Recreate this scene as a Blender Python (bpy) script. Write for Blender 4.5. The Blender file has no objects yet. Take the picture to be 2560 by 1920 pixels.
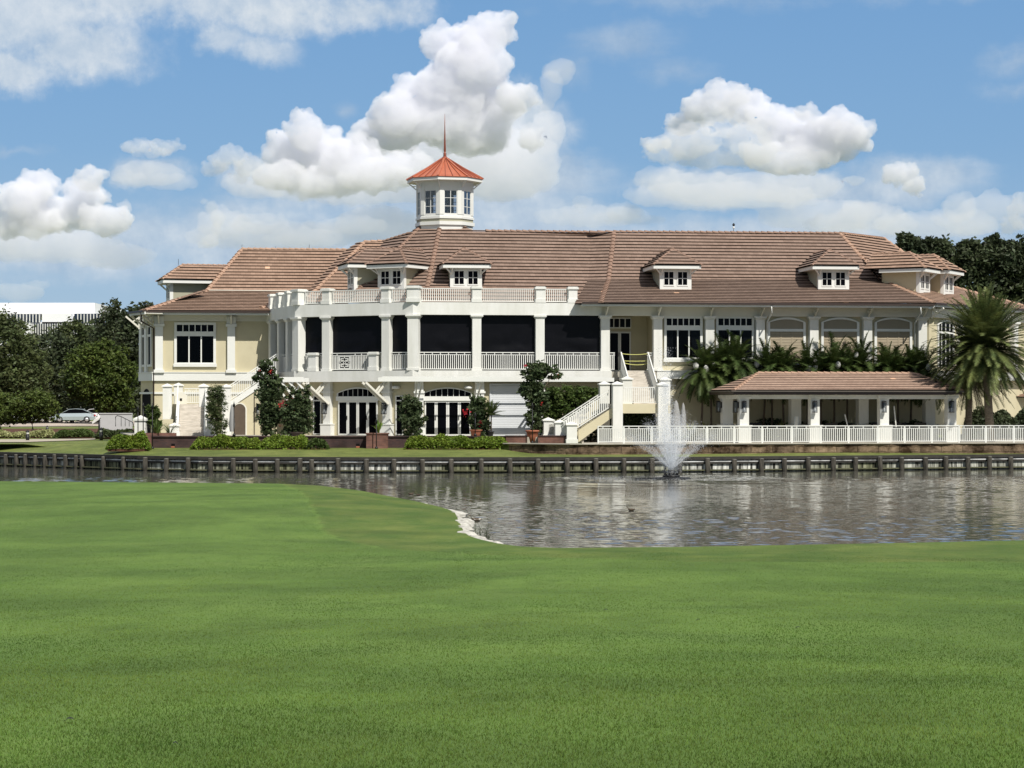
import bpy, math, random
import numpy as np
from mathutils import Vector, Matrix
R=math.radians
F=5475.0; HZ=1012.0; EYE=3.7; PX0=1280.0
sc=bpy.context.scene; C=sc.collection
random.seed(7)
# ---------------------------------------------------------------- frames
def W(px,py,D): return Vector(((px-PX0)*D/F, D, EYE-(py-HZ)*D/F))
def WX(px,D): return (px-PX0)*D/F
class Fr:
    """vertical facade frame: s along the wall (to the right), t back into the building, z up"""
    def __init__(s,ox,oy,az):
        s.ox,s.oy,s.az=ox,oy,az; a=R(az); s.u=(math.cos(a),math.sin(a)); s.v=(-math.sin(a),math.cos(a))
    def P(s,q,t,z): return Vector((s.ox+q*s.u[0]+t*s.v[0], s.oy+q*s.u[1]+t*s.v[1], z))
    def S(s,px,t=0.0):
        k=(px-PX0)/F; x0=s.ox+t*s.v[0]; y0=s.oy+t*s.v[1]
        return (k*y0-x0)/(s.u[0]-k*s.u[1])
    def Z(s,px,py,t=0.0):
        y=s.P(s.S(px,t),t,0).y; return EYE-(py-HZ)*y/F
# ---------------------------------------------------------------- mesh builder
class MB:
    def __init__(s): s.v=[]; s.f=[]; s.m=[]; s.uv=None; s.sm=[]
    def add(s,vs,fs,mi=0,smooth=False):
        b=len(s.v); s.v.extend([tuple(p) for p in vs])
        for f in fs: s.f.append(tuple(i+b for i in f)); s.m.append(mi); s.sm.append(smooth)
    def hexa(s,p,mi=0):
        s.add(p,[(0,3,2,1),(4,5,6,7),(0,1,5,4),(1,2,6,5),(2,3,7,6),(3,0,4,7)],mi)
    def box(s,x0,x1,y0,y1,z0,z1,mi=0):
        s.hexa([(x0,y0,z0),(x1,y0,z0),(x1,y1,z0),(x0,y1,z0),(x0,y0,z1),(x1,y0,z1),(x1,y1,z1),(x0,y1,z1)],mi)
    def fb(s,fr,s0,s1,t0,t1,z0,z1,mi=0,tx=0.0,tz=0.0):
        """box in a facade frame; tx widens the top"""
        s.hexa([fr.P(s0,t0,z0),fr.P(s1,t0,z0),fr.P(s1,t1,z0),fr.P(s0,t1,z0),
                fr.P(s0-tx,t0-tx,z1),fr.P(s1+tx,t0-tx,z1),fr.P(s1+tx,t1+tx,z1),fr.P(s0-tx,t1+tx,z1)],mi)
    def pb(s,fr,x0,x1,y0,y1,t0,t1,mi=0):
        """box given by its picture rectangle on the plane t0 of the frame"""
        xm=(x0+x1)/2
        s.fb(fr,fr.S(x0,t0),fr.S(x1,t0),t0,t1,fr.Z(xm,y1,t0),fr.Z(xm,y0,t0),mi)
    def bar(s,p0,p1,w,h,mi=0,side=None):
        p0=Vector(p0);p1=Vector(p1);d=(p1-p0).normalized()
        if side is None:
            side=d.cross(Vector((0,0,1)))
            if side.length<1e-3: side=Vector((1,0,0))
        side=Vector(side).normalized(); up=side.cross(d).normalized()
        a=side*w/2;b=up*h/2
        s.hexa([p0-a-b,p0+a-b,p0+a+b,p0-a+b,p1-a-b,p1+a-b,p1+a+b,p1-a+b],mi)
    def tube(s,pts,rad,n=8,mi=0,cap=True,smooth=True):
        pts=[Vector(p) for p in pts]
        if not hasattr(rad,'__len__'): rad=[rad]*len(pts)
        vs=[];fs=[]
        for i,p in enumerate(pts):
            d=(pts[min(i+1,len(pts)-1)]-pts[max(i-1,0)])
            d=d.normalized() if d.length>1e-9 else Vector((0,0,1))
            a=d.cross(Vector((0,0,1)))
            if a.length<1e-3: a=d.cross(Vector((1,0,0)))
            a.normalize(); b=d.cross(a).normalized()
            for k in range(n):
                th=2*math.pi*k/n; vs.append(p+(a*math.cos(th)+b*math.sin(th))*rad[i])
        for i in range(len(pts)-1):
            for k in range(n):
                k2=(k+1)%n; fs.append((i*n+k,i*n+k2,(i+1)*n+k2,(i+1)*n+k))
        if cap: fs.append(tuple(range(n))); fs.append(tuple((len(pts)-1)*n+k for k in range(n))[::-1])
        s.add(vs,fs,mi,smooth)
    def lathe(s,c,prof,n=16,mi=0,smooth=True,rot=0.0):
        s_v=[];fs=[]
        for r,z in prof:
            for k in range(n):
                th=2*math.pi*k/n+rot; s_v.append((c[0]+r*math.sin(th),c[1]-r*math.cos(th),c[2]+z))
        m=len(prof)
        for i in range(m-1):
            for k in range(n):
                k2=(k+1)%n; fs.append((i*n+k,i*n+k2,(i+1)*n+k2,(i+1)*n+k))
        fs.append(tuple(range(n))[::-1]); fs.append(tuple((m-1)*n+k for k in range(n)))
        s.add(s_v,fs,mi,smooth)
    def prism(s,poly,z0,z1,mi=0):
        n=len(poly)
        s.add([(p[0],p[1],z0) for p in poly]+[(p[0],p[1],z1) for p in poly],
              [tuple(range(n))[::-1],tuple(range(n,2*n))]+[(i,(i+1)%n,(i+1)%n+n,i+n) for i in range(n)],mi)
    def sweep(s,pts,o0,o1,z0,z1,mi=0):
        """mitred box along a plan polyline; offsets to its right hand side (towards the camera)"""
        n=len(pts); ds=[]
        for i in range(n-1):
            d=Vector((pts[i+1][0]-pts[i][0],pts[i+1][1]-pts[i][1],0)).normalized(); ds.append(Vector((d.y,-d.x,0)))
        off=[]
        for i in range(n):
            a=ds[max(i-1,0)];b=ds[min(i,n-2)]; m=(a+b).normalized(); off.append(m/max(.3,m.dot(a)))
        vs=[];fs=[]
        for i in range(n):
            p=Vector((pts[i][0],pts[i][1],0))
            for o,z in ((o0,z0),(o1,z0),(o1,z1),(o0,z1)): q=p+off[i]*o; vs.append((q.x,q.y,z))
        for i in range(n-1):
            for k in range(4):
                k2=(k+1)%4; fs.append((i*4+k,i*4+k2,(i+1)*4+k2,(i+1)*4+k))
        fs.append((0,1,2,3)); fs.append(tuple((n-1)*4+k for k in (3,2,1,0)))
        s.add(vs,fs,mi)
# ---------------------------------------------------------------- objects
ORG={}
def thing(name,label,cat,loc,group=None):
    o=bpy.data.objects.new(name,None); C.objects.link(o); o.location=loc; o.empty_display_size=.2
    o['label']=label; o['category']=cat
    if group: o['group']=group
    ORG[o.name]=Vector(loc); return o
def root_org(o):
    while o.parent: o=o.parent
    return ORG.get(o.name,Vector((0,0,0)))
def obj(name,mb,mats,parent=None,label=None,cat=None,group=None,kind=None,origin=None,normals=True):
    if not isinstance(mats,(list,tuple)): mats=[mats]
    org=root_org(parent) if parent else (Vector(origin) if origin is not None else Vector((0,0,0)))
    me=bpy.data.meshes.new(name)
    if isinstance(mb,MB):
        me.from_pydata([(a-org.x,b-org.y,c-org.z) for a,b,c in mb.v],[],mb.f)
        me.polygons.foreach_set('material_index',mb.m); me.polygons.foreach_set('use_smooth',mb.sm)
        if mb.uv:
            uvl=me.uv_layers.new(name='UVMap'); fl=[]
            for f,u in zip(mb.f,mb.uv):
                for q in u: fl.extend(q)
            uvl.data.foreach_set('uv',fl)
        elif normals:
            import bmesh
            bm=bmesh.new(); bm.from_mesh(me); bmesh.ops.recalc_face_normals(bm,faces=bm.faces); bm.to_mesh(me); bm.free()
    else:
        V,Q=mb; V=np.asarray(V,dtype=np.float64)-np.array(org); k=Q.shape[1]
        me.vertices.add(len(V)); me.vertices.foreach_set('co',V.astype(np.float32).ravel())
        me.loops.add(Q.size); me.loops.foreach_set('vertex_index',Q.astype(np.int32).ravel())
        me.polygons.add(len(Q)); me.polygons.foreach_set('loop_start',np.arange(0,Q.size,k,dtype=np.int32))
        me.update(calc_edges=True)
    for m in mats: me.materials.append(m)
    o=bpy.data.objects.new(name,me); C.objects.link(o)
    if parent: o.parent=parent
    else: o.location=org; ORG[o.name]=org
    if label: o['label']=label
    if cat: o['category']=cat
    if group: o['group']=group
    if kind: o['kind']=kind
    return o
def dup(root,loc,rz=0.0,label=None,scale=None):
    r=root.copy(); C.objects.link(r); r.location=loc; r.rotation_euler=(0,0,rz)
    if scale: r.scale=scale
    if label: r['label']=label
    ORG[r.name]=Vector(loc)
    for ch in list(root.children):
        c=ch.copy(); C.objects.link(c); c.parent=r
        for g in list(ch.children):
            d=g.copy(); C.objects.link(d); d.parent=c
    return r
# ---------------------------------------------------------------- materials
def newmat(name):
    m=bpy.data.materials.new(name); m.use_nodes=True; nt=m.node_tree; nt.nodes.clear()
    return m,nt,nt.nodes,nt.links
def pm(name,col,rough=.6,spec=.4,var=.12,scale=1.5,bump=0.0,bscale=20,transl=0.0,metal=0.0,hue=None,detail=5,island=0.0,stretch=None,contrast=1.0,coat=0.0):
    m,nt,N,L=newmat(name)
    out=N.new('ShaderNodeOutputMaterial'); b=N.new('ShaderNodeBsdfPrincipled'); L.new(b.outputs[0],out.inputs[0])
    b.inputs['Roughness'].default_value=rough; b.inputs['Specular IOR Level'].default_value=spec; b.inputs['Metallic'].default_value=metal
    b.inputs['Coat Weight'].default_value=coat
    tc=N.new('ShaderNodeNewGeometry'); vec=tc.outputs['Position']
    if stretch:
        mp=N.new('ShaderNodeVectorMath'); mp.operation='MULTIPLY'; L.new(vec,mp.inputs[0]); mp.inputs[1].default_value=stretch; vec=mp.outputs[0]
    n=N.new('ShaderNodeTexNoise'); n.inputs['Scale'].default_value=scale; n.inputs['Detail'].default_value=detail; n.inputs['Roughness'].default_value=.6
    L.new(vec,n.inputs['Vector'])
    mr=N.new('ShaderNodeMapRange'); mr.inputs[1].default_value=.5-.25/contrast; mr.inputs[2].default_value=.5+.25/contrast
    L.new(n.outputs['Fac'],mr.inputs[0])
    mx=N.new('ShaderNodeMix'); mx.data_type='RGBA'; L.new(mr.outputs[0],mx.inputs[0])
    c2=hue if hue else [c*(1+var) for c in col]
    c1=col if hue else [c*(1-var) for c in col]
    mx.inputs[6].default_value=(*c1,1); mx.inputs[7].default_value=(*c2,1); cs=mx.outputs[2]
    if island:
        hs=N.new('ShaderNodeHueSaturation'); mm=N.new('ShaderNodeMapRange'); L.new(tc.outputs['Random Per Island'],mm.inputs[0])
        mm.inputs[3].default_value=1-island; mm.inputs[4].default_value=1+island; L.new(mm.outputs[0],hs.inputs['Value']); L.new(cs,hs.inputs['Color'])
        m2=N.new('ShaderNodeMapRange'); L.new(tc.outputs['Random Per Island'],m2.inputs[0]); m2.inputs[3].default_value=.485; m2.inputs[4].default_value=.515
        L.new(m2.outputs[0],hs.inputs['Hue']); cs=hs.outputs[0]
    L.new(cs,b.inputs['Base Color'])
    if bump:
        n2=N.new('ShaderNodeTexNoise'); n2.inputs['Scale'].default_value=bscale; n2.inputs['Detail'].default_value=3; L.new(tc.outputs['Position'],n2.inputs['Vector'])
        bp=N.new('ShaderNodeBump'); bp.inputs['Strength'].default_value=bump; bp.inputs['Distance'].default_value=.02; L.new(n2.outputs['Fac'],bp.inputs['Height']); L.new(bp.outputs[0],b.inputs['Normal'])
    if transl:
        t=N.new('ShaderNodeBsdfTranslucent'); L.new(cs,t.inputs[0]); ms=N.new('ShaderNodeMixShader'); ms.inputs[0].default_value=transl
        L.new(b.outputs[0],ms.inputs[1]); L.new(t.outputs[0],ms.inputs[2]); L.new(ms.outputs[0],out.inputs[0])
    return m
def roofmat(name,c1,c2,warm):
    m,nt,N,L=newmat(name)
    out=N.new('ShaderNodeOutputMaterial'); b=N.new('ShaderNodeBsdfPrincipled'); L.new(b.outputs[0],out.inputs[0]); b.inputs['Roughness'].default_value=.8; b.inputs['Specular IOR Level'].default_value=.25
    uv=N.new('ShaderNodeUVMap'); uv.uv_map='UVMap'
    fl=N.new('ShaderNodeVectorMath'); fl.operation='FLOOR'; L.new(uv.outputs[0],fl.inputs[0])
    wn=N.new('ShaderNodeTexWhiteNoise'); wn.noise_dimensions='3D'; L.new(fl.outputs[0],wn.inputs[0])
    g=N.new('ShaderNodeNewGeometry'); n=N.new('ShaderNodeTexNoise'); n.inputs['Scale'].default_value=.45; n.inputs['Detail'].default_value=6; n.inputs['Roughness'].default_value=.65; L.new(g.outputs['Position'],n.inputs['Vector'])
    mx=N.new('ShaderNodeMix'); mx.data_type='RGBA'; mx.inputs[6].default_value=(*c1,1); mx.inputs[7].default_value=(*c2,1)
    ad=N.new('ShaderNodeMath'); ad.operation='MULTIPLY_ADD'; L.new(wn.outputs['Value'],ad.inputs[0]); ad.inputs[1].default_value=.55
    ms=N.new('ShaderNodeMath'); ms.operation='MULTIPLY_ADD'; L.new(n.outputs['Fac'],ms.inputs[0]); ms.inputs[1].default_value=1.3; ms.inputs[2].default_value=-.42; L.new(ms.outputs[0],ad.inputs[2]); ad.use_clamp=True
    L.new(ad.outputs[0],mx.inputs[0])
    # rare pale replacement tiles
    gt=N.new('ShaderNodeMath'); gt.operation='GREATER_THAN'; L.new(wn.outputs['Value'],gt.inputs[0]); gt.inputs[1].default_value=.9980
    m2=N.new('ShaderNodeMix'); m2.data_type='RGBA'; L.new(gt.outputs[0],m2.inputs[0]); L.new(mx.outputs[2],m2.inputs[6]); m2.inputs[7].default_value=(*warm,1)
    # tile side joints
    fr=N.new('ShaderNodeVectorMath'); fr.operation='FRACTION'; L.new(uv.outputs[0],fr.inputs[0]); sx=N.new('ShaderNodeSeparateXYZ'); L.new(fr.outputs[0],sx.inputs[0])
    lt=N.new('ShaderNodeMath'); lt.operation='LESS_THAN'; L.new(sx.outputs[0],lt.inputs[0]); lt.inputs[1].default_value=.05
    m3=N.new('ShaderNodeMix'); m3.data_type='RGBA'; mf=N.new('ShaderNodeMath'); mf.operation='MULTIPLY'; L.new(lt.outputs[0],mf.inputs[0]); mf.inputs[1].default_value=.45; L.new(mf.outputs[0],m3.inputs[0]); L.new(m2.outputs[2],m3.inputs[6]); m3.inputs[7].default_value=(.06,.04,.03,1)
    L.new(m3.outputs[2],b.inputs['Base Color'])
    bp=N.new('ShaderNodeBump'); bp.inputs['Strength'].default_value=.4; bp.inputs['Distance'].default_value=.02; n2=N.new('ShaderNodeTexNoise'); n2.inputs['Scale'].default_value=30; L.new(g.outputs['Position'],n2.inputs['Vector']); L.new(n2.outputs['Fac'],bp.inputs['Height']); L.new(bp.outputs[0],b.inputs['Normal'])
    return m
M={}
M['white']=pm('white_paint',(.74,.74,.70),.55,.3,.05,.8,bump=.15,bscale=30)
M['stucco_white']=pm('white_stucco',(.665,.66,.605),.85,.2,hue=(.765,.76,.72),scale=1.6,stretch=(1,1,.22),bump=.3,bscale=40,contrast=1.6,detail=7)
M['trim']=pm('trim_cream',(.68,.66,.58),.6,.3,.05,1.0)
M['yellow']=pm('yellow_stucco',(.545,.49,.335),.9,.2,hue=(.60,.545,.38),scale=.9,bump=.4,bscale=45,contrast=1.2)
M['grayyellow']=pm('sage_stucco',(.40,.385,.29),.9,.2,.06,1.2,bump=.3,bscale=45)
M['shutter']=pm('tan_shutter',(.36,.30,.21),.7,.3,.08,2)
M['taupe']=pm('taupe_panel',(.29,.26,.20),.8,.3,.05,2)
M['screen']=pm('black_screen',(.0025,.0025,.004),.38,.16,.3,1.2,bump=.6,bscale=.9)
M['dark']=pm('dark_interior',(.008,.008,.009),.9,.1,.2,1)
M['gutter']=pm('brown_gutter',(.045,.03,.025),.45,.4,.1,3)
M['iron']=pm('black_iron',(.012,.012,.013),.45,.4,.1,3)
M['roof']=roofmat('roof_tile_brown',(.205,.140,.108),(.295,.205,.160),(.72,.45,.30))
M['roofL']=roofmat('roof_tile_tan',(.255,.165,.118),(.385,.255,.185),(.72,.45,.30))
M['roofP']=roofmat('roof_tile_pink',(.33,.22,.165),(.45,.31,.235),(.72,.45,.30))
M['cap']=pm('ridge_tile',(.27,.175,.13),.8,.25,.22,3)
M['capL']=pm('ridge_tile_tan',(.40,.26,.185),.8,.25,.2,3)
M['under']=pm('underlay_and_course_shade',(.018,.013,.011),.9,.1,.1,2)  # tile backing, and undercuts painted near-black to deepen the course shadow lines
M['copper']=pm('copper_roof',(.46,.125,.06),.42,.5,hue=(.56,.175,.09),scale=2.5,metal=.25,contrast=1.3)
M['copperdark']=pm('copper_seam',(.26,.07,.04),.42,.5,.2,2,metal=.3)
M['brick']=None
M['stone']=pm('step_stone',(.44,.40,.34),.8,.25,hue=(.64,.59,.52),scale=2.2,stretch=(1,1,6),contrast=1.6)
M['concrete']=pm('concrete',(.42,.39,.33),.85,.2,.15,1.5,bump=.3)
M['umbrella']=pm('white_canvas',(.34,.34,.335),.85,.1,.05,3,transl=.15)
M['cloth']=pm('white_cloth',(.76,.75,.70),.85,.1,.08,3,transl=.2)
M['black']=pm('black_plastic',(.012,.012,.012),.5,.3,.1,3)
M['terracotta']=pm('terracotta',(.36,.13,.075),.8,.2,.15,5)
M['mulch']=pm('mulch',(.10,.05,.032),.95,.1,.4,8,bump=.6)
M['bark']=pm('bark',(.13,.10,.075),.9,.15,.35,6,bump=.6)
M['palmbark']=pm('palm_bark',(.20,.165,.125),.9,.15,.4,5,stretch=(1,1,5),bump=.6,contrast=1.5)
M['tape']=pm('yellow_tape',(.62,.60,.20),.5,.3,.05,3)
M['soil']=M['mulch']
def glassmat(name,tint=.25,gloss=.05):
    m,nt,N,L=newmat(name); out=N.new('ShaderNodeOutputMaterial')
    g=N.new('ShaderNodeBsdfGlossy'); g.inputs['Roughness'].default_value=.03; g.inputs[0].default_value=(.8,.9,1,1)
    t=N.new('ShaderNodeBsdfTransparent'); t.inputs[0].default_value=(tint,tint*1.02,tint*1.05,1)
    lw=N.new('ShaderNodeLayerWeight'); lw.inputs[0].default_value=.15; ml=N.new('ShaderNodeMath'); ml.operation='MULTIPLY_ADD'; L.new(lw.outputs['Fresnel'],ml.inputs[0]); ml.inputs[1].default_value=.5; ml.inputs[2].default_value=gloss*.1
    ms=N.new('ShaderNodeMixShader'); L.new(ml.outputs[0],ms.inputs[0]); L.new(t.outputs[0],ms.inputs[1]); L.new(g.outputs[0],ms.inputs[2]); L.new(ms.outputs[0],out.inputs[0])
    return m
M['glass']=glassmat('dark_glass',.35)
M['clear']=glassmat('clear_glass',.8,.3)
M['pane']=pm('black_glass',(.002,.002,.003),.15,.07,.2,1)
M['curtain']=pm('grey_curtain',(.22,.25,.27),.9,.1,hue=(.42,.46,.48),scale=5,stretch=(1,1,.05))
def brickmat(name,c1,c2,mor,w=.22,h=.075):
    m,nt,N,L=newmat(name); out=N.new('ShaderNodeOutputMaterial'); b=N.new('ShaderNodeBsdfPrincipled'); L.new(b.outputs[0],out.inputs[0]); b.inputs['Roughness'].default_value=.85; b.inputs['Specular IOR Level'].default_value=.2
    g=N.new('ShaderNodeNewGeometry'); sx=N.new('ShaderNodeSeparateXYZ'); L.new(g.outputs['Position'],sx.inputs[0]); cb=N.new('ShaderNodeCombineXYZ')
    L.new(sx.outputs[0],cb.inputs[0]); L.new(sx.outputs[2],cb.inputs[1])
    br=N.new('ShaderNodeTexBrick'); L.new(cb.outputs[0],br.inputs[0]); br.inputs['Color1'].default_value=(*c1,1); br.inputs['Color2'].default_value=(*c2,1); br.inputs['Mortar'].default_value=(*mor,1)
    br.inputs['Scale'].default_value=1; br.inputs['Brick Width'].default_value=w; br.inputs['Row Height'].default_value=h; br.inputs['Mortar Size'].default_value=.008
    n=N.new('ShaderNodeTexNoise'); n.inputs['Scale'].default_value=1.3; n.inputs['Detail'].default_value=6; L.new(g.outputs['Position'],n.inputs['Vector'])
    mr=N.new('ShaderNodeMapRange'); mr.inputs[1].default_value=.3; mr.inputs[2].default_value=.7; mr.inputs[3].default_value=.55; mr.inputs[4].default_value=1.3; L.new(n.outputs['Fac'],mr.inputs[0])
    mx=N.new('ShaderNodeVectorMath'); mx.operation='SCALE'; L.new(br.outputs['Color'],mx.inputs[0]); L.new(mr.outputs[0],mx.inputs['Scale']); L.new(mx.outputs[0],b.inputs['Base Color'])
    return m
M['brickdark']=brickmat('brick_dark',(.050,.030,.030),(.075,.040,.036),(.06,.05,.048))
M['brickred']=brickmat('brick_red',(.15,.068,.055),(.21,.095,.07),(.13,.10,.085))
# rough coral stone blocks of the retaining wall
def stonewall():
    m,nt,N,L=newmat('coral_stone'); out=N.new('ShaderNodeOutputMaterial'); b=N.new('ShaderNodeBsdfPrincipled'); L.new(b.outputs[0],out.inputs[0]); b.inputs['Roughness'].default_value=.95; b.inputs['Specular IOR Level'].default_value=.1
    g=N.new('ShaderNodeNewGeometry'); sx=N.new('ShaderNodeSeparateXYZ'); L.new(g.outputs['Position'],sx.inputs[0]); cb=N.new('ShaderNodeCombineXYZ'); L.new(sx.outputs[0],cb.inputs[0]); L.new(sx.outputs[2],cb.inputs[1])
    wv=N.new('ShaderNodeTexNoise'); wv.inputs['Scale'].default_value=3; wv.inputs['Detail'].default_value=4; L.new(g.outputs['Position'],wv.inputs[0]); ad=N.new('ShaderNodeMix'); ad.data_type='VECTOR'; ad.inputs[0].default_value=.08; L.new(cb.outputs[0],ad.inputs[4]); L.new(wv.outputs['Color'],ad.inputs[5])
    br=N.new('ShaderNodeTexBrick'); L.new(ad.outputs[1],br.inputs[0]); br.inputs['Color1'].default_value=(.16,.125,.095,1); br.inputs['Color2'].default_value=(.27,.215,.155,1); br.inputs['Mortar'].default_value=(.035,.026,.02,1)
    br.inputs['Scale'].default_value=1; br.inputs['Brick Width'].default_value=1.15; br.inputs['Row Height'].default_value=.31; br.inputs['Mortar Size'].default_value=.012
    n=N.new('ShaderNodeTexNoise'); n.inputs['Scale'].default_value=.9; n.inputs['Detail'].default_value=8; n.inputs['Roughness'].default_value=.7; L.new(g.outputs['Position'],n.inputs['Vector'])
    r=N.new('ShaderNodeValToRGB'); r.color_ramp.elements[0].position=.38; r.color_ramp.elements[0].color=(.16,.12,.09,1); r.color_ramp.elements[1].position=.6; r.color_ramp.elements[1].color=(1.1,1.0,.9,1); L.new(n.outputs['Fac'],r.inputs[0])
    mx=N.new('ShaderNodeVectorMath'); mx.operation='MULTIPLY'; L.new(br.outputs['Color'],mx.inputs[0]); L.new(r.outputs[0],mx.inputs[1]); L.new(mx.outputs[0],b.inputs['Base Color'])
    bp=N.new('ShaderNodeBump'); bp.inputs['Strength'].default_value=.8; bp.inputs['Distance'].default_value=.08; n3=N.new('ShaderNodeTexNoise'); n3.inputs['Scale'].default_value=5; n3.inputs['Detail'].default_value=6; L.new(g.outputs['Position'],n3.inputs['Vector']); L.new(n3.outputs['Fac'],bp.inputs['Height']); L.new(bp.outputs[0],b.inputs['Normal'])
    return m
M['coral']=stonewall()
def streaks(name,dark,pale,lo,hi,sc=(7,7,.5)):
    m=pm(name,dark,.8,.2,hue=pale,scale=1.0,stretch=sc,contrast=2.2,detail=6); return m
M['seapanel']=streaks('stained_panel',(.016,.016,.012),(.80,.80,.74),0,0,(6,6,.5))
_n=M['seapanel'].node_tree.nodes; _l=M['seapanel'].node_tree.links; _b=[q for q in _n if q.type=='BSDF_PRINCIPLED'][0]; _c=_b.inputs['Base Color'].links[0].from_socket
_g=_n.new('ShaderNodeNewGeometry'); _t=_n.new('ShaderNodeTexNoise'); _t.inputs['Scale'].default_value=.13; _t.inputs['Detail'].default_value=6; _l.new(_g.outputs['Position'],_t.inputs[0]); _r=_n.new('ShaderNodeMapRange'); _r.inputs[1].default_value=.42; _r.inputs[2].default_value=.58; _l.new(_t.outputs['Fac'],_r.inputs[0])
_m=_n.new('ShaderNodeMix'); _m.data_type='RGBA'; _m.blend_type='MULTIPLY'; _l.new(_r.outputs[0],_m.inputs[0]); _l.new(_c,_m.inputs[6]); _m.inputs[7].default_value=(.30,.31,.20,1); _l.new(_m.outputs[2],_b.inputs['Base Color'])
M['seamoss']=pm('algae_ledge',(.05,.06,.03),.8,.2,.5,4,hue=(.16,.15,.09))
M['seadark']=pm('wet_timber',(.022,.021,.018),.7,.3,.4,3,hue=(.05,.045,.038))
M['pile']=pm('weathered_pile',(.022,.020,.016),.85,.2,hue=(.075,.068,.055),scale=3,stretch=(3,3,.6),contrast=1.6)
M['piletop']=pm('pile_top',(.17,.165,.14),.85,.2,.2,6)
# foliage
def leafmat(name,c,c2,isl=.45,tr=.25,sc=.5): return pm(name,c,.55,.25,hue=c2,scale=sc,transl=tr,island=isl,contrast=1.2)
M['oak']=leafmat('oak_leaf',(.050,.070,.026),(.105,.125,.045))
M['oakdark']=leafmat('dark_leaf',(.034,.048,.024),(.075,.092,.042))
M['lime']=leafmat('lime_hedge_leaf',(.11,.17,.02),(.21,.27,.035),sc=1.5)
M['mid']=leafmat('shrub_leaf',(.045,.075,.018),(.10,.14,.035),sc=1.0)
M['round']=leafmat('round_tree_leaf',(.050,.080,.018),(.12,.15,.032),sc=.6)
M['vine']=leafmat('vine_leaf',(.036,.058,.024),(.095,.125,.052),sc=1.5)
M['feather']=leafmat('feathery_leaf',(.045,.065,.025),(.10,.125,.045),sc=1.2)
M['palm']=leafmat('palm_leaf',(.032,.056,.016),(.085,.115,.030),sc=.8,tr=.2)
M['datepalm']=leafmat('date_palm_leaf',(.075,.105,.040),(.19,.21,.065),sc=.7,tr=.2)
M['dead']=leafmat('dead_frond',(.09,.07,.055),(.20,.165,.125),sc=1)
M['flower']=leafmat('red_flower',(.45,.02,.03),(.60,.04,.07),.3,.3)
M['pale']=leafmat('pale_leaf',(.25,.27,.10),(.45,.44,.22),sc=2)
# ================================================================ camera, sun, sky
cam=bpy.data.cameras.new('camera'); co=bpy.data.objects.new('camera',cam); C.objects.link(co); sc.camera=co
co.location=(0,0,EYE); co.rotation_euler=(R(90),0,0); cam.sensor_width=36; cam.lens=F/2560*36; cam.shift_y=52/2560; cam.clip_end=12000; cam.clip_start=.5
SAZ,SEL=31.0,48.0
sd=bpy.data.lights.new('sun','SUN'); sd.energy=4.7; sd.angle=R(.53); sd.color=(1.0,.96,.885); so=bpy.data.objects.new('sun',sd); C.objects.link(so)
tosun=Vector((math.sin(R(SAZ))*math.cos(R(SEL)),-math.cos(R(SAZ))*math.cos(R(SEL)),math.sin(R(SEL))))
so.rotation_euler=tosun.to_track_quat('Z','Y').to_euler(); so.location=tosun*300
vs=sc.view_settings; vs.view_transform='Standard'; vs.look='None'; vs.exposure=.06; vs.gamma=1
sc.render.film_transparent=False; sc.cycles.max_bounces=6; sc.cycles.transparent_max_bounces=24; sc.cycles.diffuse_bounces=3; sc.cycles.glossy_bounces=3
w=bpy.data.worlds.new('World'); sc.world=w; w.cycles.sampling_method='MANUAL'; w.cycles.sample_map_resolution=256; w.use_nodes=True; nt=w.node_tree; N=nt.nodes; L=nt.links; N.clear()
wo=N.new('ShaderNodeOutputWorld'); bg=N.new('ShaderNodeBackground'); L.new(bg.outputs[0],wo.inputs[0]); STR=.10; bg.inputs[1].default_value=STR
sky=N.new('ShaderNodeTexSky'); sky.sky_type='NISHITA'; sky.sun_disc=False; sky.sun_elevation=R(SEL); sky.sun_rotation=R(180-SAZ); sky.air_density=1.0; sky.dust_density=.4; sky.ozone_density=2.0
def mth(op,a,b=None,c=None,clamp=False):
    n=N.new('ShaderNodeMath'); n.operation=op; n.use_clamp=clamp
    for i,x in enumerate((a,b,c)):
        if x is None: continue
        if isinstance(x,(int,float)): n.inputs[i].default_value=x
        else: L.new(x,n.inputs[i])
    return n.outputs[0]
def vm(op,a,b=None,s=None):
    n=N.new('ShaderNodeVectorMath'); n.operation=op
    for i,x in enumerate((a,b)):
        if x is None: continue
        if isinstance(x,(tuple,list)): n.inputs[i].default_value=x
        else: L.new(x,n.inputs[i])
    if s is not None:
        if isinstance(s,(int,float)): n.inputs['Scale'].default_value=s
        else: L.new(s,n.inputs['Scale'])
    return n
def mr(x,a,b,c=0.0,d=1.0,smooth=False):
    n=N.new('ShaderNodeMapRange'); L.new(x,n.inputs[0]); n.interpolation_type='SMOOTHSTEP' if smooth else 'LINEAR'
    for i,q in enumerate((a,b,c,d)): n.inputs[i+1].default_value=q
    return n.outputs[0]
def mixc(f,a,b):
    n=N.new('ShaderNodeMix'); n.data_type='RGBA'
    for i,x in ((0,f),(6,a),(7,b)):
        if isinstance(x,(tuple,list)): n.inputs[i].default_value=(*x,1)
        elif isinstance(x,(int,float)): n.inputs[i].default_value=x
        else: L.new(x,n.inputs[i])
    return n.outputs[2]
tc=N.new('ShaderNodeTexCoord'); sx=N.new('ShaderNodeSeparateXYZ'); L.new(tc.outputs['Generated'],sx.inputs[0])
U=mth('MULTIPLY',mth('ARCTAN2',sx.outputs[0],sx.outputs[1]),F/100); V=mth('MULTIPLY',mth('ARCSINE',sx.outputs[2]),F/100)
cb=N.new('ShaderNodeCombineXYZ'); L.new(U,cb.inputs[0]); L.new(V,cb.inputs[1]); P0=cb.outputs[0]
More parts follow.
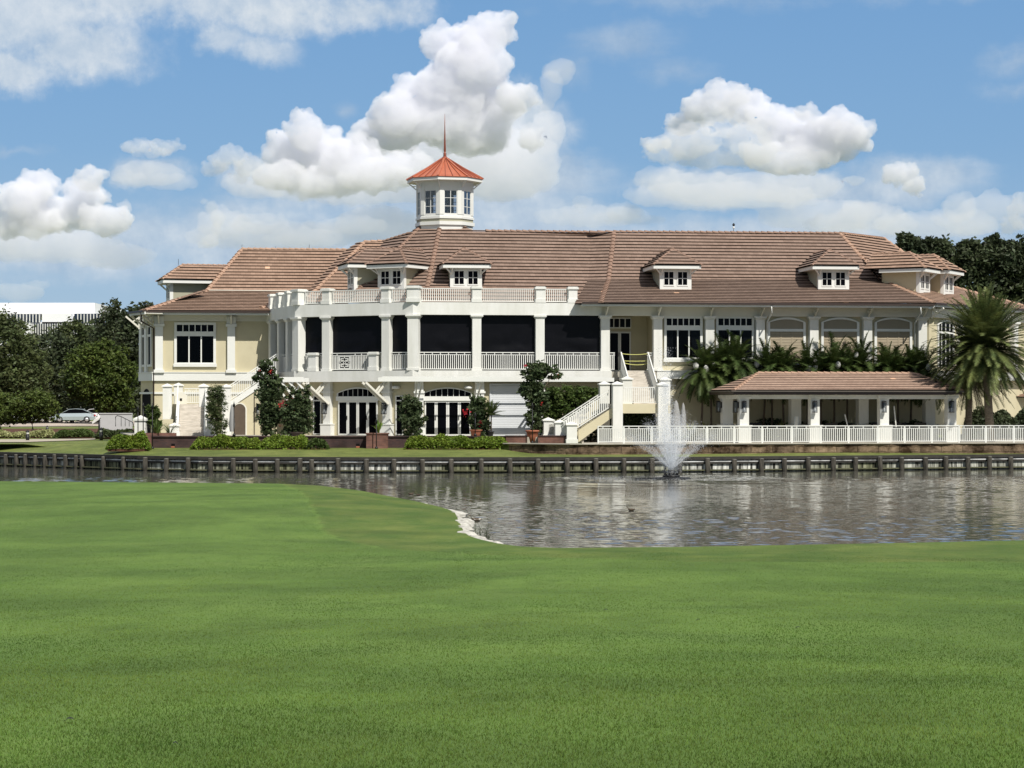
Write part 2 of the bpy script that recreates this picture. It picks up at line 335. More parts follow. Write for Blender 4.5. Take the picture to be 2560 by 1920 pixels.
def noise(vec,scale,det,rough=.55):
    n=N.new('ShaderNodeTexNoise'); n.noise_dimensions='2D'; n.inputs['Scale'].default_value=scale; n.inputs['Detail'].default_value=min(det,5); n.inputs['Roughness'].default_value=rough; L.new(vec,n.inputs['Vector']); return n
w1=noise(P0,.75,2,.5); w2=noise(P0,2.2,4,.6)
wv=vm('ADD',vm('SCALE',vm('SUBTRACT',w1.outputs['Color'],(.5,.5,.5)).outputs[0],s=.55).outputs[0],vm('SCALE',vm('SUBTRACT',w2.outputs['Color'],(.5,.5,.5)).outputs[0],s=.34).outputs[0]).outputs[0]
PW=vm('ADD',P0,wv).outputs[0]
# cauliflower relief shared by every cloud
b0=noise(PW,2.0,3,.6).outputs['Fac']; b1=noise(vm('ADD',PW,(.07,.13,0)).outputs[0],2.0,3,.6).outputs['Fac']
relief=mth('SUBTRACT',b1,b0)      # >0 on the sun side of each puff
fb=noise(P0,1.1,8,.6).outputs['Fac']; fb2=noise(vm('MULTIPLY',P0,(.35,1,1)).outputs[0],1.3,7,.6).outputs['Fac']
def field(p,blobs):
    cur=None
    for (cx,cy,rx,ry) in blobs:
        d=vm('LENGTH',vm('DIVIDE',vm('SUBTRACT',p,((cx-PX0)/100,(HZ-cy)/100,0)).outputs[0],(rx/100,ry/100,1.0)).outputs[0]).outputs['Value']
        m=max(.7,min(1.15,min(rx,ry)/60.0)); v=mth('MULTIPLY_ADD',d,-m,m)
        if cur is None: cur=v
        else:
            n=N.new('ShaderNodeMath'); n.operation='SMOOTH_MAX'; L.new(cur,n.inputs[0]); L.new(v,n.inputs[1]); n.inputs[2].default_value=.30; cur=n.outputs[0]
    return cur
BR=(.80,.83,.85); MIDC=(.52,.61,.71); SH=(.30,.42,.58)
def sky_gradient():
    r=N.new('ShaderNodeValToRGB'); L.new(mr(V,-1,25),r.inputs[0]); e=r.color_ramp.elements
    e[0].position=.04; e[0].color=(.36,.51,.68,1); e[1].position=1; e[1].color=(.08,.20,.44,1)
    for p,c in ((.16,(.27,.43,.64)),(.28,(.185,.365,.62)),(.42,(.155,.335,.61))): q=e.new(p); q.color=(*c,1)
    return r.outputs[0]
K=1/STR
def layer(cur,blobs,edge,soft,bright,contrast,amt=1.0,shade=SH,noisek=.42,bk=.2,grad=None,top=BR,n2=None):
    f=field(PW,blobs)
    ff=mth('ADD',mth('ADD',f,mth('MULTIPLY_ADD',n2 if n2 else fb,noisek,-.5*noisek)),mth('MULTIPLY_ADD',b0,-bk,bk*.34))
    a=mth('MULTIPLY',mr(ff,edge,edge+soft,smooth=True),amt)
    lit=mth('ADD',mth('MULTIPLY',relief,contrast),mth('MULTIPLY_ADD',fb,.8,bright-.40))
    if grad: lit=mth('ADD',lit,mr(V,(HZ-grad[1])/100,(HZ-grad[0])/100,-grad[2],grad[2]))
    r=N.new('ShaderNodeValToRGB'); L.new(lit,r.inputs[0]); e=r.color_ramp.elements; e[0].color=(*[c*K for c in shade],1); e[1].color=(*[c*K for c in top],1)
    q=e.new(.5); q.color=(*[c*K for c in MIDC],1)
    return mixc(a,cur,r.outputs[0])
LAYERS=[
 dict(blobs=[(150,620,380,90),(620,600,330,110),(1250,560,420,80),(1950,600,600,60),(1300,450,230,70),(2250,470,200,60)],edge=-.45,soft=1.2,bright=.48,contrast=.25,amt=.85,noisek=1.0,n2=fb2,bk=.1),
 dict(blobs=[(60,60,340,170),(200,150,240,100),(330,20,290,80),(620,25,350,80),(900,40,240,60),(40,200,150,70)],edge=-.15,soft=.95,bright=.60,contrast=.25,amt=.88,noisek=1.0,bk=.2),
 dict(blobs=[(560,115,90,55),(660,140,110,55),(700,70,180,60)],edge=-.1,soft=.8,bright=.58,contrast=.25,amt=.78,noisek=.7,bk=.2),
 dict(blobs=[(1750,5,480,42),(2300,0,460,40),(1560,110,170,60),(1690,185,130,40),(2510,180,90,50),(2520,250,110,34),(1420,185,60,60),(40,395,130,18),(860,275,34,30)],edge=-.1,soft=1.1,bright=.28,contrast=.1,amt=.55,noisek=1.0,bk=.1,n2=fb2),
 dict(blobs=[(1290,330,170,130),(1150,320,220,130),(900,460,330,90),(1180,450,260,90),(640,450,130,60),(370,440,120,50),(1760,470,220,60),(2000,480,200,60),(2150,540,120,50)],edge=-.12,soft=.7,bright=.46,contrast=.3,amt=.92,grad=(250,560,.14),bk=.3)]
gradc=vm('SCALE',sky_gradient(),s=K).outputs[0]
# Nishita sky, its hue trimmed towards the deep blue of the photograph
cur=mixc(.82,sky.outputs[0],gradc)
for l in LAYERS: cur=layer(cur,**l)
# pale cloud deck added above view for reflections; rear sky dimmed to cut ambient
n3=N.new('ShaderNodeTexNoise'); n3.inputs['Scale'].default_value=3.2; n3.inputs['Detail'].default_value=4; L.new(tc.outputs['Generated'],n3.inputs['Vector'])
cur=mixc(mth('MULTIPLY',mr(V,10.8,15,smooth=True),mr(n3.outputs['Fac'],.36,.56,.25,.92)),cur,tuple(c*K for c in (.80,.82,.86)))
cur=vm('SCALE',cur,s=mr(sx.outputs[1],.25,.85,.62,1.0,smooth=True)).outputs[0]
L.new(cur,bg.inputs[0])
# ---- cumulus clouds: real lumpy bodies three kilometres off, lit by the sun lamp
def cloudmat(name,dens,col=(.976,.974,1.0)):
    m,nt,Nn,Ln=newmat(name); out=Nn.new('ShaderNodeOutputMaterial'); v=Nn.new('ShaderNodeVolumePrincipled'); v.inputs['Color'].default_value=(*col,1); v.inputs['Density'].default_value=dens; v.inputs['Anisotropy'].default_value=-.15; Ln.new(v.outputs[0],out.inputs['Volume']); return m
CM={1:cloudmat('cumulus_white',.060),2:cloudmat('cumulus_haze',.035),3:cloudmat('cumulus_thin',.016),4:cloudmat('cloud_veil',.016)}
sc.cycles.volume_bounces=12; sc.cycles.max_bounces=12
def mktex(nm,basis,sc_,depth=2):
    t=bpy.data.textures.new(nm,'CLOUDS'); t.noise_basis=basis; t.noise_scale=sc_; t.noise_depth=depth; t.intensity=1; return t
TX=[mktex('billow_large','VORONOI_F1',26,1),mktex('billow_small','VORONOI_F1',11,2),mktex('wisp','BLENDER_ORIGINAL',16,4),mktex('billow_fine','VORONOI_F1',5,1)]
import bmesh
def ico(sub):
    bm=bmesh.new(); bmesh.ops.create_icosphere(bm,subdivisions=sub,radius=1); v=np.array([tuple(q.co) for q in bm.verts]); f=np.array([[q.index for q in p.verts] for p in bm.faces]); bm.free(); return v,f
ICO=ico(2)
def cloud(label,blobs,mat=1,D=3000.,seed=1,flat=None,sub=14,vox=1.9,disp=1.0):
    r=np.random.default_rng(seed); k=D/F; S=[]
    for cx_,cy_,rx,ry in blobs:
        c=W(cx_,cy_,D+r.uniform(-30,30)); R3=np.array([rx*k,min(rx,ry)*k*.9,ry*k]); S.append((np.array(c),R3))
        for _ in range(sub):
            th=r.uniform(-.35,math.pi+.35); ph=r.uniform(-.9,.5); d=np.array([math.cos(th)*math.cos(ph),math.sin(ph),math.sin(th)*math.cos(ph)]); q=r.uniform(.14,.44)*min(rx,ry)*k; S.append((np.array(c)+d*R3*r.uniform(.75,.95),np.array([q*1.15,q,q])))
    zb=EYE-(flat-HZ)*k if flat else None; Vs=[];Fs=[];o=0
    for c,R3 in S:
        v=ICO[0]*R3+c
        if zb is not None: v[:,2]=np.where(v[:,2]<zb,zb-(zb-v[:,2])*.15,v[:,2])
        Vs.append(v); Fs.append(ICO[1]+o); o+=len(v)
    V=np.concatenate(Vs); org=V.mean(0); ob=obj('cloud',(V,np.concatenate(Fs)),CM[mat],label=label,cat='cloud',group='cumulus clouds over the clubhouse',origin=tuple(org))
    m=ob.modifiers.new('union','REMESH'); m.mode='VOXEL'; m.voxel_size=vox; m.use_smooth_shade=True
    for t,st in (zip(TX,(-13,-8.0,9.0,-3.6)) if mat<3 else ((TX[0],-7),(TX[2],6))):
        d=ob.modifiers.new('puff','DISPLACE'); d.texture=t; d.texture_coords='GLOBAL'; d.strength=st*disp; d.mid_level=.4
    return ob
def c1(*a): return list(a)
cloud('tall towering white cumulus rising behind the cupola spire',[(1225,82,70,58),(1165,120,72,60),(1105,108,62,50),(1180,160,110,70),(1120,220,110,70),(1040,240,76,60),(985,290,76,60),(1230,265,84,62),(1290,245,56,44),(1100,300,130,70),(960,345,100,60),(1180,340,110,60),(1330,350,40,34)],1,3000,1,sub=10)
cloud('broad white cumulus shoulder left of the cupola',[(765,330,50,58),(715,385,64,58),(800,385,90,64),(880,400,90,58),(700,440,80,44),(800,455,130,46),(940,440,110,50),(1020,420,80,50)],1,2900,2,flat=500)
cloud('small puffy cumulus left of the broad white shoulder',[(570,392,54,30),(540,420,38,26),(620,415,46,30),(600,440,32,18)],2,3100,3,vox=2)
cloud('small white cumulus cap above the grey cloud at left',[(345,366,50,24),(415,370,46,26),(380,380,56,20)],2,3100,4,vox=2)
cloud('loose upright cloud scrap right of the towering cumulus',[(1400,178,42,36),(1380,215,30,40),(1370,262,18,26)],3,3100,5,vox=2)
cloud('large left cumulus bank with two white heads',[(95,465,64,44),(50,500,76,54),(228,448,38,36),(215,492,60,50),(140,535,130,50),(60,560,110,46),(265,550,74,46)],1,3000,6,flat=600)
cloud('small bright scrap of cloud beside the left bank',[(312,520,20,22),(302,528,16,14)],2,3000,7,vox=1.6,sub=5,disp=.4)
cloud('ragged bright upright scrap of cloud above the left roof',[(512,502,14,10),(530,518,18,18),(545,545,22,26),(540,572,16,20)],2,3000,8,vox=1.6,sub=5,disp=.4)
cloud('ragged bright scrap of cloud just left of the left roof ridge',[(524,602,26,22),(506,612,18,14)],2,3000,28,vox=1.6,sub=5,disp=.4)
cloud('low hazy cloud above the left roof ridge',[(650,560,80,30),(760,595,110,28),(880,565,100,26)],3,3300,9,vox=3)
cloud('low hazy cloud just above the office block',[(45,732,70,26),(90,712,40,14)],3,3300,10,vox=2.4)
cloud('wide soft grey cloud body behind the cupola',[(1150,350,190,110),(900,460,300,56),(1250,420,160,90),(650,460,110,40),(1370,330,50,60)],4,3400,31,vox=5,sub=6,disp=1.6)
cloud('soft grey cloud below the small white cap at left',[(370,435,100,36),(430,455,70,24),(320,450,50,22)],4,3400,32,vox=4,sub=5,disp=1.2)
cloud('low grey-white cloud bank above the far left trees',[(120,610,200,50),(280,640,120,36),(20,600,90,60)],4,3500,35,vox=5,sub=5,disp=1.5)
cloud('low grey-white cloud veil above the dark trees at right',[(2350,560,180,36),(2150,580,120,24),(2480,520,90,40)],4,3600,36,vox=5,sub=5,disp=1.5)
cloud('long low veil of cloud above the left roof',[(700,590,260,40),(560,560,70,40),(950,560,120,50)],4,3500,33,vox=5,sub=5,disp=1.5)
cloud('soft blue-grey cloud body under the right hand cumulus',[(1800,490,260,40),(2080,540,200,44),(1480,540,160,30)],4,3500,34,vox=5,sub=5,disp=1.5)
cloud('tiny cloud scrap low beside the middle of the roof ridge',[(1455,505,28,18),(1448,520,22,14)],3,3200,29,vox=2.2,sub=6,disp=.5)
cloud('bright double-headed right hand cumulus tower',[(1815,238,70,42),(1770,268,74,48),(1865,268,74,50),(1705,308,52,36),(1930,302,88,48),(1985,330,104,56),(2020,284,38,26),(2100,312,76,48),(2065,355,108,64),(2150,335,36,42),(1980,395,130,50),(1640,360,44,26)],1,3100,11,sub=10)
cloud('grey shaded cumulus shelf in front of the right hand tower',[(1725,350,84,50),(1815,318,70,34),(1865,345,70,44),(1895,378,56,42),(1660,385,64,28),(1790,395,150,34)],2,2700,12,flat=420)
cloud('wide flat cloud base under the right hand tower',[(1650,448,74,32),(1760,470,150,40),(1950,465,170,44),(1880,500,200,26)],3,3300,13,flat=520,vox=3)
cloud('round bright cloud above the last front dormer',[(2248,438,52,34),(2285,465,28,28),(2300,490,14,14)],1,3000,14,vox=2)
cloud('small pointed cloud left of the round bright cloud',[(2135,452,34,15),(2115,448,16,9)],2,3000,15,vox=1.6,sub=6,disp=.5)
cloud('ragged low cloud bank behind the right end of the roof',[(2150,530,50,34),(2090,560,90,26),(2240,560,60,30)],3,3200,16,vox=2.4)
cloud('low cloud over the dark trees at the right',[(2400,520,46,38),(2430,560,70,34),(2370,550,40,20)],3,3100,17,vox=2.2)
cloud('bright cloud cut by the right edge of the picture',[(2548,525,30,54),(2530,565,38,30)],2,3000,18,vox=2)
cloud('small low cloud above the middle of the roof ridge',[(1560,530,52,26),(1590,550,80,16),(1520,545,40,16)],3,3200,19,vox=2.2,sub=6,disp=.7)
# ================================================================ land and water
def interp(x,pts):
    if x<=pts[0][0]: return pts[0][1]
    for (a,b),(c,d) in zip(pts,pts[1:]):
        if x<=c: return b+(d-b)*(x-a)/(c-a)
    return pts[-1][1]
EDGE=[(-900,1190),(0,1203),(400,1206),(700,1209),(800,1214),(900,1226),(960,1238),(1040,1253),(1100,1267),(1140,1280),(1150,1310),(1163,1336),(1200,1349),(1245,1363),(1300,1374),(1400,1380),(1700,1376),(2000,1368),(2300,1360),(2560,1352),(3500,1330),(6000,1300),(12000,1260)]
ZE=.30
def edgeD(px): return (EYE-ZE)*F/(interp(px,EDGE)-HZ)
from mathutils import noise as mn
def lawn_z(x,y,de):
    z=ZE+1.75*max(0,1-y/56)**1.25
    z+=.30*math.exp(-((x+9)/7)**2-((y-74)/13)**2)*min(1,(de-y)/10 if de>y else 0)
    k=min(1,max(0,(de-y))/9)
    z+=k*(.17*mn.noise(Vector((x*.085,y*.04,3)))+.035*mn.noise(Vector((x*.35,y*.16,7))))
    return z
cols=np.concatenate([np.linspace(-9000,-760,60),np.linspace(-700,3300,330),np.linspace(3360,12000,60)]); nr=190
Vv=[];Q=[]
for i,px in enumerate(cols):
    de=edgeD(px)
    for j in range(nr+4):
        if j<=nr:
            f=j/nr; D=5.0*(de/5.0)**f; z=lawn_z(WX(px,D),D,de)
        else:
            D=de+(.25,1.0,3.0)[j-nr-1]; z=(ZE-.12,-.05,-1.0)[j-nr-1]
        Vv.append((WX(px,D),D,z))
n2=nr+4
for i in range(len(cols)-1):
    for j in range(n2-1):
        a=i*n2+j; Q.append((a,a+n2,a+n2+1,a+1))
# ---- lawn material: mown turf with mottles, rougher dry collar towards the point
def turf(name,dark,light,dry,fine=90.0,rough_zone=True):
    m,nt,Nn,Ln=newmat(name); out=Nn.new('ShaderNodeOutputMaterial'); b=Nn.new('ShaderNodeBsdfPrincipled'); Ln.new(b.outputs[0],out.inputs[0]); b.inputs['Roughness'].default_value=.75; b.inputs['Specular IOR Level'].default_value=.15
    b.inputs['Sheen Weight'].default_value=.1; b.inputs['Sheen Tint'].default_value=(.6,.9,.2,1)
    g=Nn.new('ShaderNodeNewGeometry'); pos=g.outputs['Position']
    def ns(scale,det,st=(1,1,1),r=.6):
        mp=Nn.new('ShaderNodeVectorMath'); mp.operation='MULTIPLY'; mp.inputs[1].default_value=st; Ln.new(pos,mp.inputs[0])
        n=Nn.new('ShaderNodeTexNoise'); n.inputs['Scale'].default_value=scale; n.inputs['Detail'].default_value=det; n.inputs['Roughness'].default_value=r; Ln.new(mp.outputs[0],n.inputs['Vector']); return n.outputs['Fac']
    def mrr(x,a,b_,c=0,d=1):
        q=Nn.new('ShaderNodeMapRange'); Ln.new(x,q.inputs[0])
        for i,v in enumerate((a,b_,c,d)): q.inputs[i+1].default_value=v
        return q.outputs[0]
    def mx(f,a,b_):
        q=Nn.new('ShaderNodeMix'); q.data_type='RGBA'
        for i,x in ((0,f),(6,a),(7,b_)):
            if isinstance(x,tuple): q.inputs[i].default_value=(*x,1)
            elif isinstance(x,float): q.inputs[i].default_value=x
            else: Ln.new(x,q.inputs[i])
        return q.outputs[2]
    def mul(a,k):
        q=Nn.new('ShaderNodeMath'); q.operation='MULTIPLY'; Ln.new(a,q.inputs[0]); q.inputs[1].default_value=k; return q.outputs[0]
    c=mx(mrr(ns(.22,6),.36,.66),dark,light)
    c=mx(mul(mrr(ns(.55,7,(1,.55,1),.7),.52,.75),.55),c,dry)
    c=mx(mul(mrr(ns(1.7,5,(1,.4,1)),.45,.7),.5),c,tuple(q*.6 for q in dark))
    c=mx(mul(mrr(ns(5,6,(1,.7,1),.8),.42,.66),.3),c,tuple(q*1.35 for q in light))
    c=mx(mul(mrr(ns(fine,4,(1,1,1),.8),.45,.62),.55),c,tuple(q*.40 for q in dark))
    c=mx(mul(mrr(ns(fine*.55,3,(1,1,1),.8),.5,.66),.40),c,tuple(q*1.5 for q in light))
    if rough_zone:
        at=Nn.new('ShaderNodeAttribute'); at.attribute_name='rough_zone'
        zn=Nn.new('ShaderNodeMath'); zn.operation='ADD'; zn.use_clamp=True; Ln.new(at.outputs['Fac'],zn.inputs[0]); Ln.new(mul(mrr(ns(1.2,5),.4,.6,-1,1),.08),zn.inputs[1])
        rz=mrr(zn.outputs[0],.45,.55)
        c2=mx(mrr(ns(.6,7,(1,.6,1),.7),.4,.66),(.070,.125,.020),(.17,.20,.045))
        c2=mx(mul(mrr(ns(fine,4,(1,1,1),.8),.45,.62),.5),c2,(.03,.05,.012))
        c=mx(mul(rz,.9),c,c2)
        ed=mrr(zn.outputs[0],.40,.50); ed2=mrr(zn.outputs[0],.60,.50); e=Nn.new('ShaderNodeMath'); e.operation='MULTIPLY'; Ln.new(ed,e.inputs[0]); Ln.new(ed2,e.inputs[1])
        c=mx(mul(e.outputs[0],.30),c,tuple(q*1.5 for q in light))
    Ln.new(c,b.inputs['Base Color'])
    bp=Nn.new('ShaderNodeBump'); bp.inputs['Strength'].default_value=.55; bp.inputs['Distance'].default_value=.03; Ln.new(ns(fine*.8,3),bp.inputs['Height']); Ln.new(bp.outputs[0],b.inputs['Normal'])
    return m
M['turf']=turf('fairway_turf',(.072,.138,.022),(.126,.202,.038),(.160,.215,.056))
M['bank']=turf('bank_grass',(.095,.125,.030),(.18,.20,.055),(.30,.27,.11),fine=60,rough_zone=False)
lawn=obj('lawn',(Vv,np.array(Q)),M['turf'],kind='structure')
lawn.data.polygons.foreach_set('use_smooth',[True]*len(lawn.data.polygons))
at=lawn.data.attributes.new('rough_zone','FLOAT','POINT')
COL=[(1100,640),(1209,700),(1225,745),(1250,772),(1290,790),(1330,812),(1352,860),(1372,960),(1383,1120),(1395,1400),(1402,1700)]
vals=[]
for (x,y,z) in Vv:
    px=PX0+x*F/y; py=HZ+(EYE-z)*F/y; e=interp(py,COL); d=(px-e)*y/F
    vals.append(0.0 if py>1405 else max(0,min(1,.5+d/1.2)))
at.data.foreach_set('value',vals)
# mown grass blades over the nearest turf
rng=np.random.default_rng(5)
nb=760000; u=rng.random(nb)
D=9.5+ (97-9.5)*u**2.2; px=rng.uniform(-120,2680,nb); x=(px-PX0)*D/F
cz={}
zz=np.zeros(nb)
keep=(D<np.array([edgeD(q) for q in px])-.6)&((HZ+(EYE-.5)*F/D>1395)|(px<np.array([interp(q,COL) for q in HZ+(EYE-.35)*F/D]))|(rng.random(nb)<.35)); px=px[keep];D=D[keep];x=x[keep];nb=len(D)
gx=np.arange(-26,26.1,.75); gy=np.arange(9,98.1,.75); G=np.array([[lawn_z(a,b,edgeD(PX0+a*F/b)) for b in gy] for a in gx])
fx=(x-gx[0])/.75; fy=(D-gy[0])/.75; ix=np.clip(fx.astype(int),0,len(gx)-2); iy=np.clip(fy.astype(int),0,len(gy)-2); tx=fx-ix; ty=fy-iy
zz=(G[ix,iy]*(1-tx)*(1-ty)+G[ix+1,iy]*tx*(1-ty)+G[ix,iy+1]*(1-tx)*ty+G[ix+1,iy+1]*tx*ty)
sc_=(D/11)**.30
h=rng.uniform(.009,.024,nb)*np.minimum(1,(16/D)**.7); wd=rng.uniform(.0022,.0045,nb)*(D/11)**.55; an=rng.uniform(0,2*np.pi,nb); le=rng.uniform(.0,.022,nb); la=rng.uniform(0,2*np.pi,nb)
V0=np.stack([x-np.cos(an)*wd,D-np.sin(an)*wd,zz-.004],1); V1=np.stack([x+np.cos(an)*wd,D+np.sin(an)*wd,zz-.004],1); V2=np.stack([x+np.cos(la)*le,D+np.sin(la)*le,zz+h],1)
VV=np.stack([V0,V1,V2],1).reshape(-1,3)
M['blade']=pm('grass_blade',(.084,.156,.027),.6,.18,hue=(.216,.302,.060),scale=.17,transl=.4,island=.32,stretch=(.8,1.1,1),detail=5,contrast=1.9)
def tone(m,vals=((.22,3,.40,.60,.86,1.05),(.7,5,.46,.68,1.0,.84))):  # random mottle in the colour, partly standing in for shading of the lawn's folds
    nt=m.node_tree; b=[q for q in nt.nodes if q.type=='BSDF_PRINCIPLED'][0]; c=b.inputs['Base Color'].links[0].from_socket; g=nt.nodes.new('ShaderNodeNewGeometry')
    for sc1,det,a,b_,lo,hi in vals:
        n=nt.nodes.new('ShaderNodeTexNoise'); n.inputs['Scale'].default_value=sc1; n.inputs['Detail'].default_value=det; n.inputs['Distortion'].default_value=.6; nt.links.new(g.outputs['Position'],n.inputs['Vector'])
        r=nt.nodes.new('ShaderNodeMapRange'); nt.links.new(n.outputs['Fac'],r.inputs[0])
        for i,v in enumerate((a,b_,lo,hi)): r.inputs[i+1].default_value=v
        s=nt.nodes.new('ShaderNodeVectorMath'); s.operation='SCALE'; nt.links.new(c,s.inputs[0]); nt.links.new(r.outputs[0],s.inputs['Scale']); c=s.outputs[0]
    nt.links.new(c,b.inputs['Base Color'])
    for q in nt.nodes:
        if q.type=='BSDF_TRANSLUCENT': nt.links.new(c,q.inputs[0])
tone(M['blade']); tone(M['turf']); tone(M['bank'],((.9,4,.42,.58,.80,1.08),))
obj('grass',(VV,np.arange(nb*3).reshape(-1,3)),M['blade'],kind='stuff',label='short mown grass blades over the near fairway',cat='grass')
# ---- water
BK=[(-900,1150),(0,1165),(210,1172),(350,1177),(500,1180),(900,1182),(1300,1182),(1700,1181),(2000,1178),(2300,1175),(2560,1172),(3300,1164)]
def bkD(px): return EYE*F/(interp(px,BK)-HZ)
BT=.82
FX,FY=W(1678,1197,109).x,109.0
def watermat():
    m,nt,Nn,Ln=newmat('pond_water'); out=Nn.new('ShaderNodeOutputMaterial'); b=Nn.new('ShaderNodeBsdfPrincipled'); Ln.new(b.outputs[0],out.inputs[0])
    b.inputs['Base Color'].default_value=(.088,.088,.072,1); b.inputs['Roughness'].default_value=.06; b.inputs['IOR'].default_value=1.33; b.inputs['Specular IOR Level'].default_value=.5
    g=Nn.new('ShaderNodeNewGeometry'); pos=g.outputs['Position']
    def ns(scale,det,st):
        mp=Nn.new('ShaderNodeVectorMath'); mp.operation='MULTIPLY'; mp.inputs[1].default_value=st; Ln.new(pos,mp.inputs[0])
        n=Nn.new('ShaderNodeTexNoise'); n.inputs['Scale'].default_value=scale; n.inputs['Detail'].default_value=det; n.inputs['Roughness'].default_value=.6; Ln.new(mp.outputs[0],n.inputs['Vector']); return n.outputs['Fac']
    def mt(op,a,b_,c=None):
        q=Nn.new('ShaderNodeMath'); q.operation=op
        for i,x in enumerate((a,b_,c)):
            if x is None: continue
            if isinstance(x,(int,float)): q.inputs[i].default_value=x
            else: Ln.new(x,q.inputs[i])
        return q.outputs[0]
    # wind patches modulate the ripples; rings run out from the fountain
    wp=mt('MULTIPLY_ADD',ns(.09,3,(1,.5,1)),2.0,-.45)
    h=mt('MULTIPLY',ns(1.0,4,(1.6,1.0,1)),wp)
    h=mt('ADD',h,mt('MULTIPLY',ns(3.2,3,(1.3,1.0,1)),.30))
    sb=Nn.new('ShaderNodeVectorMath'); sb.operation='SUBTRACT'; Ln.new(pos,sb.inputs[0]); sb.inputs[1].default_value=(FX,FY,0); ln=Nn.new('ShaderNodeVectorMath'); ln.operation='LENGTH'; Ln.new(sb.outputs[0],ln.inputs[0])
    r=ln.outputs['Value']; rd=mt('ADD',r,mt('MULTIPLY',ns(.5,3,(1,1,1)),1.6)); ring=mt('SINE',mt('MULTIPLY',rd,2.3),0)
    fall=Nn.new('ShaderNodeMapRange'); Ln.new(r,fall.inputs[0]); fall.inputs[1].default_value=11.5; fall.inputs[2].default_value=3; fall.inputs[3].default_value=0; fall.inputs[4].default_value=1
    h=mt('ADD',h,mt('MULTIPLY',mt('MULTIPLY',ring,fall.outputs[0]),.0))
    bp=Nn.new('ShaderNodeBump'); bp.inputs['Strength'].default_value=1.0; bp.inputs['Distance'].default_value=.010; Ln.new(h,bp.inputs['Height']); Ln.new(bp.outputs[0],b.inputs['Normal'])
    return m
rw=np.random.default_rng(12); cw=np.linspace(-100,2660,1150); Dw=[44.0]
while Dw[-1]<131: Dw.append(Dw[-1]+.075+.0009*(Dw[-1]-44))
Dw=np.array(Dw); XX=(cw[:,None]-PX0)*Dw[None,:]/F; YY=np.broadcast_to(Dw[None,:],XX.shape); H_=np.zeros_like(XX)
for i in range(90):
    lam=.20*(5.0**rw.random()**1.2); th=rw.normal(1.35,.55); kx,ky=2*np.pi/lam*math.cos(th),2*np.pi/lam*math.sin(th); am=lam*.00128*rw.uniform(.6,1.4)
    H_+=am*np.sin(kx*XX+ky*YY+rw.uniform(0,6.28)+.9*np.sin(.31*XX*math.cos(i)+.27*YY*math.sin(i)+i))
calm=np.clip(.75+.55*np.sin(.13*XX+.9+.6*np.sin(.09*YY))*np.sin(.11*YY+.5*np.sin(.17*XX))+.12*np.sin(.8*XX+.5*YY),.30,1.4)
calm*=np.clip((bkD(1700)+4-YY)/14,.30,1)
H_*=calm; rF=np.hypot(XX-FX,YY-FY); H_+=.045*np.sin(2.1*rF+1.5*np.sin(.5*XX+.4*YY))*np.clip((13-rF)/8,0,1)*(.6+.4*np.sin(.7*XX))
ww=np.stack([XX,YY,H_],2).reshape(-1,3); nn=len(Dw); ii=(np.arange(len(cw)-1)[:,None]*nn+np.arange(nn-1)[None,:]).ravel()
wo_=obj('water',(ww,np.stack([ii,ii+nn,ii+nn+1,ii+1],1)),watermat(),kind='structure'); wo_.data.polygons.foreach_set('use_smooth',[True]*len(ii))
wm=MB(); wm.add([(-200,18,-.09),(200,18,-.09),(200,150,-.09),(-200,150,-.09)],[(0,1,2,3)])
obj('outer_water',wm,watermat(),kind='structure')
# ---- ground behind the bulkhead
gm=MB(); cs=list(range(-900,3301,60)); rows=7; vv=[]
for px in cs:
    D0=bkD(px)+.15
    rt=px>1285
    for D,z in ((D0,BT),(D0+1.2,BT+.03),(max(124.9,D0+2.2),.88) if rt else (127.2 if D0<124 else D0+4,1.13),(134,1.3),(160,1.30),(260,1.45),(4000,1.45)):
        vv.append((WX(px,D)*(1 if D<3000 else 1.2),D,z))
fs=[]
for i in range(len(cs)-1):
    for j in range(rows-1): a=i*rows+j; fs.append((a,a+rows,a+rows+1,a+1))
gm.add(vv,fs); obj('ground',gm,M['bank'],kind='structure',normals=False)
# driveway, path, mulch beds on the left
def strip(name,pts,z,mat,th=.0):
    m=MB(); m.add([(p[0],p[1],z) for p in pts],[tuple(range(len(pts)))]); return obj(name,m,mat,kind='structure',normals=False)
def G(px,py,z): D=(EYE-z)*F/(py-HZ); return (WX(px,D),D)
M['path']=pm('pale_path',(.42,.37,.29),.9,.2,.08,1.5)
M['drive']=pm('driveway_paving',(.52,.44,.37),.9,.2,.08,.8)
strip('path',[G(-300,1106,1.34),G(60,1105,1.34),G(235,1099,1.34),G(240,1096,1.34),G(60,1098,1.34),G(-300,1099,1.34)],1.34,M['path'])
strip('driveway',[G(-500,1068,1.46),G(60,1066,1.46),G(400,1064,1.46),G(420,1053,1.46),G(-500,1053,1.46)],1.46,M['drive'])
strip('mulch_bed',[G(-300,1088,1.38),G(330,1096,1.38),G(380,1080,1.38),G(380,1070,1.38),G(-300,1070,1.38)],1.38,M['mulch'])
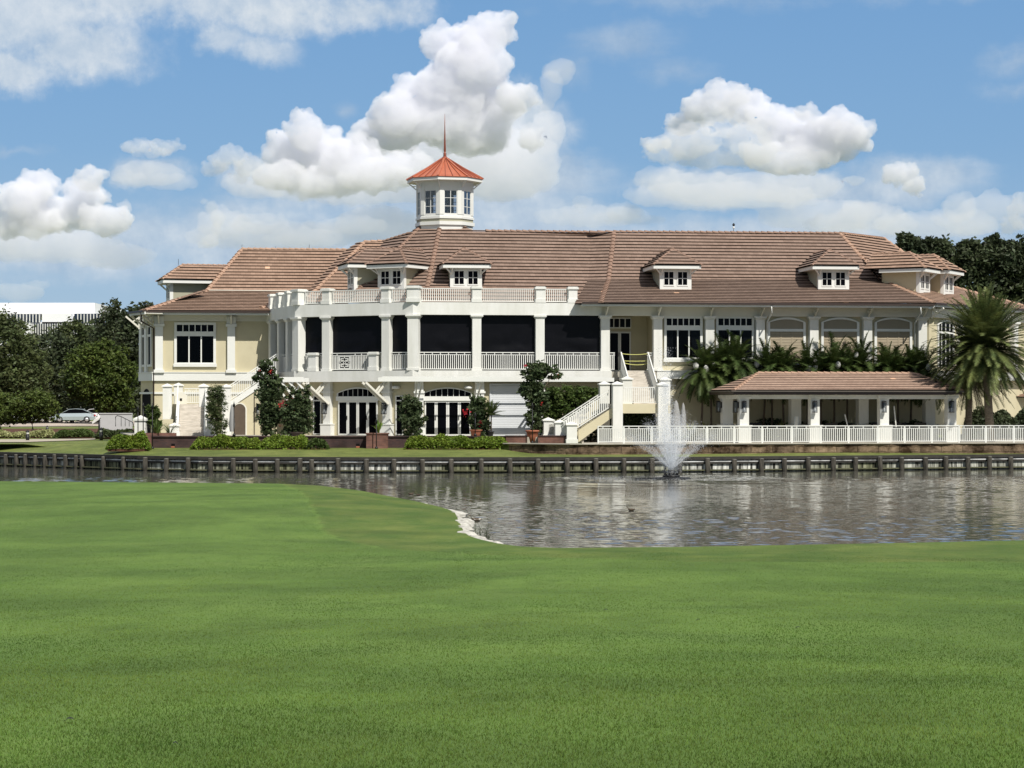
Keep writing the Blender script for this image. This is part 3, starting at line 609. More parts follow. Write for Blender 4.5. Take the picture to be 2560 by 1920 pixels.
# ================================================================ bulkhead
bt=thing('bulkhead','weathered concrete and timber bulkhead with round piles along the far pond bank','bulkhead',(WX(1280,bkD(1280)),bkD(1280),0))
pl=[(WX(px,bkD(px)),bkD(px)) for px in range(-700,3201,50)]
m=MB(); m.sweep(pl,0,-.3,-.8,BT-.02); obj('panel',m,M['seapanel'],bt)
m=MB(); m.sweep(pl,.20,-.25,BT-.14,BT+.03); obj('cap_beam',m,M['seadark'],bt)
m=MB(); m.sweep(pl,.11,.02,.46,.56); obj('waler',m,M['seadark'],bt)
m=MB(); m.sweep(pl,.135,.02,.56,.63); obj('waler_flashing',m,pm('pale_flashing',(.20,.20,.19),.6,.3,hue=(.80,.80,.77),scale=1.1,contrast=2),bt)
m=MB(); m.sweep(pl,.26,.02,.09,.15); obj('ledge',m,M['seamoss'],bt)
PIL=[15,41,64,89,113,137,164,191,205,259,309,363,416,470,526,583,638,693,750,779,845,916,985,1056,1128,1203,1275,1345,1418,1490,1560,1630,1700,1769,1836,1904,1961,2021,2084,2139,2200,2254,2314,2365,2420,2474,2527]
rr=random.Random(3)
for px in PIL:
    D=bkD(px)-.32; x=WX(px,D); hh=BT-.10+rr.uniform(-.05,.04); m=MB(); r0=.135 if px>200 else .14
    m.tube([(x+rr.uniform(-.02,.02),D,-.6),(x,D,hh)],[r0*1.08,r0],10); m.lathe((x,D,hh),[(r0,0),(r0*.9,.03),(0.01,.04)],10,1)
    obj('pile',m,[M['pile'],M['piletop']],bt)
# ================================================================ clubhouse
ZG,ZB,ZT,ZF=1.8,5.79,9.17,9.93          # terrace, balcony, column heads, roof terrace
FM=Fr(WX(1035,133),133,7); K0=(FM.ox,FM.oy); K1=(WX(748,137),137); K2=(WX(676,143.6),143.6)
def azof(a,b): return math.degrees(math.atan2(b[1]-a[1],b[0]-a[0]))
FA=Fr(K1[0],K1[1],azof(K1,K0)); FB=Fr(K2[0],K2[1],azof(K2,K1))
lenA=math.dist(K1,K0); lenB=math.dist(K2,K1)
FL=Fr(WX(500,143),143,7)
sRc=FM.S(2330,0); KR=FM.P(sRc,0,0); FR=Fr(KR.x,KR.y,50)
sLc=FL.S(385,0); KL=FL.P(sLc,0,0)
FLc=Fr(KL.x,KL.y,-62); sLe=FLc.S(352,0)                   # s negative = away to the left back
CH=thing('clubhouse','long cream and white clubhouse with brown tiled hip roofs and a copper-capped cupola','clubhouse',(FM.P(10,4,ZG)))
KM=(FM.P(FM.S(1524),0,0).x,FM.P(FM.S(1524),0,0).y)
class Plane:
    def __init__(s,P,az,pitch):
        s.P=Vector(P); a=R(az); p=R(pitch); s.az=az; s.pitch=pitch
        s.n=Vector((math.sin(a)*math.sin(p),-math.cos(a)*math.sin(p),math.cos(p)))
        s.u=Vector((math.cos(a),math.sin(a),0)); s.w=Vector((-math.sin(a)*math.cos(p),math.cos(a)*math.cos(p),math.sin(p)))
    def ray(s,px,py):
        E=Vector((0,0,EYE)); d=Vector(((px-PX0)/F,1,-(py-HZ)/F)); t=(s.P-E).dot(s.n)/d.dot(s.n); return E+d*t
def clip(poly,b0,keep_above):
    out=[]
    for i in range(len(poly)):
        p,q=poly[i],poly[(i+1)%len(poly)]; ip=(p[1]>=b0)==keep_above or p[1]==b0; iq=(q[1]>=b0)==keep_above or q[1]==b0
        if ip: out.append(p)
        if ip!=iq: t=(b0-p[1])/(q[1]-p[1]); out.append((p[0]+(q[0]-p[0])*t,b0))
    return out
def tiles(mb,pl,pts,e=.38,lift=.072,z0=None,zmin=None):
    if pl.pitch<25: lift=.050
    lift=getattr(pl,'lift',lift)
    """stepped tile courses over the polygon pts (3D, on plane pl)"""
    if mb.uv is None: mb.uv=[]
    ab=[((p-pl.P).dot(pl.u),(p-pl.P).dot(pl.w)) for p in pts]
    if zmin is not None: ab=clip(ab,(zmin-pl.P.z)/math.sin(R(pl.pitch)),True)
    off=min(b for a,b in ab) if z0 is None else z0
    ab=[(a,b-off) for a,b in ab]; P=pl.P+pl.w*off
    bmax=max(b for a,b in ab); bmin=min(b for a,b in ab); i=math.floor(bmin/e)
    sd=hash((round(pl.P.x,1),pl.az))%97
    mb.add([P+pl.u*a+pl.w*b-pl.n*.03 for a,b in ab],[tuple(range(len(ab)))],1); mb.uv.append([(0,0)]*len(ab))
    while i*e<bmax-1e-6:
        c=clip(clip(ab,i*e,True),(i+1)*e,False); c=[p for k,p in enumerate(c) if math.dist(p,c[k-1])>1e-5] if len(c)>2 else c
        if len(c)>=3:
            vs=[P+pl.u*a+pl.w*b+pl.n*(.008+lift*(1-(b-i*e)/e)) for a,b in c]
            mb.add(vs,[tuple(range(len(c)))],0); mb.uv.append([(a/.33+(i%2)*.5+sd,i+.02+.96*(b-i*e)/e+sd) for a,b in c])
            lo=[k for k,p in enumerate(c) if abs(p[1]-i*e)<1e-5]
            if len(lo)==2:
                a0,a1=c[lo[0]][0],c[lo[1]][0]; x=P+pl.w*(i*e)
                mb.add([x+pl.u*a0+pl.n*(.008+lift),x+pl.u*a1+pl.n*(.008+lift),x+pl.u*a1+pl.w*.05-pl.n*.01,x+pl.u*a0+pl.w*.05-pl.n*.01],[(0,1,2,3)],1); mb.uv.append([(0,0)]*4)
        i+=1
def caps(mb,p0,p1,r=.18,st=.40):
    p0=Vector(p0);p1=Vector(p1); Lh=(p1-p0).length; n=max(1,int(Lh/st)); d=(p1-p0)/n; side=d.cross(Vector((0,0,1))).normalized(); up=side.cross(d).normalized()
    for i in range(n):
        a=p0+d*i-d*.06; b=p0+d*(i+1); vs=[]
        for q,rr_,l in ((a,r,.055),(b,r*.82,.02)):
            for k in range(6):
                th=math.pi*k/5; vs.append(q+side*math.cos(th)*rr_+up*(math.sin(th)*rr_*.75+l-.05))
        mb.add(vs,[(k,k+1,k+7,k+6) for k in range(5)]+[(0,1,2,3,4,5)],0)
def roof(name,faces,mats,hips=(),capm=None,parent=CH,label=None):
    m=MB()
    for pl,pts in faces: tiles(m,pl,[pl.ray(*p) if len(p)==2 else Vector(p) for p in pts],zmin=9.96 if pl in (P0p,OA,OB) or name=='link_roof' else None)
    o=obj(name,m,mats,parent,label=label,normals=False)
    if hips:
        for a,b in hips: c=MB(); caps(c,a,b); obj('ridge_cap',c,capm,o)
    return o
zE=FM.Z(1900,757,-1.35)
P1l=Plane(FM.P(FM.S(1900,-1.35),-1.35,zE),7,17.6); P1u=Plane(P1l.ray(1880,701),7,36.6)
Pm=Plane(P1u.ray(1528,640),-19,36.6); Pml=Plane(P1l.ray(1512,725),-12,17.6)
P0p=Plane(Pm.ray(1475,640),10,36.6)
OB=Plane(P0p.ray(1084,640),-24,36.6); OA=Plane(OB.ray(972,650),-58,36.6)
PRl=Plane(P1l.ray(2270,728),50,18.5); PRu=Plane(P1u.ray(2150,640),56,36.6); PRl.lift=.03
print('depths',OB.ray(896,724),OB.ray(1060,740),FB.P(0,0,0),P0p.ray(1112,575),P1u.ray(1800,582),OA.ray(930,700),PRl.ray(2400,760))
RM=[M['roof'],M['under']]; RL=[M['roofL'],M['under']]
roof('main_roof',[(P1u,[(1521,701),(2203,700),(2101,584),(1535,580)]),(P1l,[(1503,757.5),(2336,757.5),(2203,698.5),(1521,699.5)]),
  (Pm,[(1470,701),(1521.5,701),(1535.5,580),(1475,581)]),(Pml,[(1436,760),(1504,758),(1521.5,700),(1470,700.5)]),
  (P0p,[(1035,757),(1475,757),(1475.5,581),(1225,578),(1182,577),(1155,563),(1100,563),(1068,718)])],RM,
  [(P1u.ray(1521,701),P1u.ray(1535,580)),(P1l.ray(1502,757),P1l.ray(1521,701)),(P1u.ray(1535,580),P1u.ray(2101,584)),(P0p.ray(1215,578),P0p.ray(1475,581)),(P1u.ray(1475,581),P1u.ray(1535,580))],M['cap'])
roof('octagon_roof',[(OB,[(1040,757),(1068,722),(1100.5,563),(1050,565),(1005,618),(940,684),(896,724),(860,757)]),
  (OA,[(840,757),(868,757),(896.5,724),(940.5,684),(1005.5,618),(1050,566),(1042,568),(1027,583),(1000,592),(964,602),(942,628),(905,690)])],RM,
  [(P0p.ray(1066,728),P0p.ray(1100,566)),(OB.ray(892,728),OB.ray(1048,570)),(OA.ray(960,604),OA.ray(1030,582))],M['cap'])
PR0=tuple(P1l.ray(2336,757.5)); PR1=tuple(Vector(PR0)+PRl.u*26)
roof('right_roof',[(PRu,[(2200,700),(2340,700),(2262,634),(2210,597),(2101,584)]),(PRl,[PR0,PR1,(2640,780),(2560,765),(2527,755),(2389,720),(2330,690),(2203,699)])],RL,
  [(P1l.ray(2334,757),P1l.ray(2203,700)),(P1u.ray(2203,700),P1u.ray(2101,584)),(PRu.ray(2101,584),PRu.ray(2210,597)),(PRu.ray(2210,597),PRu.ray(2262,634)),(PRl.ray(2375,716),PRl.ray(2560,765))],M['capL'])
zEL=FL.Z(500,777,-1.3)
LWl=Plane(FL.P(0,-1.3,zEL),7,17.6); LWu=Plane(LWl.ray(620,728),7,36.6)
LWs=Plane(LWl.ray(432,752),-50,18.5); LWs.lift=.015
Mf=Plane(W(930,604,149.5),7,36.6); Ml=Plane(Mf.ray(870,648),-60,36.6)
roof('left_roof',[(LWu,[(517,727),(800,729),(880,624.8),(605,623)]),(LWl,[(361,776.5),(730,777),(730,727.5),(517,726)]),(LWs,[(323,784),(361,776.5),(517,726),(500,728),(430,749)])],RL,
  [(LWl.ray(363,776),LWl.ray(517,727)),(LWu.ray(517,727),LWu.ray(605,623)),(LWu.ray(605,623),LWu.ray(870,624.8)),(LWl.ray(653,771),LWl.ray(690,757))],M['capL'])
roof('link_roof',[(Mf,[(760,757),(905,757),(905,690),(944,627),(962,603),(911,605),(847,671),(790,724)]),(Ml,[(735,757),(760,757),(790,724),(847,671),(911,605),(893,608),(868,624),(850,640),(777,721)])],RL,
  [(Mf.ray(760,753),Mf.ray(911,605)),(Mf.ray(911,605),Mf.ray(962,603))],M['capL'])
m=MB(); m.bar(LWl.ray(520,727)+Vector((0,-.04,.05)),LWl.ray(722,729)+Vector((0,-.04,.05)),.10,.05); obj('roof_flashing',m,M['trim'],CH)
# plain rear slopes and body so the house is closed behind
m=MB()
def back(a,b,run,drop):
    a=Vector(a)-Vector((0,0,.05));b=Vector(b)-Vector((0,0,.05)); v=Vector((FM.v[0],FM.v[1],0)); m.add([a,b,b+v*run-Vector((0,0,drop)),a+v*run-Vector((0,0,drop))],[(0,1,2,3)])
back(P0p.ray(1225,579),P1u.ray(2101,585),9,5); back(LWu.ray(605,624),LWu.ray(880,626),7,4.5); back(PRu.ray(2101,585),PRu.ray(2210,598),6,4.5); back(Mf.ray(911,606),Mf.ray(962,604),8,5); back(OA.ray(964,603),OA.ray(1045,570),6,4)
obj('rear_roof',m,M['roofL'],CH,normals=False)
m=MB(); bs=[FM.P(1.5,3.8,0),FM.P(sRc-1.2,3.8,0),FM.P(sRc+1,16,0),FM.P(0,16,0)]; m.prism([(p.x,p.y) for p in bs],ZG,9.3)
bl=[FL.P(sLc+.8,1.2,0),FL.P(9,1.2,0),FL.P(9,9,0),FL.P(sLc+.8,9,0),]; m.prism([(p.x,p.y) for p in bl],ZG,9.2)
obj('core',m,M['dark'],CH)
# ---- upper floor, right wing wall
tw=.20
m=MB(); m.fb(FM,FM.S(1640,tw),FM.S(2335,tw),tw,tw+.3,ZG,9.2); obj('right_wall',m,M['yellow'],CH)
m=MB(); q0=FR.P(.25,.25,0); m.fb(FR,-.1,30,.15,.45,ZG,9.7); obj('end_wall',m,M['yellow'],CH)
m=MB(); m.fb(FL,FL.S(385,0),FL.S(700,0),0,.3,ZG,9.4); obj('left_wall',m,M['yellow'],CH)
m=MB(); m.fb(FLc,sLe,-.02,0.0,.3,ZG,9.4); obj('left_end_wall',m,M['yellow'],CH)
# friezes, soffits, fascia, gutter
def eave(fr,s0,s1,z,tb,name,over=1.35,cap0=True):
    f=MB(); f.fb(fr,s0,s1,-over-.02,-over+.06,z-.26,z-.10); obj(name+'_fascia',f,M['white'],CH)
    g=MB(); g.fb(fr,s0,s1,-over-.16,-over-.03,z-.13,z-.0,0); obj('gutter',g,M['gutter'],CH)
    s=MB(); s.fb(fr,s0,s1,-over+.06,tb,z-.22,z-.18); obj('soffit',s,M['trim'],CH)
eave(FM,FM.S(1455,-1.35),FM.S(2335,-1.35),zE,.2,'eave')
eave(FL,FL.S(361,-1.3),FL.S(672,-1.3),zEL,.0,'eave',1.3)
FR2=Fr(PR0[0],PR0[1],50); eave(FR2,0,26,PR0[2]+.03,1.6,'eave',-.02)
eLs=FLc.S(362,-1.2); eave(FLc,FLc.S(324,-1.2),eLs,zEL,0,'eave',1.2)
m=MB(); m.sweep([(FM.P(FM.S(1500),0,0).x,FM.P(FM.S(1500),0,0).y),(KR.x,KR.y),(FR.P(14,0,0).x,FR.P(14,0,0).y)],.10,-.30,ZT+.003,zE-.22); obj('frieze',m,M['trim'],CH)
a=FLc.P(sLe,0,0); b=FL.P(FL.S(690),0,0); m=MB(); m.sweep([(a.x,a.y),(KL.x,KL.y),(b.x,b.y)],.06,-.2,zEL-.62,zEL-.22); obj('frieze',m,M['trim'],CH)
def column(fr,s,t,z0,z1,w=.54,mat='stucco_white',base=True,cap=True,parent=CH,name='column'):
    m=MB(); h=w/2; m.fb(fr,s-h,s+h,t-h,t+h,z0,z1-.22)
    if cap: m.fb(fr,s-h-.004,s+h+.004,t-h-.004,t+h+.004,z1-.225,z1-.10,tx=.10); m.fb(fr,s-h-.115,s+h+.115,t-h-.115,t+h+.115,z1-.10,z1-.002)
    else: m.fb(fr,s-h,s+h,t-h,t+h,z1-.22,z1)
    if base: m.fb(fr,s-h-.05,s+h+.05,t-h-.05,t+h+.05,z0,z0+.14)
    return obj(name,m,M[mat],parent)
for px in (1191,1349,1512): column(FM,FM.S(px),0,ZB,ZT)
for px in (1643,1773,1899,2033,2167,2304): column(FM,FM.S(px),0,5.79,ZT,.54)
column(FR,3.6,0,5.79,ZT); column(FR,7.2,0,5.79,ZT); column(FR,10.8,0,5.79,ZT)
mid=(azof(K1,K0)+7)/2; column(Fr(K0[0],K0[1],mid),0,0,ZB,ZT,.66)
column(Fr(K1[0],K1[1],(FA.az+FB.az)/2),0,0,ZB,ZT,.62)
for px in (820,969): column(FA,FA.S(px),0,ZB,ZT)
for f in (.10,.40,.70): column(FB,lenB*f,0,ZB,ZT,.50)
def pil(fr,px,z0,z1,w=.50,t=-.08):
    s=fr.S(px,t-.15); m=MB(); m.fb(fr,s-w/2,s+w/2,t-.15,t+.15,z0+.2,z1-.2); m.fb(fr,s-w/2-.1,s+w/2+.1,t-.24,t+.15,z1-.2,z1-.02); m.fb(fr,s-w/2-.09,s+w/2+.09,t-.22,t+.15,z0,z0+.2)
    m.fb(fr,s-w/2-.05,s+w/2+.05,t-.18,t+.15,z1,z1+.45); obj('pilaster',m,M['white'],CH)
zLc=FL.Z(500,809); zLb=FL.Z(500,932)
for px in (397.5,578,690): pil(FL,px,zLb,zLc)
for s in (sLe+.25,sLe*.52):
    m=MB(); m.fb(FLc,s-.22,s+.22,-.14,.1,zLb,zLc+.3); obj('pilaster',m,M['white'],CH)
# struts under the eaves
def strut(fr,s,t0,z0,t1,z1,w=.09,x=None):
    m=MB(); m.bar(fr.P(s,t0,z0),fr.P(s,t1,z1),w,.11)
    m.bar(fr.P(s,t0+.0,z0-.1),fr.P(s,t0+.0,z1),w,.08,side=(fr.u[0],fr.u[1],0)); m.bar(fr.P(s,(t0+t1)/2,(z0+z1)/2),fr.P(s,t0,z1-.05),.06,.07)
    obj('bracket',m,M['trim'],CH)
for px in (1512,1643,1773,1899,2033,2167,2304): strut(FM,FM.S(px)+.02,-.30,ZT+.02,-1.2,zE-.26)
for px in (397.5,578): strut(FL,FL.S(px),-.3,zLc+.02,-1.15,zEL-.26)
for s in (sLe+.2,sLe*.52): strut(FLc,s,-.2,zLc-.2,-1.1,zEL-.26)
strut(Fr(KL.x,KL.y,-27),0,-.25,zLc+.05,-1.35,zEL-.24); strut(Fr(KR.x,KR.y,34),-.3,-.3,ZT,-1.3,zE-.26)
# downspouts
for px,px2 in ((1929,1917),(2302,2287)):
    s=FM.S(px,-1.4); s2=FM.S(px2,-.05); m=MB(); m.tube([FM.P(s,-1.4,zE-.1),FM.P(s,-1.4,zE-.62),FM.P(s2,-.08,zE-1.15),FM.P(s2,-.05,5.85)],.055,6); obj('downspout',m,M['white'],CH)
m=MB(); s=FL.S(353,-1.4); m.tube([FL.P(s,-1.35,zEL-.1),FL.P(s,-1.35,zEL-.7),FL.P(FL.S(384,-.2),-.15,zEL-1.1),FL.P(FL.S(384,-.15),-.15,ZG)],.06,6); obj('downspout',m,M['gutter'],CH)
# bands
m=MB(); m.sweep([(FM.P(FM.S(1640),0,0).x,FM.P(FM.S(1640),0,0).y),(KR.x,KR.y),(FR.P(14,0,0).x,FR.P(14,0,0).y)],.34,-.2,5.30,5.76); m.sweep([(FM.P(FM.S(1640),0,0).x,FM.P(FM.S(1640),0,0).y),(KR.x,KR.y),(FR.P(14,0,0).x,FR.P(14,0,0).y)],.38,-.2,5.763,5.82); obj('floor_band',m,M['white'],CH)
m=MB(); m.sweep([(a.x,a.y),(KL.x,KL.y),(b.x,b.y)],.16,-.1,FL.Z(500,952),zLb); m.sweep([(a.x,a.y),(KL.x,KL.y),(b.x,b.y)],.20,-.1,zLb,zLb+.05); obj('floor_band',m,M['white'],CH)
m=MB(); m.sweep([(a.x,a.y),(KL.x,KL.y),(b.x,b.y)],.10,-.1,FL.Z(500,985),FL.Z(500,980)); obj('string_course',m,M['white'],CH)
# arch on the chamfered left end, ground floor
def arch_pts(c,w,z0,zs,rise,n=14):
    pts=[(c-w/2,z0)]
    for i in range(n+1):
        a=math.pi-math.pi*i/n if rise>=w/2-1e-6 else None
        if a is not None: pts.append((c+w/2*math.cos(a),zs+rise*math.sin(a)))
        else:
            f=-1+2*i/n; pts.append((c+w/2*f,zs+rise*(1-f*f)))
    pts.append((c+w/2,z0)); return pts
def arch_panel(mb,fr,c,w,z0,zs,rise,t0,t1,mi=0):
    pts=arch_pts(c,w,z0,zs,rise); n=len(pts)
    mb.add([fr.P(x,t0,z) for x,z in pts]+[fr.P(x,t1,z) for x,z in pts],[tuple(range(n)),tuple(range(n,2*n))[::-1]]+[(i,i+n,(i+1)%n+n,(i+1)%n) for i in range(n)],mi)
def arch_ring(mb,fr,c,w,z0,zs,rise,th,t0,t1,mi=0):
    o=arch_pts(c,w,z0,zs,rise+0); i_=arch_pts(c,w-2*th,z0,zs,max(.02,rise-th*.9)); n=len(o); vs=[]
    for L_ in (o,i_):
        for t in (t0,t1): vs+= [fr.P(x,t,z) for x,z in L_]
    fs=[]
    for k in range(n-1):
        fs+=[(k,k+1,2*n+k+1,2*n+k),(n+k,3*n+k,3*n+k+1,n+k+1),(k,n+k,n+k+1,k+1),(2*n+k,2*n+k+1,3*n+k+1,3*n+k)]
    mb.add(vs,fs,mi)
m=MB(); arch_panel(m,FLc,sLe*.55,abs(sLe)*.62,ZG,ZG+2.5,.45,-.03,.05); obj('arched_opening',m,M['dark'],CH)
# ---- windows
def club_window(fr,x0,x1,y0,y1,t,curtain=False):
    s0,s1=fr.S(x0,t),fr.S(x1,t); zt,zb=fr.Z((x0+x1)/2,y0,t),fr.Z((x0+x1)/2,y1,t); w=s1-s0; h=zt-zb; m=MB()
    X=lambda f:s0+w*f; Zf=lambda f:zt-h*f
    e=.062
    m.fb(fr,s0,X(e),t-.09,t+.03,Zf(.93),zt); m.fb(fr,X(1-e),s1,t-.09,t+.03,Zf(.93),zt); m.fb(fr,X(e),X(1-e),t-.09,t+.03,Zf(.055),zt)
    m.fb(fr,X(e),X(1-e),t-.085,t+.03,Zf(.31),Zf(.205)); m.fb(fr,X(e),X(1-e),t-.075,t+.03,Zf(.93),Zf(.905)); m.fb(fr,s0-.05,s1+.05,t-.14,t+.03,zb,Zf(.93))
    n=6
    for i in range(1,n): c=e+(1-2*e)*i/n; m.fb(fr,X(c)-.03,X(c)+.03,t-.05,t+.03,Zf(.205),Zf(.055))
    for i in (1,2): c=e+(1-2*e)*i/3; m.fb(fr,X(c)-.04,X(c)+.04,t-.06,t+.03,Zf(.905),Zf(.31))
    o=obj('window',m,M['white'],CH)
    g=MB(); g.fb(fr,X(e),X(1-e),t-.022,t-.016,Zf(.905),Zf(.055)); obj('pane',g,M['glass'],o)
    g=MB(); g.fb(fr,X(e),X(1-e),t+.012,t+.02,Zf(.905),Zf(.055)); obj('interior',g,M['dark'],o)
    if curtain:
        for f0,f1,k in ((e,.24,.0),(.72,1-e,.0)):
            g=MB(); nn=8
            for i in range(nn): 
                c0=f0+(f1-f0)*i/nn; c1=f0+(f1-f0)*(i+.7)/nn; g.fb(fr,X(c0),X(c1),t-.008,t+.006,Zf(.905),Zf(.32))
            obj('curtain',g,M['curtain'],o)
club_window(FM,1660,1756,790,905,.12,True); club_window(FM,1789.5,1885,790,905,.12,True)
club_window(FL,435.5,540,806,917,-.02)
def shutter_window(fr,x0,x1,t):
    s0,s1=fr.S(x0,t),fr.S(x1,t); c=(s0+s1)/2; w=s1-s0; xm=(x0+x1)/2; zt=fr.Z(xm,793,t); zb=fr.Z(xm,912,t); rise=.32
    m=MB(); arch_ring(m,fr,c,w,zb+.15,zt-rise,rise,.15,t-.10,t+.05); m.fb(fr,c-w/2+.15,c+w/2-.15,t-.095,t+.04,fr.Z(xm,829,t),fr.Z(xm,822.5,t)); m.fb(fr,s0-.05,s1+.05,t-.14,t+.05,zb,zb+.15)
    o=obj('shuttered_window',m,M['white'],CH)
    g=MB(); arch_panel(g,fr,c,w-.28,fr.Z(xm,824,t),zt-rise,rise-.12,t-.03,t+.03); obj('arched_panel',g,M['taupe'],o)
    g=MB(); z1=fr.Z(xm,829,t); z0=zb+.15; s0_=c-w/2+.15; s1_=c+w/2-.15; ww=(s1_-s0_)/3
    g.fb(fr,s0_,s1_,t-.01,t+.03,z0,z1)
    for k in range(3):
        g.fb(fr,s0_+k*ww,s0_+k*ww+.05,t-.05,t-.012,z0,z1); g.fb(fr,s0_+(k+1)*ww-.05,s0_+(k+1)*ww-.004,t-.05,t-.012,z0,z1)
        z=z0+.03
        while z<z1-.08:
            a0=fr.P(s0_+k*ww+.05,t-.012,z+.075); a1=fr.P(s0_+(k+1)*ww-.05,t-.012,z+.075); b0_=fr.P(s0_+k*ww+.05,t-.048,z); b1_=fr.P(s0_+(k+1)*ww-.05,t-.048,z)
            g.add([a0,a1,b1_,b0_,a0-Vector((0,0,.06)),a1-Vector((0,0,.06)),b1_-Vector((0,0,.012)),b0_-Vector((0,0,.012))],[(0,1,2,3),(3,2,6,7),(7,6,5,4)]); z+=.095
    obj('louvre_shutter',g,M['shutter'],o)
for a_,b_ in ((1918.5,2013.5),(2052.5,2147.5),(2185.5,2279.5)): shutter_window(FM,a_,b_,.12)
def arch_window(fr,c,w,z0,zs,rise,t):
    m=MB(); arch_ring(m,fr,c,w,z0,zs,rise,.12,t-.10,t+.02)
    for f in (-.25,0,.25): m.fb(fr,c+f*w-.025,c+f*w+.025,t-.06,t+.02,z0,zs+rise*.8)
    m.fb(fr,c-w/2+.12,c+w/2-.12,t-.08,t+.02,zs-.55,zs-.43); o=obj('arched_window',m,M['white'],CH); g=MB(); arch_panel(g,fr,c,w-.2,z0,zs,rise-.1,t-.02,t+.01); obj('pane',g,M['pane'],o)
arch_window(FR,1.9,2.1,6.1,8.75,.3,.13); arch_window(FR,5.4,2.1,6.1,8.75,.3,.13)
for s in (sLe*.27,sLe*.76):   # narrow windows on the left chamfer
    m=MB(); w=abs(sLe)*.30; z1=zLc-.1; z0=zLb+.4
    m.fb(FLc,s-w/2,s-w/2+.12,-.1,.02,z0,z1);m.fb(FLc,s+w/2-.12,s+w/2,-.1,.02,z0,z1);m.fb(FLc,s-w/2+.12,s+w/2-.12,-.1,.02,z1-.12,z1);m.fb(FLc,s-w/2+.12,s+w/2-.12,-.1,.02,z0,z0+.15);m.fb(FLc,s-w/2+.12,s+w/2-.12,-.1,.02,z1-.75,z1-.6)
    o=obj('window',m,M['white'],CH); g=MB(); g.fb(FLc,s-w/2+.1,s+w/2-.1,-.03,-.02,z0+.1,z1-.1); obj('pane',g,M['pane'],o)
# ---- balcony, parapet, roof terrace
POLY=[K2,K1,K0,(FM.P(FM.S(1527),0,0).x,FM.P(FM.S(1527),0,0).y)]
pe=FM.P(FM.S(1459),0,0); POLYT=[K2,K1,K0,(pe.x,pe.y)]
m=MB(); m.sweep(POLY,.38,-.6,5.12,ZB-.004); obj('balcony_slab',m,M['stucco_white'],CH)
m=MB(); back_=[FM.P(FM.S(1640),3.3,0),FM.P(1,4.2,0),FM.P(-6,8,0)]; pp=[FM.P(FM.S(1640),-.3,0)]
m.prism([K2,K1,K0,(POLY[3][0],POLY[3][1]),(pp[0].x,pp[0].y)]+[(p.x,p.y) for p in back_],5.2,5.74); obj('balcony_floor',m,M['concrete'],CH)
m=MB(); m.sweep(POLYT,.30,-.30,ZT,ZF); obj('parapet_beam',m,M['stucco_white'],CH,label='white stucco beam with faint rain stains')
m=MB(); m.prism([K2,K1,K0,(pe.x,pe.y)]+[(p.x,p.y) for p in (FM.P(FM.S(1459),4.5,0),FM.P(1,5,0),FM.P(-6,8.5,0))],ZT+.05,ZF-.05); obj('terrace_deck',m,M['concrete'],CH)
m=MB(); q=FM.P(FM.S(1503),0,0); m.fb(FM,FM.S(1459),FM.S(1503),-.18,.3,ZT+.002,zE-.23); obj('end_beam',m,M['stucco_white'],CH)
def pedestal(fr,s,t,z0,z1,w,h=None,mat='stucco_white',pyr=False,parent=CH,name='pedestal'):
    m=MB(); a=w/2; m.fb(fr,s-a-.05,s+a+.05,t-a-.05,t+a+.05,z0,z0+.24); m.fb(fr,s-a,s+a,t-a,t+a,z0+.24,z1-.16); m.fb(fr,s-a-.07,s+a+.07,t-a-.07,t+a+.07,z1-.16,z1-.04 if not pyr else z1-.10)
    if pyr:
        b=a+.07; zz=z1-.10; m.add([fr.P(s-b,t-b,zz),fr.P(s+b,t-b,zz),fr.P(s+b,t+b,zz),fr.P(s-b,t+b,zz),fr.P(s,t,z1+.06)],[(0,1,4),(1,2,4),(2,3,4),(3,0,4)])
    else: m.fb(fr,s-a-.02,s+a+.02,t-a-.02,t+a+.02,z1-.04,z1)
    return obj(name,m,M[mat],parent)
ZP=10.92
for px in (1191,1350,1431): pedestal(FM,FM.S(px),0,ZF,ZP,.54)
pedestal(Fr(K0[0],K0[1],mid),0,0,ZF,ZP,.72)
for px in (819.5,968): pedestal(FA,FA.S(px),0,ZF,ZP,.54)
pedestal(Fr(K1[0],K1[1],(FA.az+FB.az)/2),0,0,ZF,ZP,.66)
for f in (.10,.40,.70): pedestal(FB,lenB*f,0,ZF,ZP,.5)
def rail(p0,p1,h=1.05,sp=.127,double=True,name='balustrade',parent=CH,mat='white',bw=.046,post=None,top=.07,gap=4,label=None):
    p0=Vector(p0);p1=Vector(p1); m=MB(); Z=Vector((0,0,1)); d=p1-p0; L_=Vector((d.x,d.y,0)).length; n=max(2,int(L_/sp))
    m.bar(p0+Z*h,p1+Z*h,top,.05); hs=h-.14 if double else h-.02
    if double: m.bar(p0+Z*hs,p1+Z*hs,.05,.035)
    m.bar(p0+Z*.09,p1+Z*.09,.05,.045); u=Vector((d.x,d.y,0)).normalized()
    for i in range(n+1):
        q=p0+d*(i/n) if n else p0; q=p0+d*((i+.5)/(n+1)); b=q+Z*.1; t=q+Z*(hs-.01)
        m.bar(b,t,bw,bw,side=u)
        if double and i%gap==gap//2: m.bar(q+Z*hs,q+Z*h,bw,bw,side=u)
    if post:
        k=max(1,round(L_/post))
        for i in range(k+1): q=p0+d*(i/k); m.bar(q-Z*.06,q+Z*(h),.06,.06,side=u)
    return obj(name,m,M[mat],parent,label=label)
def railfr(fr,xa,xb,t,z,h,**k):
    sa,sb=fr.S(xa,t),fr.S(xb,t); return rail(fr.P(sa,t,z),fr.P(sb,t,z),h,**k)
for a_,b_ in ((1048,1180),(1202,1338),(1361,1420)): railfr(FM,a_,b_,0,ZF,.84,double=False)
for a_,b_ in ((762,808),(831,957),(980,1022)): railfr(FA,a_,b_,0,ZF,.84,double=False)
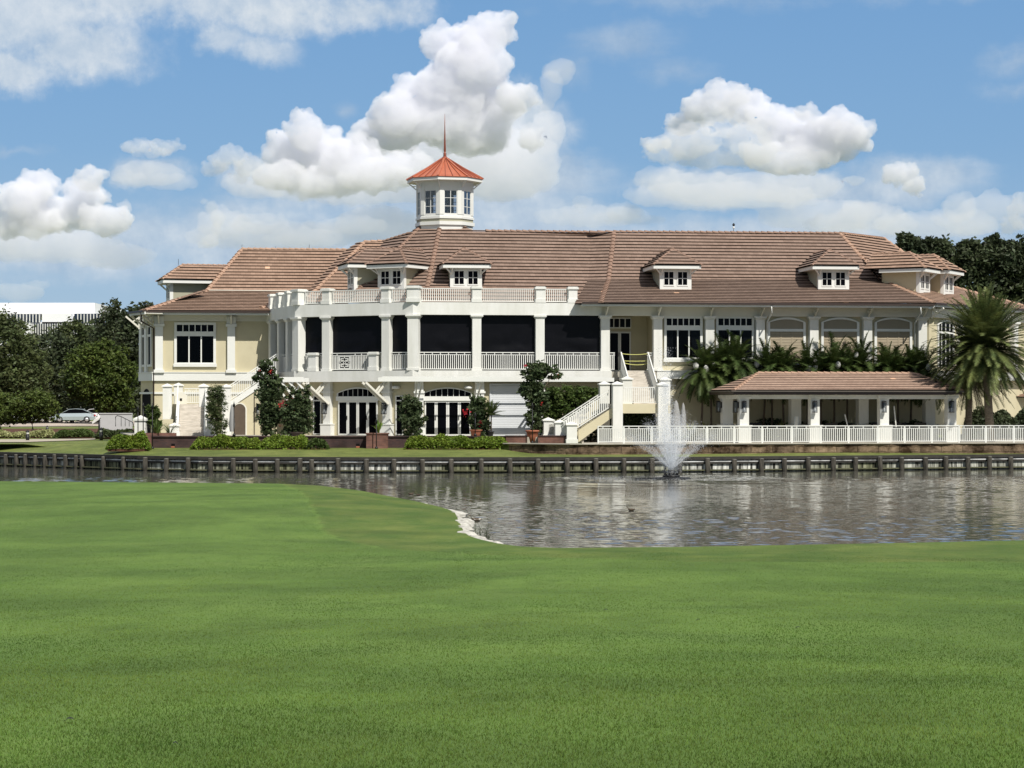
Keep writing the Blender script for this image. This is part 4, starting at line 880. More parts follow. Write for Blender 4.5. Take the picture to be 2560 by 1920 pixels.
for f0,f1 in ((.14,.36),(.44,.66),(.74,.93)): rail(FB.P(lenB*f0,0,ZF),FB.P(lenB*f1,0,ZF),.84,double=False)
for a_,b_ in ((1048,1179),(1203,1337),(1361,1500)): railfr(FM,a_,b_,-.02,ZB,1.10)
railfr(FM,1524,1537,-.02,ZB,1.10); railfr(FM,1617,1632,-.02,ZB,1.10)
for px in (787,938): pedestal(FA,FA.S(px,-.02),-.06,ZB,ZB+1.15,.56)
railfr(FA,764,774,-.02,ZB,1.10); railfr(FA,801,845,-.02,ZB,1.10); railfr(FA,878,926,-.02,ZB,1.10); railfr(FA,951,1022,-.02,ZB,1.10)
for f0,f1 in ((.14,.36),(.44,.66),(.74,.93)): rail(FB.P(lenB*f0,0,ZB),FB.P(lenB*f1,0,ZB),1.10)
# square knot emblem in the balcony railing
m=MB(); c=FA.S(861.5,-.02); zc=ZB+.52
def er(x0,x1,z0,z1): m.fb(FA,c+x0,c+x1,-.05,.0,zc+z0,zc+z1)
for r_,g_ in ((.40,.055),(.275,.055),(.165,.055)):
    t_=.055
    for sx in (-1,1):
        er(min(sx*g_,sx*r_),max(sx*g_,sx*r_),r_-t_,r_); er(min(sx*g_,sx*r_),max(sx*g_,sx*r_),-r_,-r_+t_)
        x0=sx*r_ if sx<0 else r_-t_; er(x0,x0+t_,g_,r_-t_); er(x0,x0+t_,-r_+t_,-g_)
for k in range(10):
    a0=2*math.pi*k/10; a1=2*math.pi*(k+1)/10; m.bar(FA.P(c+.085*math.cos(a0),-.025,zc+.085*math.sin(a0)),FA.P(c+.085*math.cos(a1),-.025,zc+.085*math.sin(a1)),.04,.035)
er(-.02,.02,.27,.44); er(-.02,.02,-.44,-.27); er(-.44,-.27,-.02,.02); er(.27,.44,-.02,.02)
for x0 in (-.47,.43): er(x0,x0+.04,-.42,.45)
m.bar(FA.P(c-.5,-.025,ZB+1.10),FA.P(c+.5,-.025,ZB+1.10),.07,.05); m.bar(FA.P(c-.5,-.025,ZB+.96),FA.P(c+.5,-.025,ZB+.96),.05,.035); m.bar(FA.P(c-.5,-.025,ZB+.09),FA.P(c+.5,-.025,ZB+.09),.05,.045)
obj('railing_emblem',m,M['white'],CH,label='white square knot emblem of nested broken squares round a ring')
# black mesh screens with soft folds
def screen(fr,s0,s1,t,z0,z1,seed):
    nx,nz=28,18; Vs=[];Qs=[]
    for i in range(nx+1):
        for j in range(nz+1):
            f=i/nx; g=j/nz; s=s0+(s1-s0)*f; z=z0+(z1-z0)*g; e=math.sin(math.pi*f)*math.sin(math.pi*min(1,g*1.3))
            d=.07*e*mn.noise(Vector((s*.9+seed,z*1.8,seed)))+.03*e*mn.noise(Vector((s*3+seed,z*6,seed+4)))-.02*e
            Vs.append(tuple(fr.P(s,t+d,z)))
    for i in range(nx):
        for j in range(nz): a=i*(nz+1)+j; Qs.append((a,a+nz+1,a+nz+2,a+1))
    o=obj('shade_screen',(Vs,np.array(Qs)),M['screen'],CH); o.data.polygons.foreach_set('use_smooth',[True]*len(Qs))
for i,(a_,b_) in enumerate(((1040,1191),(1191,1349),(1349,1512))): screen(FM,FM.S(a_),FM.S(b_),.14,ZB,ZT,i*7+1)
for i,(a_,b_) in enumerate(((752,820),(820,969),(969,1030))): screen(FA,FA.S(a_),FA.S(b_),.14,ZB,ZT,i*5+40)
for i in range(4): f=(0,.10,.40,.70,1)[i]; g=(0,.10,.40,.70,1)[i+1]; screen(FB,lenB*f,lenB*g,.14,ZB,ZT,i*3+70)
# open porch bay with doors
m=MB(); sA,sB=FM.S(1512)+.1,FM.S(1643)-.05; m.fb(FM,sA-.2,sB+.3,3.2,3.5,ZB,9.6); m.fb(FM,sA-.2,sA,.16,3.2,ZB,9.6); m.fb(FM,sB,sB+.2,.3,3.2,ZB,9.6); obj('porch_wall',m,M['yellow'],CH)
m=MB(); m.fb(FM,sA,sB,.1,3.2,9.45,9.55); obj('porch_ceiling',m,M['trim'],CH)
def doorset(fr,x0,x1,ytop,zb,n,t,z_tr=None,ntr=0,lever=True):
    s0,s1=fr.S(x0,t),fr.S(x1,t); zt=fr.Z((x0+x1)/2,ytop,t); w=(s1-s0)/n
    for i in range(n):
        m=MB(); a=s0+w*i+.008; b=s0+w*(i+1)-.008; f=.085
        m.fb(fr,a,a+f,t-.06,t,zb,zt); m.fb(fr,b-f,b,t-.06,t,zb,zt); m.fb(fr,a+f,b-f,t-.06,t,zt-.1,zt); m.fb(fr,a+f,b-f,t-.06,t,zb,zb+.09)
        o=obj('door',m,M['white'],CH); g=MB(); g.fb(fr,a+f,b-f,t-.035,t-.025,zb+.09,zt-.1); obj('pane',g,M['pane'],o)
        if lever and i%2==0: h=MB(); h.fb(fr,b-.06,b-.02,t-.10,t-.063,zb+.95,zb+1.2); obj('handle',h,M['iron'],o)
doorset(FM,1520,1577,829,ZB,2,3.18)
m=MB(); s0,s1=FM.S(1520,3.15),FM.S(1577,3.15); zz0,zz1=FM.Z(1550,818,3.15),FM.Z(1550,797,3.15); m.fb(FM,s0,s1,3.1,3.2,zz1,zz1+.08);m.fb(FM,s0,s1,3.1,3.2,zz0-.08,zz0)
for i in range(5): q=s0+(s1-s0)*i/4; m.fb(FM,q-.03,q+.03,3.1,3.2,zz0,zz1)
o=obj('transom_window',m,M['white'],CH); g=MB(); g.fb(FM,s0,s1,3.15,3.16,zz0,zz1); obj('pane',g,M['pane'],o)
# ---- ground floor under the balcony
tl=.35
Wl=[K2,K1,K0,(FM.P(FM.S(1500),0,0).x,FM.P(FM.S(1500),0,0).y)]
m=MB(); m.sweep(Wl,-tl,-tl-.3,ZG,5.15); obj('ground_floor_wall',m,M['yellow'],CH)
def archset(fr,x0,x1,t):
    s0,s1=fr.S(x0,t),fr.S(x1,t); c=(s0+s1)/2; w=s1-s0; xm=(x0+x1)/2
    m=MB(); m.fb(fr,s0-.1,s1+.1,t-.13,t,fr.Z(xm,1002,t),fr.Z(xm,991,t)); zs=fr.Z(xm,983,t); zl=fr.Z(xm,991,t)
    arch_ring(m,fr,c,w+.16,zl,zs,.36,.08,t-.06,t+.0)
    o=obj('fanlight',m,M['white'],CH); g=MB(); arch_panel(g,fr,c,w,zl,zs,.27,t-.02,t+.0); obj('pane',g,M['pane'],o)
    for i in range(1,8): h=MB(); q=s0+w*i/8; h.fb(fr,q-.012,q+.012,t-.035,t-.021,zl,zs+.27*(1-(2*i/8-1)**2)); obj('muntin',h,M['white'],o)
    doorset(fr,x0,x1,1002,ZG+.02,4,t,lever=True)
archset(FA,846,945,tl-.03); archset(FM,1061,1177,tl-.03)
def slim(fr,x0,x1,t):
    s0,s1=fr.S(x0,t),fr.S(x1,t); xm=(x0+x1)/2; zt=fr.Z(xm,989,t); zb=ZG+.05; m=MB(); f=.06
    m.fb(fr,s0,s0+f,t-.07,t,zb,zt);m.fb(fr,s1-f,s1,t-.07,t,zb,zt);m.fb(fr,s0+f,s1-f,t-.07,t,zt-.06,zt);m.fb(fr,s0+f,s1-f,t-.07,t,zt-.35,zt-.27);m.fb(fr,s0+f,s1-f,t-.07,t,zb,zb+.06)
    o=obj('sidelight',m,M['white'],CH); g=MB(); g.fb(fr,s0+f,s1-f,t-.03,t-.02,zb,zt); obj('pane',g,M['pane'],o)
slim(FA,784,804,tl-.03); slim(FA,990,1009,tl-.03)
# roll-down shutter
s0,s1=FM.S(1228,tl-.05),FM.S(1345,tl-.05); m=MB(); z=ZG
while z<FM.Z(1290,966,tl): 
    m.add([FM.P(s0,tl-.075,z),FM.P(s1,tl-.075,z),FM.P(s1,tl-.083,z+.055),FM.P(s0,tl-.083,z+.055),FM.P(s1,tl-.075,z+.11),FM.P(s0,tl-.075,z+.11)],[(0,1,2,3),(3,2,4,5)]); z+=.11
m.fb(FM,s0-.1,s0,tl-.12,tl,ZG,z+.12); m.fb(FM,s1,s1+.1,tl-.12,tl,ZG,z+.12); m.fb(FM,s0,s1,tl-.14,tl,z+.01,z+.12)
obj('roller_shutter',m,pm('shutter_white',(.62,.64,.66),.5,.3,.04,1),CH,normals=False)
m=MB()
for fr,px in ((FA,989.6),(FM,1171)):
    q=fr.P(fr.S(px,tl-.25),tl-.25,fr.Z(px,969,tl)); m=MB(); m.lathe((q.x,q.y,q.z-.09),[(.16,0),(.24,.03),(.26,.09),(.22,.16),(.08,.19)],14); m.fb(fr,fr.S(px,tl)-.05,fr.S(px,tl)+.05,tl-.2,tl,q.z-.03,q.z+.05); obj('wall_light',m,M['white'],CH)
# pilasters with plinth and Y strut carrying the balcony
def gp(fr,px,w=.52,strut_=True,side=0):
    t=tl-.10; s=fr.S(px,t-.22); m=MB(); z1=fr.Z(px,983,t); m.fb(fr,s-w/2,s+w/2,t-.22,t+.1,ZG,z1); m.fb(fr,s-w/2-.07,s+w/2+.07,t-.29,t+.1,z1,z1+.12); m.fb(fr,s-w/2,s+w/2,t-.22,t+.1,z1+.12,5.12)
    m.fb(fr,s-w/2-.12,s+w/2+.12,t-.34,t+.1,ZG,ZG+.66); m.fb(fr,s-w/2-.15,s+w/2+.15,t-.37,t+.1,ZG+.66,ZG+.72); obj('pilaster',m,M['white'],CH)
    if strut_:
        for q in (-.14,.10):
            b=MB(); b.bar(fr.P(s+.1+q,t-.26,3.75),fr.P(s-.62+q,t-1.7,5.05),.11,.13); b.bar(fr.P(s-.25+q,t-.95,4.4),fr.P(s-.1+q,t-.3,5.0),.08,.10); obj('brace',b,M['trim'],CH)
gp(FA,816); gp(FA,965); gp(FM,1048,strut_=False); gp(FM,1200,strut_=False); gp(FM,1352,strut_=False)
# ---- dormers
def dormer(pos,az,mats=None,capm=None,w=2.0,depth=5.2,gmat='grayyellow'):
    fr=Fr(pos.x,pos.y,az); z0=pos.z-.05; h=w/2; m=MB(); m.fb(fr,-h+.03,h-.03,0.03,depth,z0-.5,z0+1.33)
    D=obj('dormer',m,M[gmat],CH)
    m=MB()
    for sx in (-1,1): x0=-h if sx<0 else h-.22; m.fb(fr,x0,x0+.22,-.03,.2,z0-.3,z0+1.33); 
    m.fb(fr,-h+.22,h-.22,-.02,.1,z0-.3,z0+.26); m.fb(fr,-h+.22,h-.22,-.015,.1,z0+1.22,z0+1.33); m.fb(fr,-.09,.09,-.012,.1,z0+.26,z0+1.22); obj('trim',m,M['white'],D)
    for c in (-.435,.435):
        m=MB(); a=.345; m.fb(fr,c-a,c-a+.055,-.05,.06,z0+.26,z0+1.22);m.fb(fr,c+a-.055,c+a,-.05,.06,z0+.26,z0+1.22);m.fb(fr,c-a+.055,c+a-.055,-.05,.06,z0+1.15,z0+1.22);m.fb(fr,c-a+.055,c+a-.055,-.05,.06,z0+.26,z0+.34)
        m.fb(fr,c-.018,c+.018,-.035,.05,z0+.34,z0+1.15); m.fb(fr,c-a+.055,c-.018,-.035,.05,z0+.725,z0+.765); m.fb(fr,c+.018,c+a-.055,-.035,.05,z0+.725,z0+.765)
        m.fb(fr,c-a+.03,c+a-.03,-.01,.02,z0+.3,z0+1.18,1); obj('window',m,[M['white'],M['pane']],D)
    e=1.5; m=MB(); P_=lambda s,t:(fr.P(s,t,0).x,fr.P(s,t,0).y)
    m.sweep([P_(-e,depth),P_(-e,-.55),P_(e,-.55),P_(e,depth)],0,-.07,z0+1.32,z0+1.56); m.fb(fr,-e+.071,e-.071,-.479,depth,z0+1.335,z0+1.37); obj('fascia',m,M['white'],D)
    m=MB()
    for sx in (-1,1): m.bar(fr.P(sx*(h-.1),-.04,z0+.95),fr.P(sx*(h+.3),-.42,z0+1.34),.07,.07); m.bar(fr.P(sx*(h-.1),-.04,z0+.98),fr.P(sx*(h-.1),-.42,z0+1.34),.06,.07)
    obj('bracket',m,M['white'],D)
    pt=35.; zr=z0+1.56; E=e+.06; tf=-.61; rise=E*math.tan(R(pt)); ap=fr.P(0,tf+E,zr+rise)
    A_=fr.P(-E,tf,zr);B_=fr.P(E,tf,zr);C_=fr.P(E,depth+1,zr);D_=fr.P(-E,depth+1,zr);R_=fr.P(0,depth+1,zr+rise)
    m=MB(); tiles(m,Plane(A_,az,pt),[A_,B_,ap],e=.37); tiles(m,Plane(A_,az-90,pt),[D_,A_,ap,R_],e=.37); tiles(m,Plane(B_,az+90,pt),[B_,C_,R_,ap],e=.37)
    obj('dormer_roof',m,mats or RM,D,normals=False)
    [(lambda c:(caps(c,a_,b_,.12,.33),obj('ridge_cap',c,capm or M['cap'],D)))(MB()) for a_,b_ in ((A_,ap),(B_,ap),(ap,R_))]
    return D
def onp(pl,x,y): return pl.ray(x,y)
dormer(onp(P0p,1165,722),8); dormer(onp(P1l,1689,724),7); dormer(onp(P1l,2084,725),7)
dormer(onp(OB,978,722),-31); dormer(onp(OA,878,722),-74)
dormer(onp(PRl,2311,732),60,RL,M['capL'],gmat='yellow',depth=2.5); dormer(onp(PRl,2371,736),60,RL,M['capL'],w=2.0,gmat='yellow',depth=2.2)
dormer(W(421,757,148.5),-74,RL,M['capL'])
# ---- cupola
Dc=P0p.ray(1112,575).y+1.75; cx=WX(1112,Dc); zy=lambda y: EYE+(HZ-y)*Dc/F
RO=R(-8.1); sc8=Dc/F
m=MB(); r=1.88; m.lathe((cx,Dc,0),[(r-.02,zy(600)),(r-.02,zy(567)),(r+.10,zy(567)),(r+.10,zy(558.5))],8,0,False,RO); CU=obj('cupola',m,M['white'],CH)
m=MB(); m.lathe((cx,Dc,0),[(r,zy(558.4)),(r,zy(551.4))],8,0,False,RO); obj('sage_band',m,M['grayyellow'],CU)
m=MB(); m.lathe((cx,Dc,0),[(r+.07,zy(551.3)),(r+.07,zy(546)),(r,zy(546)),(r,zy(541))],8,0,False,RO); obj('sill_band',m,M['white'],CU)
m=MB(); 
m.lathe((cx,Dc,0),[(r+.02,zy(470)),(r+.02,zy(457))],8,0,False,RO); obj('frieze',m,M['white'],CU)
fw=2*r*math.sin(R(22.5)); ap_=r*math.cos(R(22.5))
for k in range(8):
    az=-8.1+22.5+45*k; f=Fr(cx+math.sin(R(az))*ap_,Dc-math.cos(R(az))*ap_,az); z0,z1=zy(541),zy(470); m=MB()
    for sx in (-1,1):
        a=sx*fw/2; x0,x1=(a,a+.26) if sx<0 else (a-.26,a); m.fb(f,x0,x1,-.03,.12,z0,z1)
    m.fb(f,-fw/2+.26,fw/2-.26,.0,.08,zy(480),z1)
    obj('corner_post',m,M['white'],CU)
    m=MB(); x=fw/2-.26; za,zb=z0,zy(480)
    for a_,b_,c_,d_ in ((-x,-x+.06,za,zb),(x-.06,x,za,zb),(-x+.06,x-.06,zb-.06,zb),(-x+.06,x-.06,za,za+.07),(-.018,.018,za+.07,zb-.06)): m.fb(f,a_,b_,.0,.06,c_,d_)
    for i in (1,2): q=za+(zb-za)*i/3; m.fb(f,-x+.06,-.018,.01,.045,q-.015,q+.015); m.fb(f,.018,x-.06,.01,.045,q-.015,q+.015)
    obj('window',m,M['white'],CU)
    m=MB(); m.fb(f,-x+.06,x-.06,.028,.032,za+.07,zb-.06); obj('glazing',m,M['clear'],CU)
    ca=-8.1+45*k; f2=Fr(cx+math.sin(R(ca))*r,Dc-math.cos(R(ca))*r,ca); m=MB(); m.bar(f2.P(0,-.02,zy(474)),f2.P(0,-.52,zy(458)),.06,.07); m.bar(f2.P(0,-.03,zy(466)),f2.P(0,-.25,zy(465)),.05,.05); obj('bracket',m,M['white'],CU)
m=MB(); re=2.50; m.lathe((cx,Dc,0),[(re-.10,zy(457.8)),(re,zy(457.7)),(re,zy(450.5)),(re-.1,zy(450.4))],8,0,False,RO); obj('cupola_fascia',m,M['white'],CU)
prof=[(re+.07,zy(450)),(re+.07,zy(449)),(1.25,zy(421.5)),(.22,zy(397)),(.14,zy(392))]
m=MB(); m.lathe((cx,Dc,0),prof,8,0,False,RO); obj('copper_roof',m,M['copper'],CU)
m=MB()
def rpt(az,rad,z): return Vector((cx+math.sin(R(az))*rad,Dc-math.cos(R(az))*rad,z))
for k in range(8):
    ca=-8.1+45*k
    for (r0,z0),(r1,z1) in zip(prof[1:3],prof[2:4]): m.bar(rpt(ca,r0,z0+.03),rpt(ca,r1,z1+.03),.13,.06,1)
    for fq in (.25,.5,.75):
        A=rpt(ca,prof[1][0],prof[1][1]); B=rpt(ca+45,prof[1][0],prof[1][1]); p=A.lerp(B,fq); A2=rpt(ca,prof[3][0],prof[3][1]); B2=rpt(ca+45,prof[3][0],prof[3][1]); A1=rpt(ca,prof[2][0],prof[2][1]); B1=rpt(ca+45,prof[2][0],prof[2][1])
        m.bar(p+Vector((0,0,.02)),A1.lerp(B1,fq)+Vector((0,0,.02)),.03,.05,0); m.bar(A1.lerp(B1,fq)+Vector((0,0,.02)),A2.lerp(B2,fq)+Vector((0,0,.02)),.03,.05,0)
obj('copper_seams',m,[M['copperdark'],M['copper']],CU)
m=MB(); m.lathe((cx,Dc,0),[(.30,zy(399)),(.20,zy(394)),(.11,zy(391)),(.09,zy(389)),(.13,zy(387.5)),(.08,zy(386)),(.10,zy(384.5)),(.10,zy(383)),(.05,zy(381.5)),(.075,zy(378)),(.055,zy(350)),(.03,zy(320)),(.008,zy(284))],12); obj('finial',m,M['copperdark'],CU)
# lightning rods and roof camera
for p,h in ((LWu.ray(605,623),.32),(LWu.ray(689,623.5),.22),(LWu.ray(773,624),.36),(W(446,662,149),.4)):
    m=MB(); m.tube([p,p+Vector((0,0,h))],.014,4); obj('lightning_rod',m,M['iron'],CH)
p=P1u.ray(1834.5,582)+Vector((0,.1,0)); m=MB(); m.tube([p-Vector((0,0,.2)),p+Vector((0,0,.25))],.02,5); m.lathe((p.x,p.y,p.z+.28),[(.02,0),(.07,.04),(.075,.08),(.03,.15)],10,1); m.lathe((p.x,p.y,p.z+.44),[(.03,0),(.085,.05),(.09,.12),(.03,.2)],10,0)
obj('roof_camera',m,[M['iron'],M['white']],CH)
# ================================================================ stairs
def steps(mb,fr,s0,s1,t0,z0,t1,z1,n,flip=False,axis='t'):
    for i in range(n):
        f0=i/n; f1=(i+1)/n; za=z0+(z1-z0)*f1
        if axis=='t': a,b=sorted((t0+(t1-t0)*f0,t1)); mb.fb(fr,s0,s1,t0+(t1-t0)*f0,t0+(t1-t0)*f1,min(z0,z1)-.25,za) if t1>t0 else mb.fb(fr,s0,s1,t0+(t1-t0)*f1,t0+(t1-t0)*f0,min(z0,z1)-.25,za)
        else:
            a=s0+(s1-s0)*f0; b=s0+(s1-s0)*f1; mb.fb(fr,min(a,b),max(a,b),t0,t1,za-.45,za)
ZL=3.75
ssA,ssB=FM.S(1560,-.4),FM.S(1616,-.4)
m=MB(); steps(m,FM,ssA,ssB,-3.7,ZL,-.4,ZB,12); ST=obj('staircase',m,M['stone'],CH,label='pale stone stair down from the taped-off balcony opening')
lA,lB=FM.S(1534,-5.5),FM.S(1676,-5.5)
m=MB(); m.fb(FM,lA,lB,-5.5,-3.7,ZL-.55,ZL); m.fb(FM,ssA-.35,ssA-.02,-3.7,-.4,ZL-.3,ZL+.0); obj('landing',m,M['yellow'],ST)
for s in (ssA-.18,ssB+.10):
    m=MB(); m.add([FM.P(s-.1,-.4,ZB+.05),FM.P(s+.1,-.4,ZB+.05),FM.P(s+.1,-3.7,ZL+.05),FM.P(s-.1,-3.7,ZL+.05),FM.P(s-.1,-.4,ZB-.6),FM.P(s+.1,-.4,ZB-.6),FM.P(s+.1,-3.7,ZL-.5),FM.P(s-.1,-3.7,ZL-.5)],[(0,1,2,3),(4,7,6,5),(0,3,7,4),(1,5,6,2),(3,2,6,7),(0,4,5,1)]); obj('stringer',m,M['trim'],ST)
    rail(FM.P(s,-.4,ZB+.05),FM.P(s,-3.55,ZL+.05),1.08,parent=ST,name='handrail')
for px,t,zt,zb in ((1512.5,-3.9,5.05,ZG-.3),(1545,-5.5,5.03,1.5),(1569,-3.8,5.35,ZL-.5),(1658,-5.5,5.0,1.5),(1664,-3.8,5.32,1.6)): pedestal(FM,FM.S(px,t-.3),t,zb,zt,.58,pyr=True,parent=ST,name='stair_pillar')
railfr(FM,1558,1643,-5.4,ZL,.98,parent=ST,double=False)
# lower flight towards the left
sa,sb=FM.S(1533,-5.4),FM.S(1446,-5.4)
m=MB(); steps(m,FM,sb,sa,-5.2,ZG-.25,-4.05,ZL,12,axis='s'); obj('lower_flight',m,M['stone'],ST)
m=MB()
for t0 in (-5.4,-4.05): m.hexa([FM.P(sb,t0,1.50),FM.P(sa,t0,3.0),FM.P(sa,t0+.16,3.0),FM.P(sb,t0+.16,1.50),FM.P(sb,t0,2.2),FM.P(sa,t0,3.55),FM.P(sa,t0+.16,3.55),FM.P(sb,t0+.16,2.2)])
obj('stringer',m,M['yellow'],ST)
for t0 in (-5.32,-3.97): rail(FM.P(sb-.9,t0,1.72),FM.P(sa-.25,t0,3.45),1.10,parent=ST,name='handrail')
for px,t,zt,zb in ((1430,-5.5,2.66,1.45),(1401,-4.8,2.78,1.6),(1372,-3.9,2.90,1.7)): pedestal(FM,FM.S(px,t-.3),t,zb,zt,.60,pyr=True,parent=ST,name='newel')
m=MB(); m.fb(FM,FM.S(1372,-4.2),FM.S(1425,-4.2),-4.2,-4.0,1.7,2.55); obj('stair_wall',m,M['trim'],ST)
# left staircase
FS=Fr(WX(476,134.6),134.6,7)
s0,s1=FS.S(446,0),FS.S(508,0)
m=MB(); steps(m,FS,s0,s1,0,ZG,3.5,ZL,11); SL=obj('staircase',m,M['stone'],CH,label='pale stone stair between white pillars at the left wing')
m=MB(); m.fb(FS,s0-.6,FS.S(575,4.2),3.5,5.2,ZG,ZL); obj('landing',m,M['yellow'],SL)
for s in (s0-.12,s1+.12):
    m=MB(); m.hexa([FS.P(s-.1,0,ZG),FS.P(s+.1,0,ZG),FS.P(s+.1,3.5,ZG),FS.P(s-.1,3.5,ZG),FS.P(s-.1,0,ZG+.25),FS.P(s+.1,0,ZG+.25),FS.P(s+.1,3.5,ZL+.2),FS.P(s-.1,3.5,ZL+.2)]); obj('stringer',m,M['white'],SL)
    rail(FS.P(s,.1,ZG+.2),FS.P(s,3.4,ZL+.15),.98,parent=SL,name='handrail')
for px,t,zt in ((418,3.0,4.98),(446,4.9,5.05),(509,3.4,4.98),(566,3.4,4.95)): pedestal(FS,FS.S(px,t-.3),t,ZG,zt,.56,pyr=True,parent=SL,name='stair_pillar')
for px,t,zt in ((528,-.2,2.92),(436,-.2,2.55)): pedestal(FS,FS.S(px,t-.3),t,ZG,zt,.58,pyr=True,parent=SL,name='newel')
m=MB(); m.fb(FS,FS.S(408,2.6),FS.S(440,0)-.2,0.4,2.6,ZG,ZG+1.0); obj('side_wall',m,M['yellow'],SL)
m=MB(); q=FS.S(452,4.6); arch_panel(m,FS,q,.75,ZL,ZL+.55,.2,4.55,4.75); m.fb(FS,q-.06,q+.08,4.53,4.55,ZL+.2,ZL+.36,1); obj('niche_panel',m,[M['trim'],M['dark']],SL)
rail(FS.P(FS.S(461,4.8),4.8,ZL),FS.P(FS.S(502,4.8),4.8,ZL),.98,parent=SL)
rail(FS.P(FS.S(520,3.5),3.5,ZL),FS.P(FS.S(558,3.5),3.5,ZL),.98,parent=SL)
e0=FS.P(FS.S(572,3.5),3.5,0); e1=FS.P(FS.S(690,3.5),3.5,0)
sx0,sx1=FS.S(572,3.5),FS.S(692,3.5)
m=MB(); steps(m,FS,sx0,sx1,3.7,ZL,5.0,ZB,12,axis='s'); obj('upper_flight',m,M['stone'],SL)
for t0 in (3.5,5.0): rail(FS.P(sx0,t0+.08,ZL+.12),FS.P(sx1,t0+.08,ZB+.12),1.02,parent=SL,name='handrail')
m=MB(); m.hexa([FS.P(sx0,3.42,ZL-.3),FS.P(sx1,3.42,ZB-.3),FS.P(sx1,3.6,ZB-.3),FS.P(sx0,3.6,ZL-.3),FS.P(sx0,3.42,ZL+.12),FS.P(sx1,3.42,ZB+.12),FS.P(sx1,3.6,ZB+.12),FS.P(sx0,3.6,ZL+.12)]); obj('stringer',m,M['white'],SL)
m=MB(); m.hexa([FS.P(sx0,3.5,ZG),FS.P(sx1,3.5,ZG),FS.P(sx1,5.1,ZG),FS.P(sx0,5.1,ZG),FS.P(sx0,3.5,ZL-.28),FS.P(sx1,3.5,ZB-.28),FS.P(sx1,5.1,ZB-.28),FS.P(sx0,5.1,ZL-.28)]); obj('stair_wall',m,M['yellow'],SL)
m=MB(); arch_panel(m,FS,FS.S(599,3.45),.74,ZG,ZG+1.55,.37,3.44,3.49); obj('arched_door',m,pm('brown_door',(.10,.075,.055),.6,.3,.1,2),SL)
m=MB(); arch_ring(m,FS,FS.S(599,3.45),.92,ZG,ZG+1.58,.46,.09,3.42,3.49); obj('door_surround',m,M['trim'],SL)
m=MB()
for px in (636,653,668): m.pb(FS,px-.8,px+.8,965,1090,3.44,3.49)
obj('wall_battens',m,M['gutter'],SL)
# yellow tape across the stair opening
TP=thing('caution_tape','yellow and black caution tape strung across the stair opening on the balcony','tape',FM.P(ssA,-.3,ZB))
for ya,yb,sag in ((884,884,.06),(902,902,.02),(905,909,.12)):
    m=MB(); n=10; sL=ssA-.15; sR=ssB+.1
    pts=[]
    for i in range(n+1):
        f=i/n; z=FM.Z(1588,ya+(yb-ya)*f,-.3)-sag*4*f*(1-f); pts.append(FM.P(sL+(sR-sL)*f,-.32,z))
    for p,q in zip(pts,pts[1:]): m.bar(p,q,.012,.035)
    obj('tape_strip',m,M['tape'],TP)
# ================================================================ terraces, walls
def PX(px,py,z): D=(EYE-z)*F/(py-HZ); return (WX(px,D),D)
m=MB(); m.prism([(WX(300,129.2),129.2),(WX(1448,129.2),129.2),(WX(1448,132),132),(WX(1600,138),138),(WX(1600,150),150),(WX(300,150),150),(WX(345,129.2),129.2)],1.0,ZG); obj('patio',m,M['concrete'],kind='structure')
m=MB(); m.prism([(WX(1455,124.6),124.6),(WX(1500,124.6),124.6),(WX(2560,128.2),128.2),(WX(2900,129.3),129.3),(WX(2900,150),150),(WX(1455,150),150)],.6,1.47); obj('terrace',m,M['concrete'],kind='structure')
bw=thing('brick_wall','low dark brick terrace wall with darker coping, in front of the patio doors','wall',(WX(800,129),129,1.1))
m=MB(); m.box(WX(378,128.8),WX(1272,128.8),128.7,129.2,.9,1.80); obj('wall_face',m,M['brickdark'],bw)
m=MB(); m.box(WX(374,128.8),WX(1272,128.8),128.62,129.28,1.80,1.87); obj('coping',m,M['brickdark'],bw)
for px,py in ((433,1108),(895,1113)):
    m=MB(); x=WX(px,128.7); m.box(x-.10,x+.10,128.66,128.71,1.28,1.42); obj('vent',m,M['dark'],bw)
    m=MB(); m.box(x-.10,x+.10,128.5,128.69,1.18,1.27); obj('vent_block',m,M['terracotta'],bw)
m=MB(); m.box(WX(917,128.5),WX(970,128.5),128.0,129.0,.9,1.98); m.box(WX(915,128.5),WX(972,128.5),127.95,129.05,1.98,2.05); obj('planter_pier',m,M['brickred'],bw,label='reddish brick planter pier')
m=MB(); m.box(WX(345,128.5),WX(378,128.5),128.4,130.5,.9,1.98); m.box(WX(343,128.5),WX(425,128.5),130.5,131.0,1.4,2.02); obj('end_pier',m,M['brickred'],bw)
b2=thing('brick_wall','low red brick wall beside the white stair pillars','wall',(WX(1370,129),129,1.4))
m=MB(); m.box(WX(1265,128.8),WX(1318,128.8),128.6,129.1,1.1,1.84); m.box(WX(1345,128.8),WX(1416,128.8),128.6,129.1,1.1,1.84); obj('wall_face',m,M['brickred'],b2)
m=MB(); m.box(WX(1263,128.8),WX(1318,128.8),128.55,129.15,1.84,1.90); m.box(WX(1345,128.8),WX(1418,128.8),128.55,129.15,1.84,1.90); obj('coping',m,M['brickdark'],b2)
sw=thing('retaining_wall','rough brown coral stone retaining wall under the white pond railing','wall',(WX(1900,124.3),124.3,.9))
swD=lambda x: 124.3+max(0,(x-5.0))*.148
m=MB(); nx=110; nz=4; Vs=[];Qs=[]; xa,xb=WX(1272,126.5),WX(2900,124)
for i in range(nx+1):
    x=xa+(xb-xa)*i/nx; yb=swD(x)+ (2.2*max(0,1-(x-xa)/3.5))
    for j in range(nz+1): z=.75+.70*j/nz; Vs.append((x,yb-.05+.14*mn.noise(Vector((x*1.3,z*3,2))),z))
for i in range(nx):
    for j in range(nz): a=i*(nz+1)+j; Qs.append((a,a+nz+1,a+nz+2,a+1))
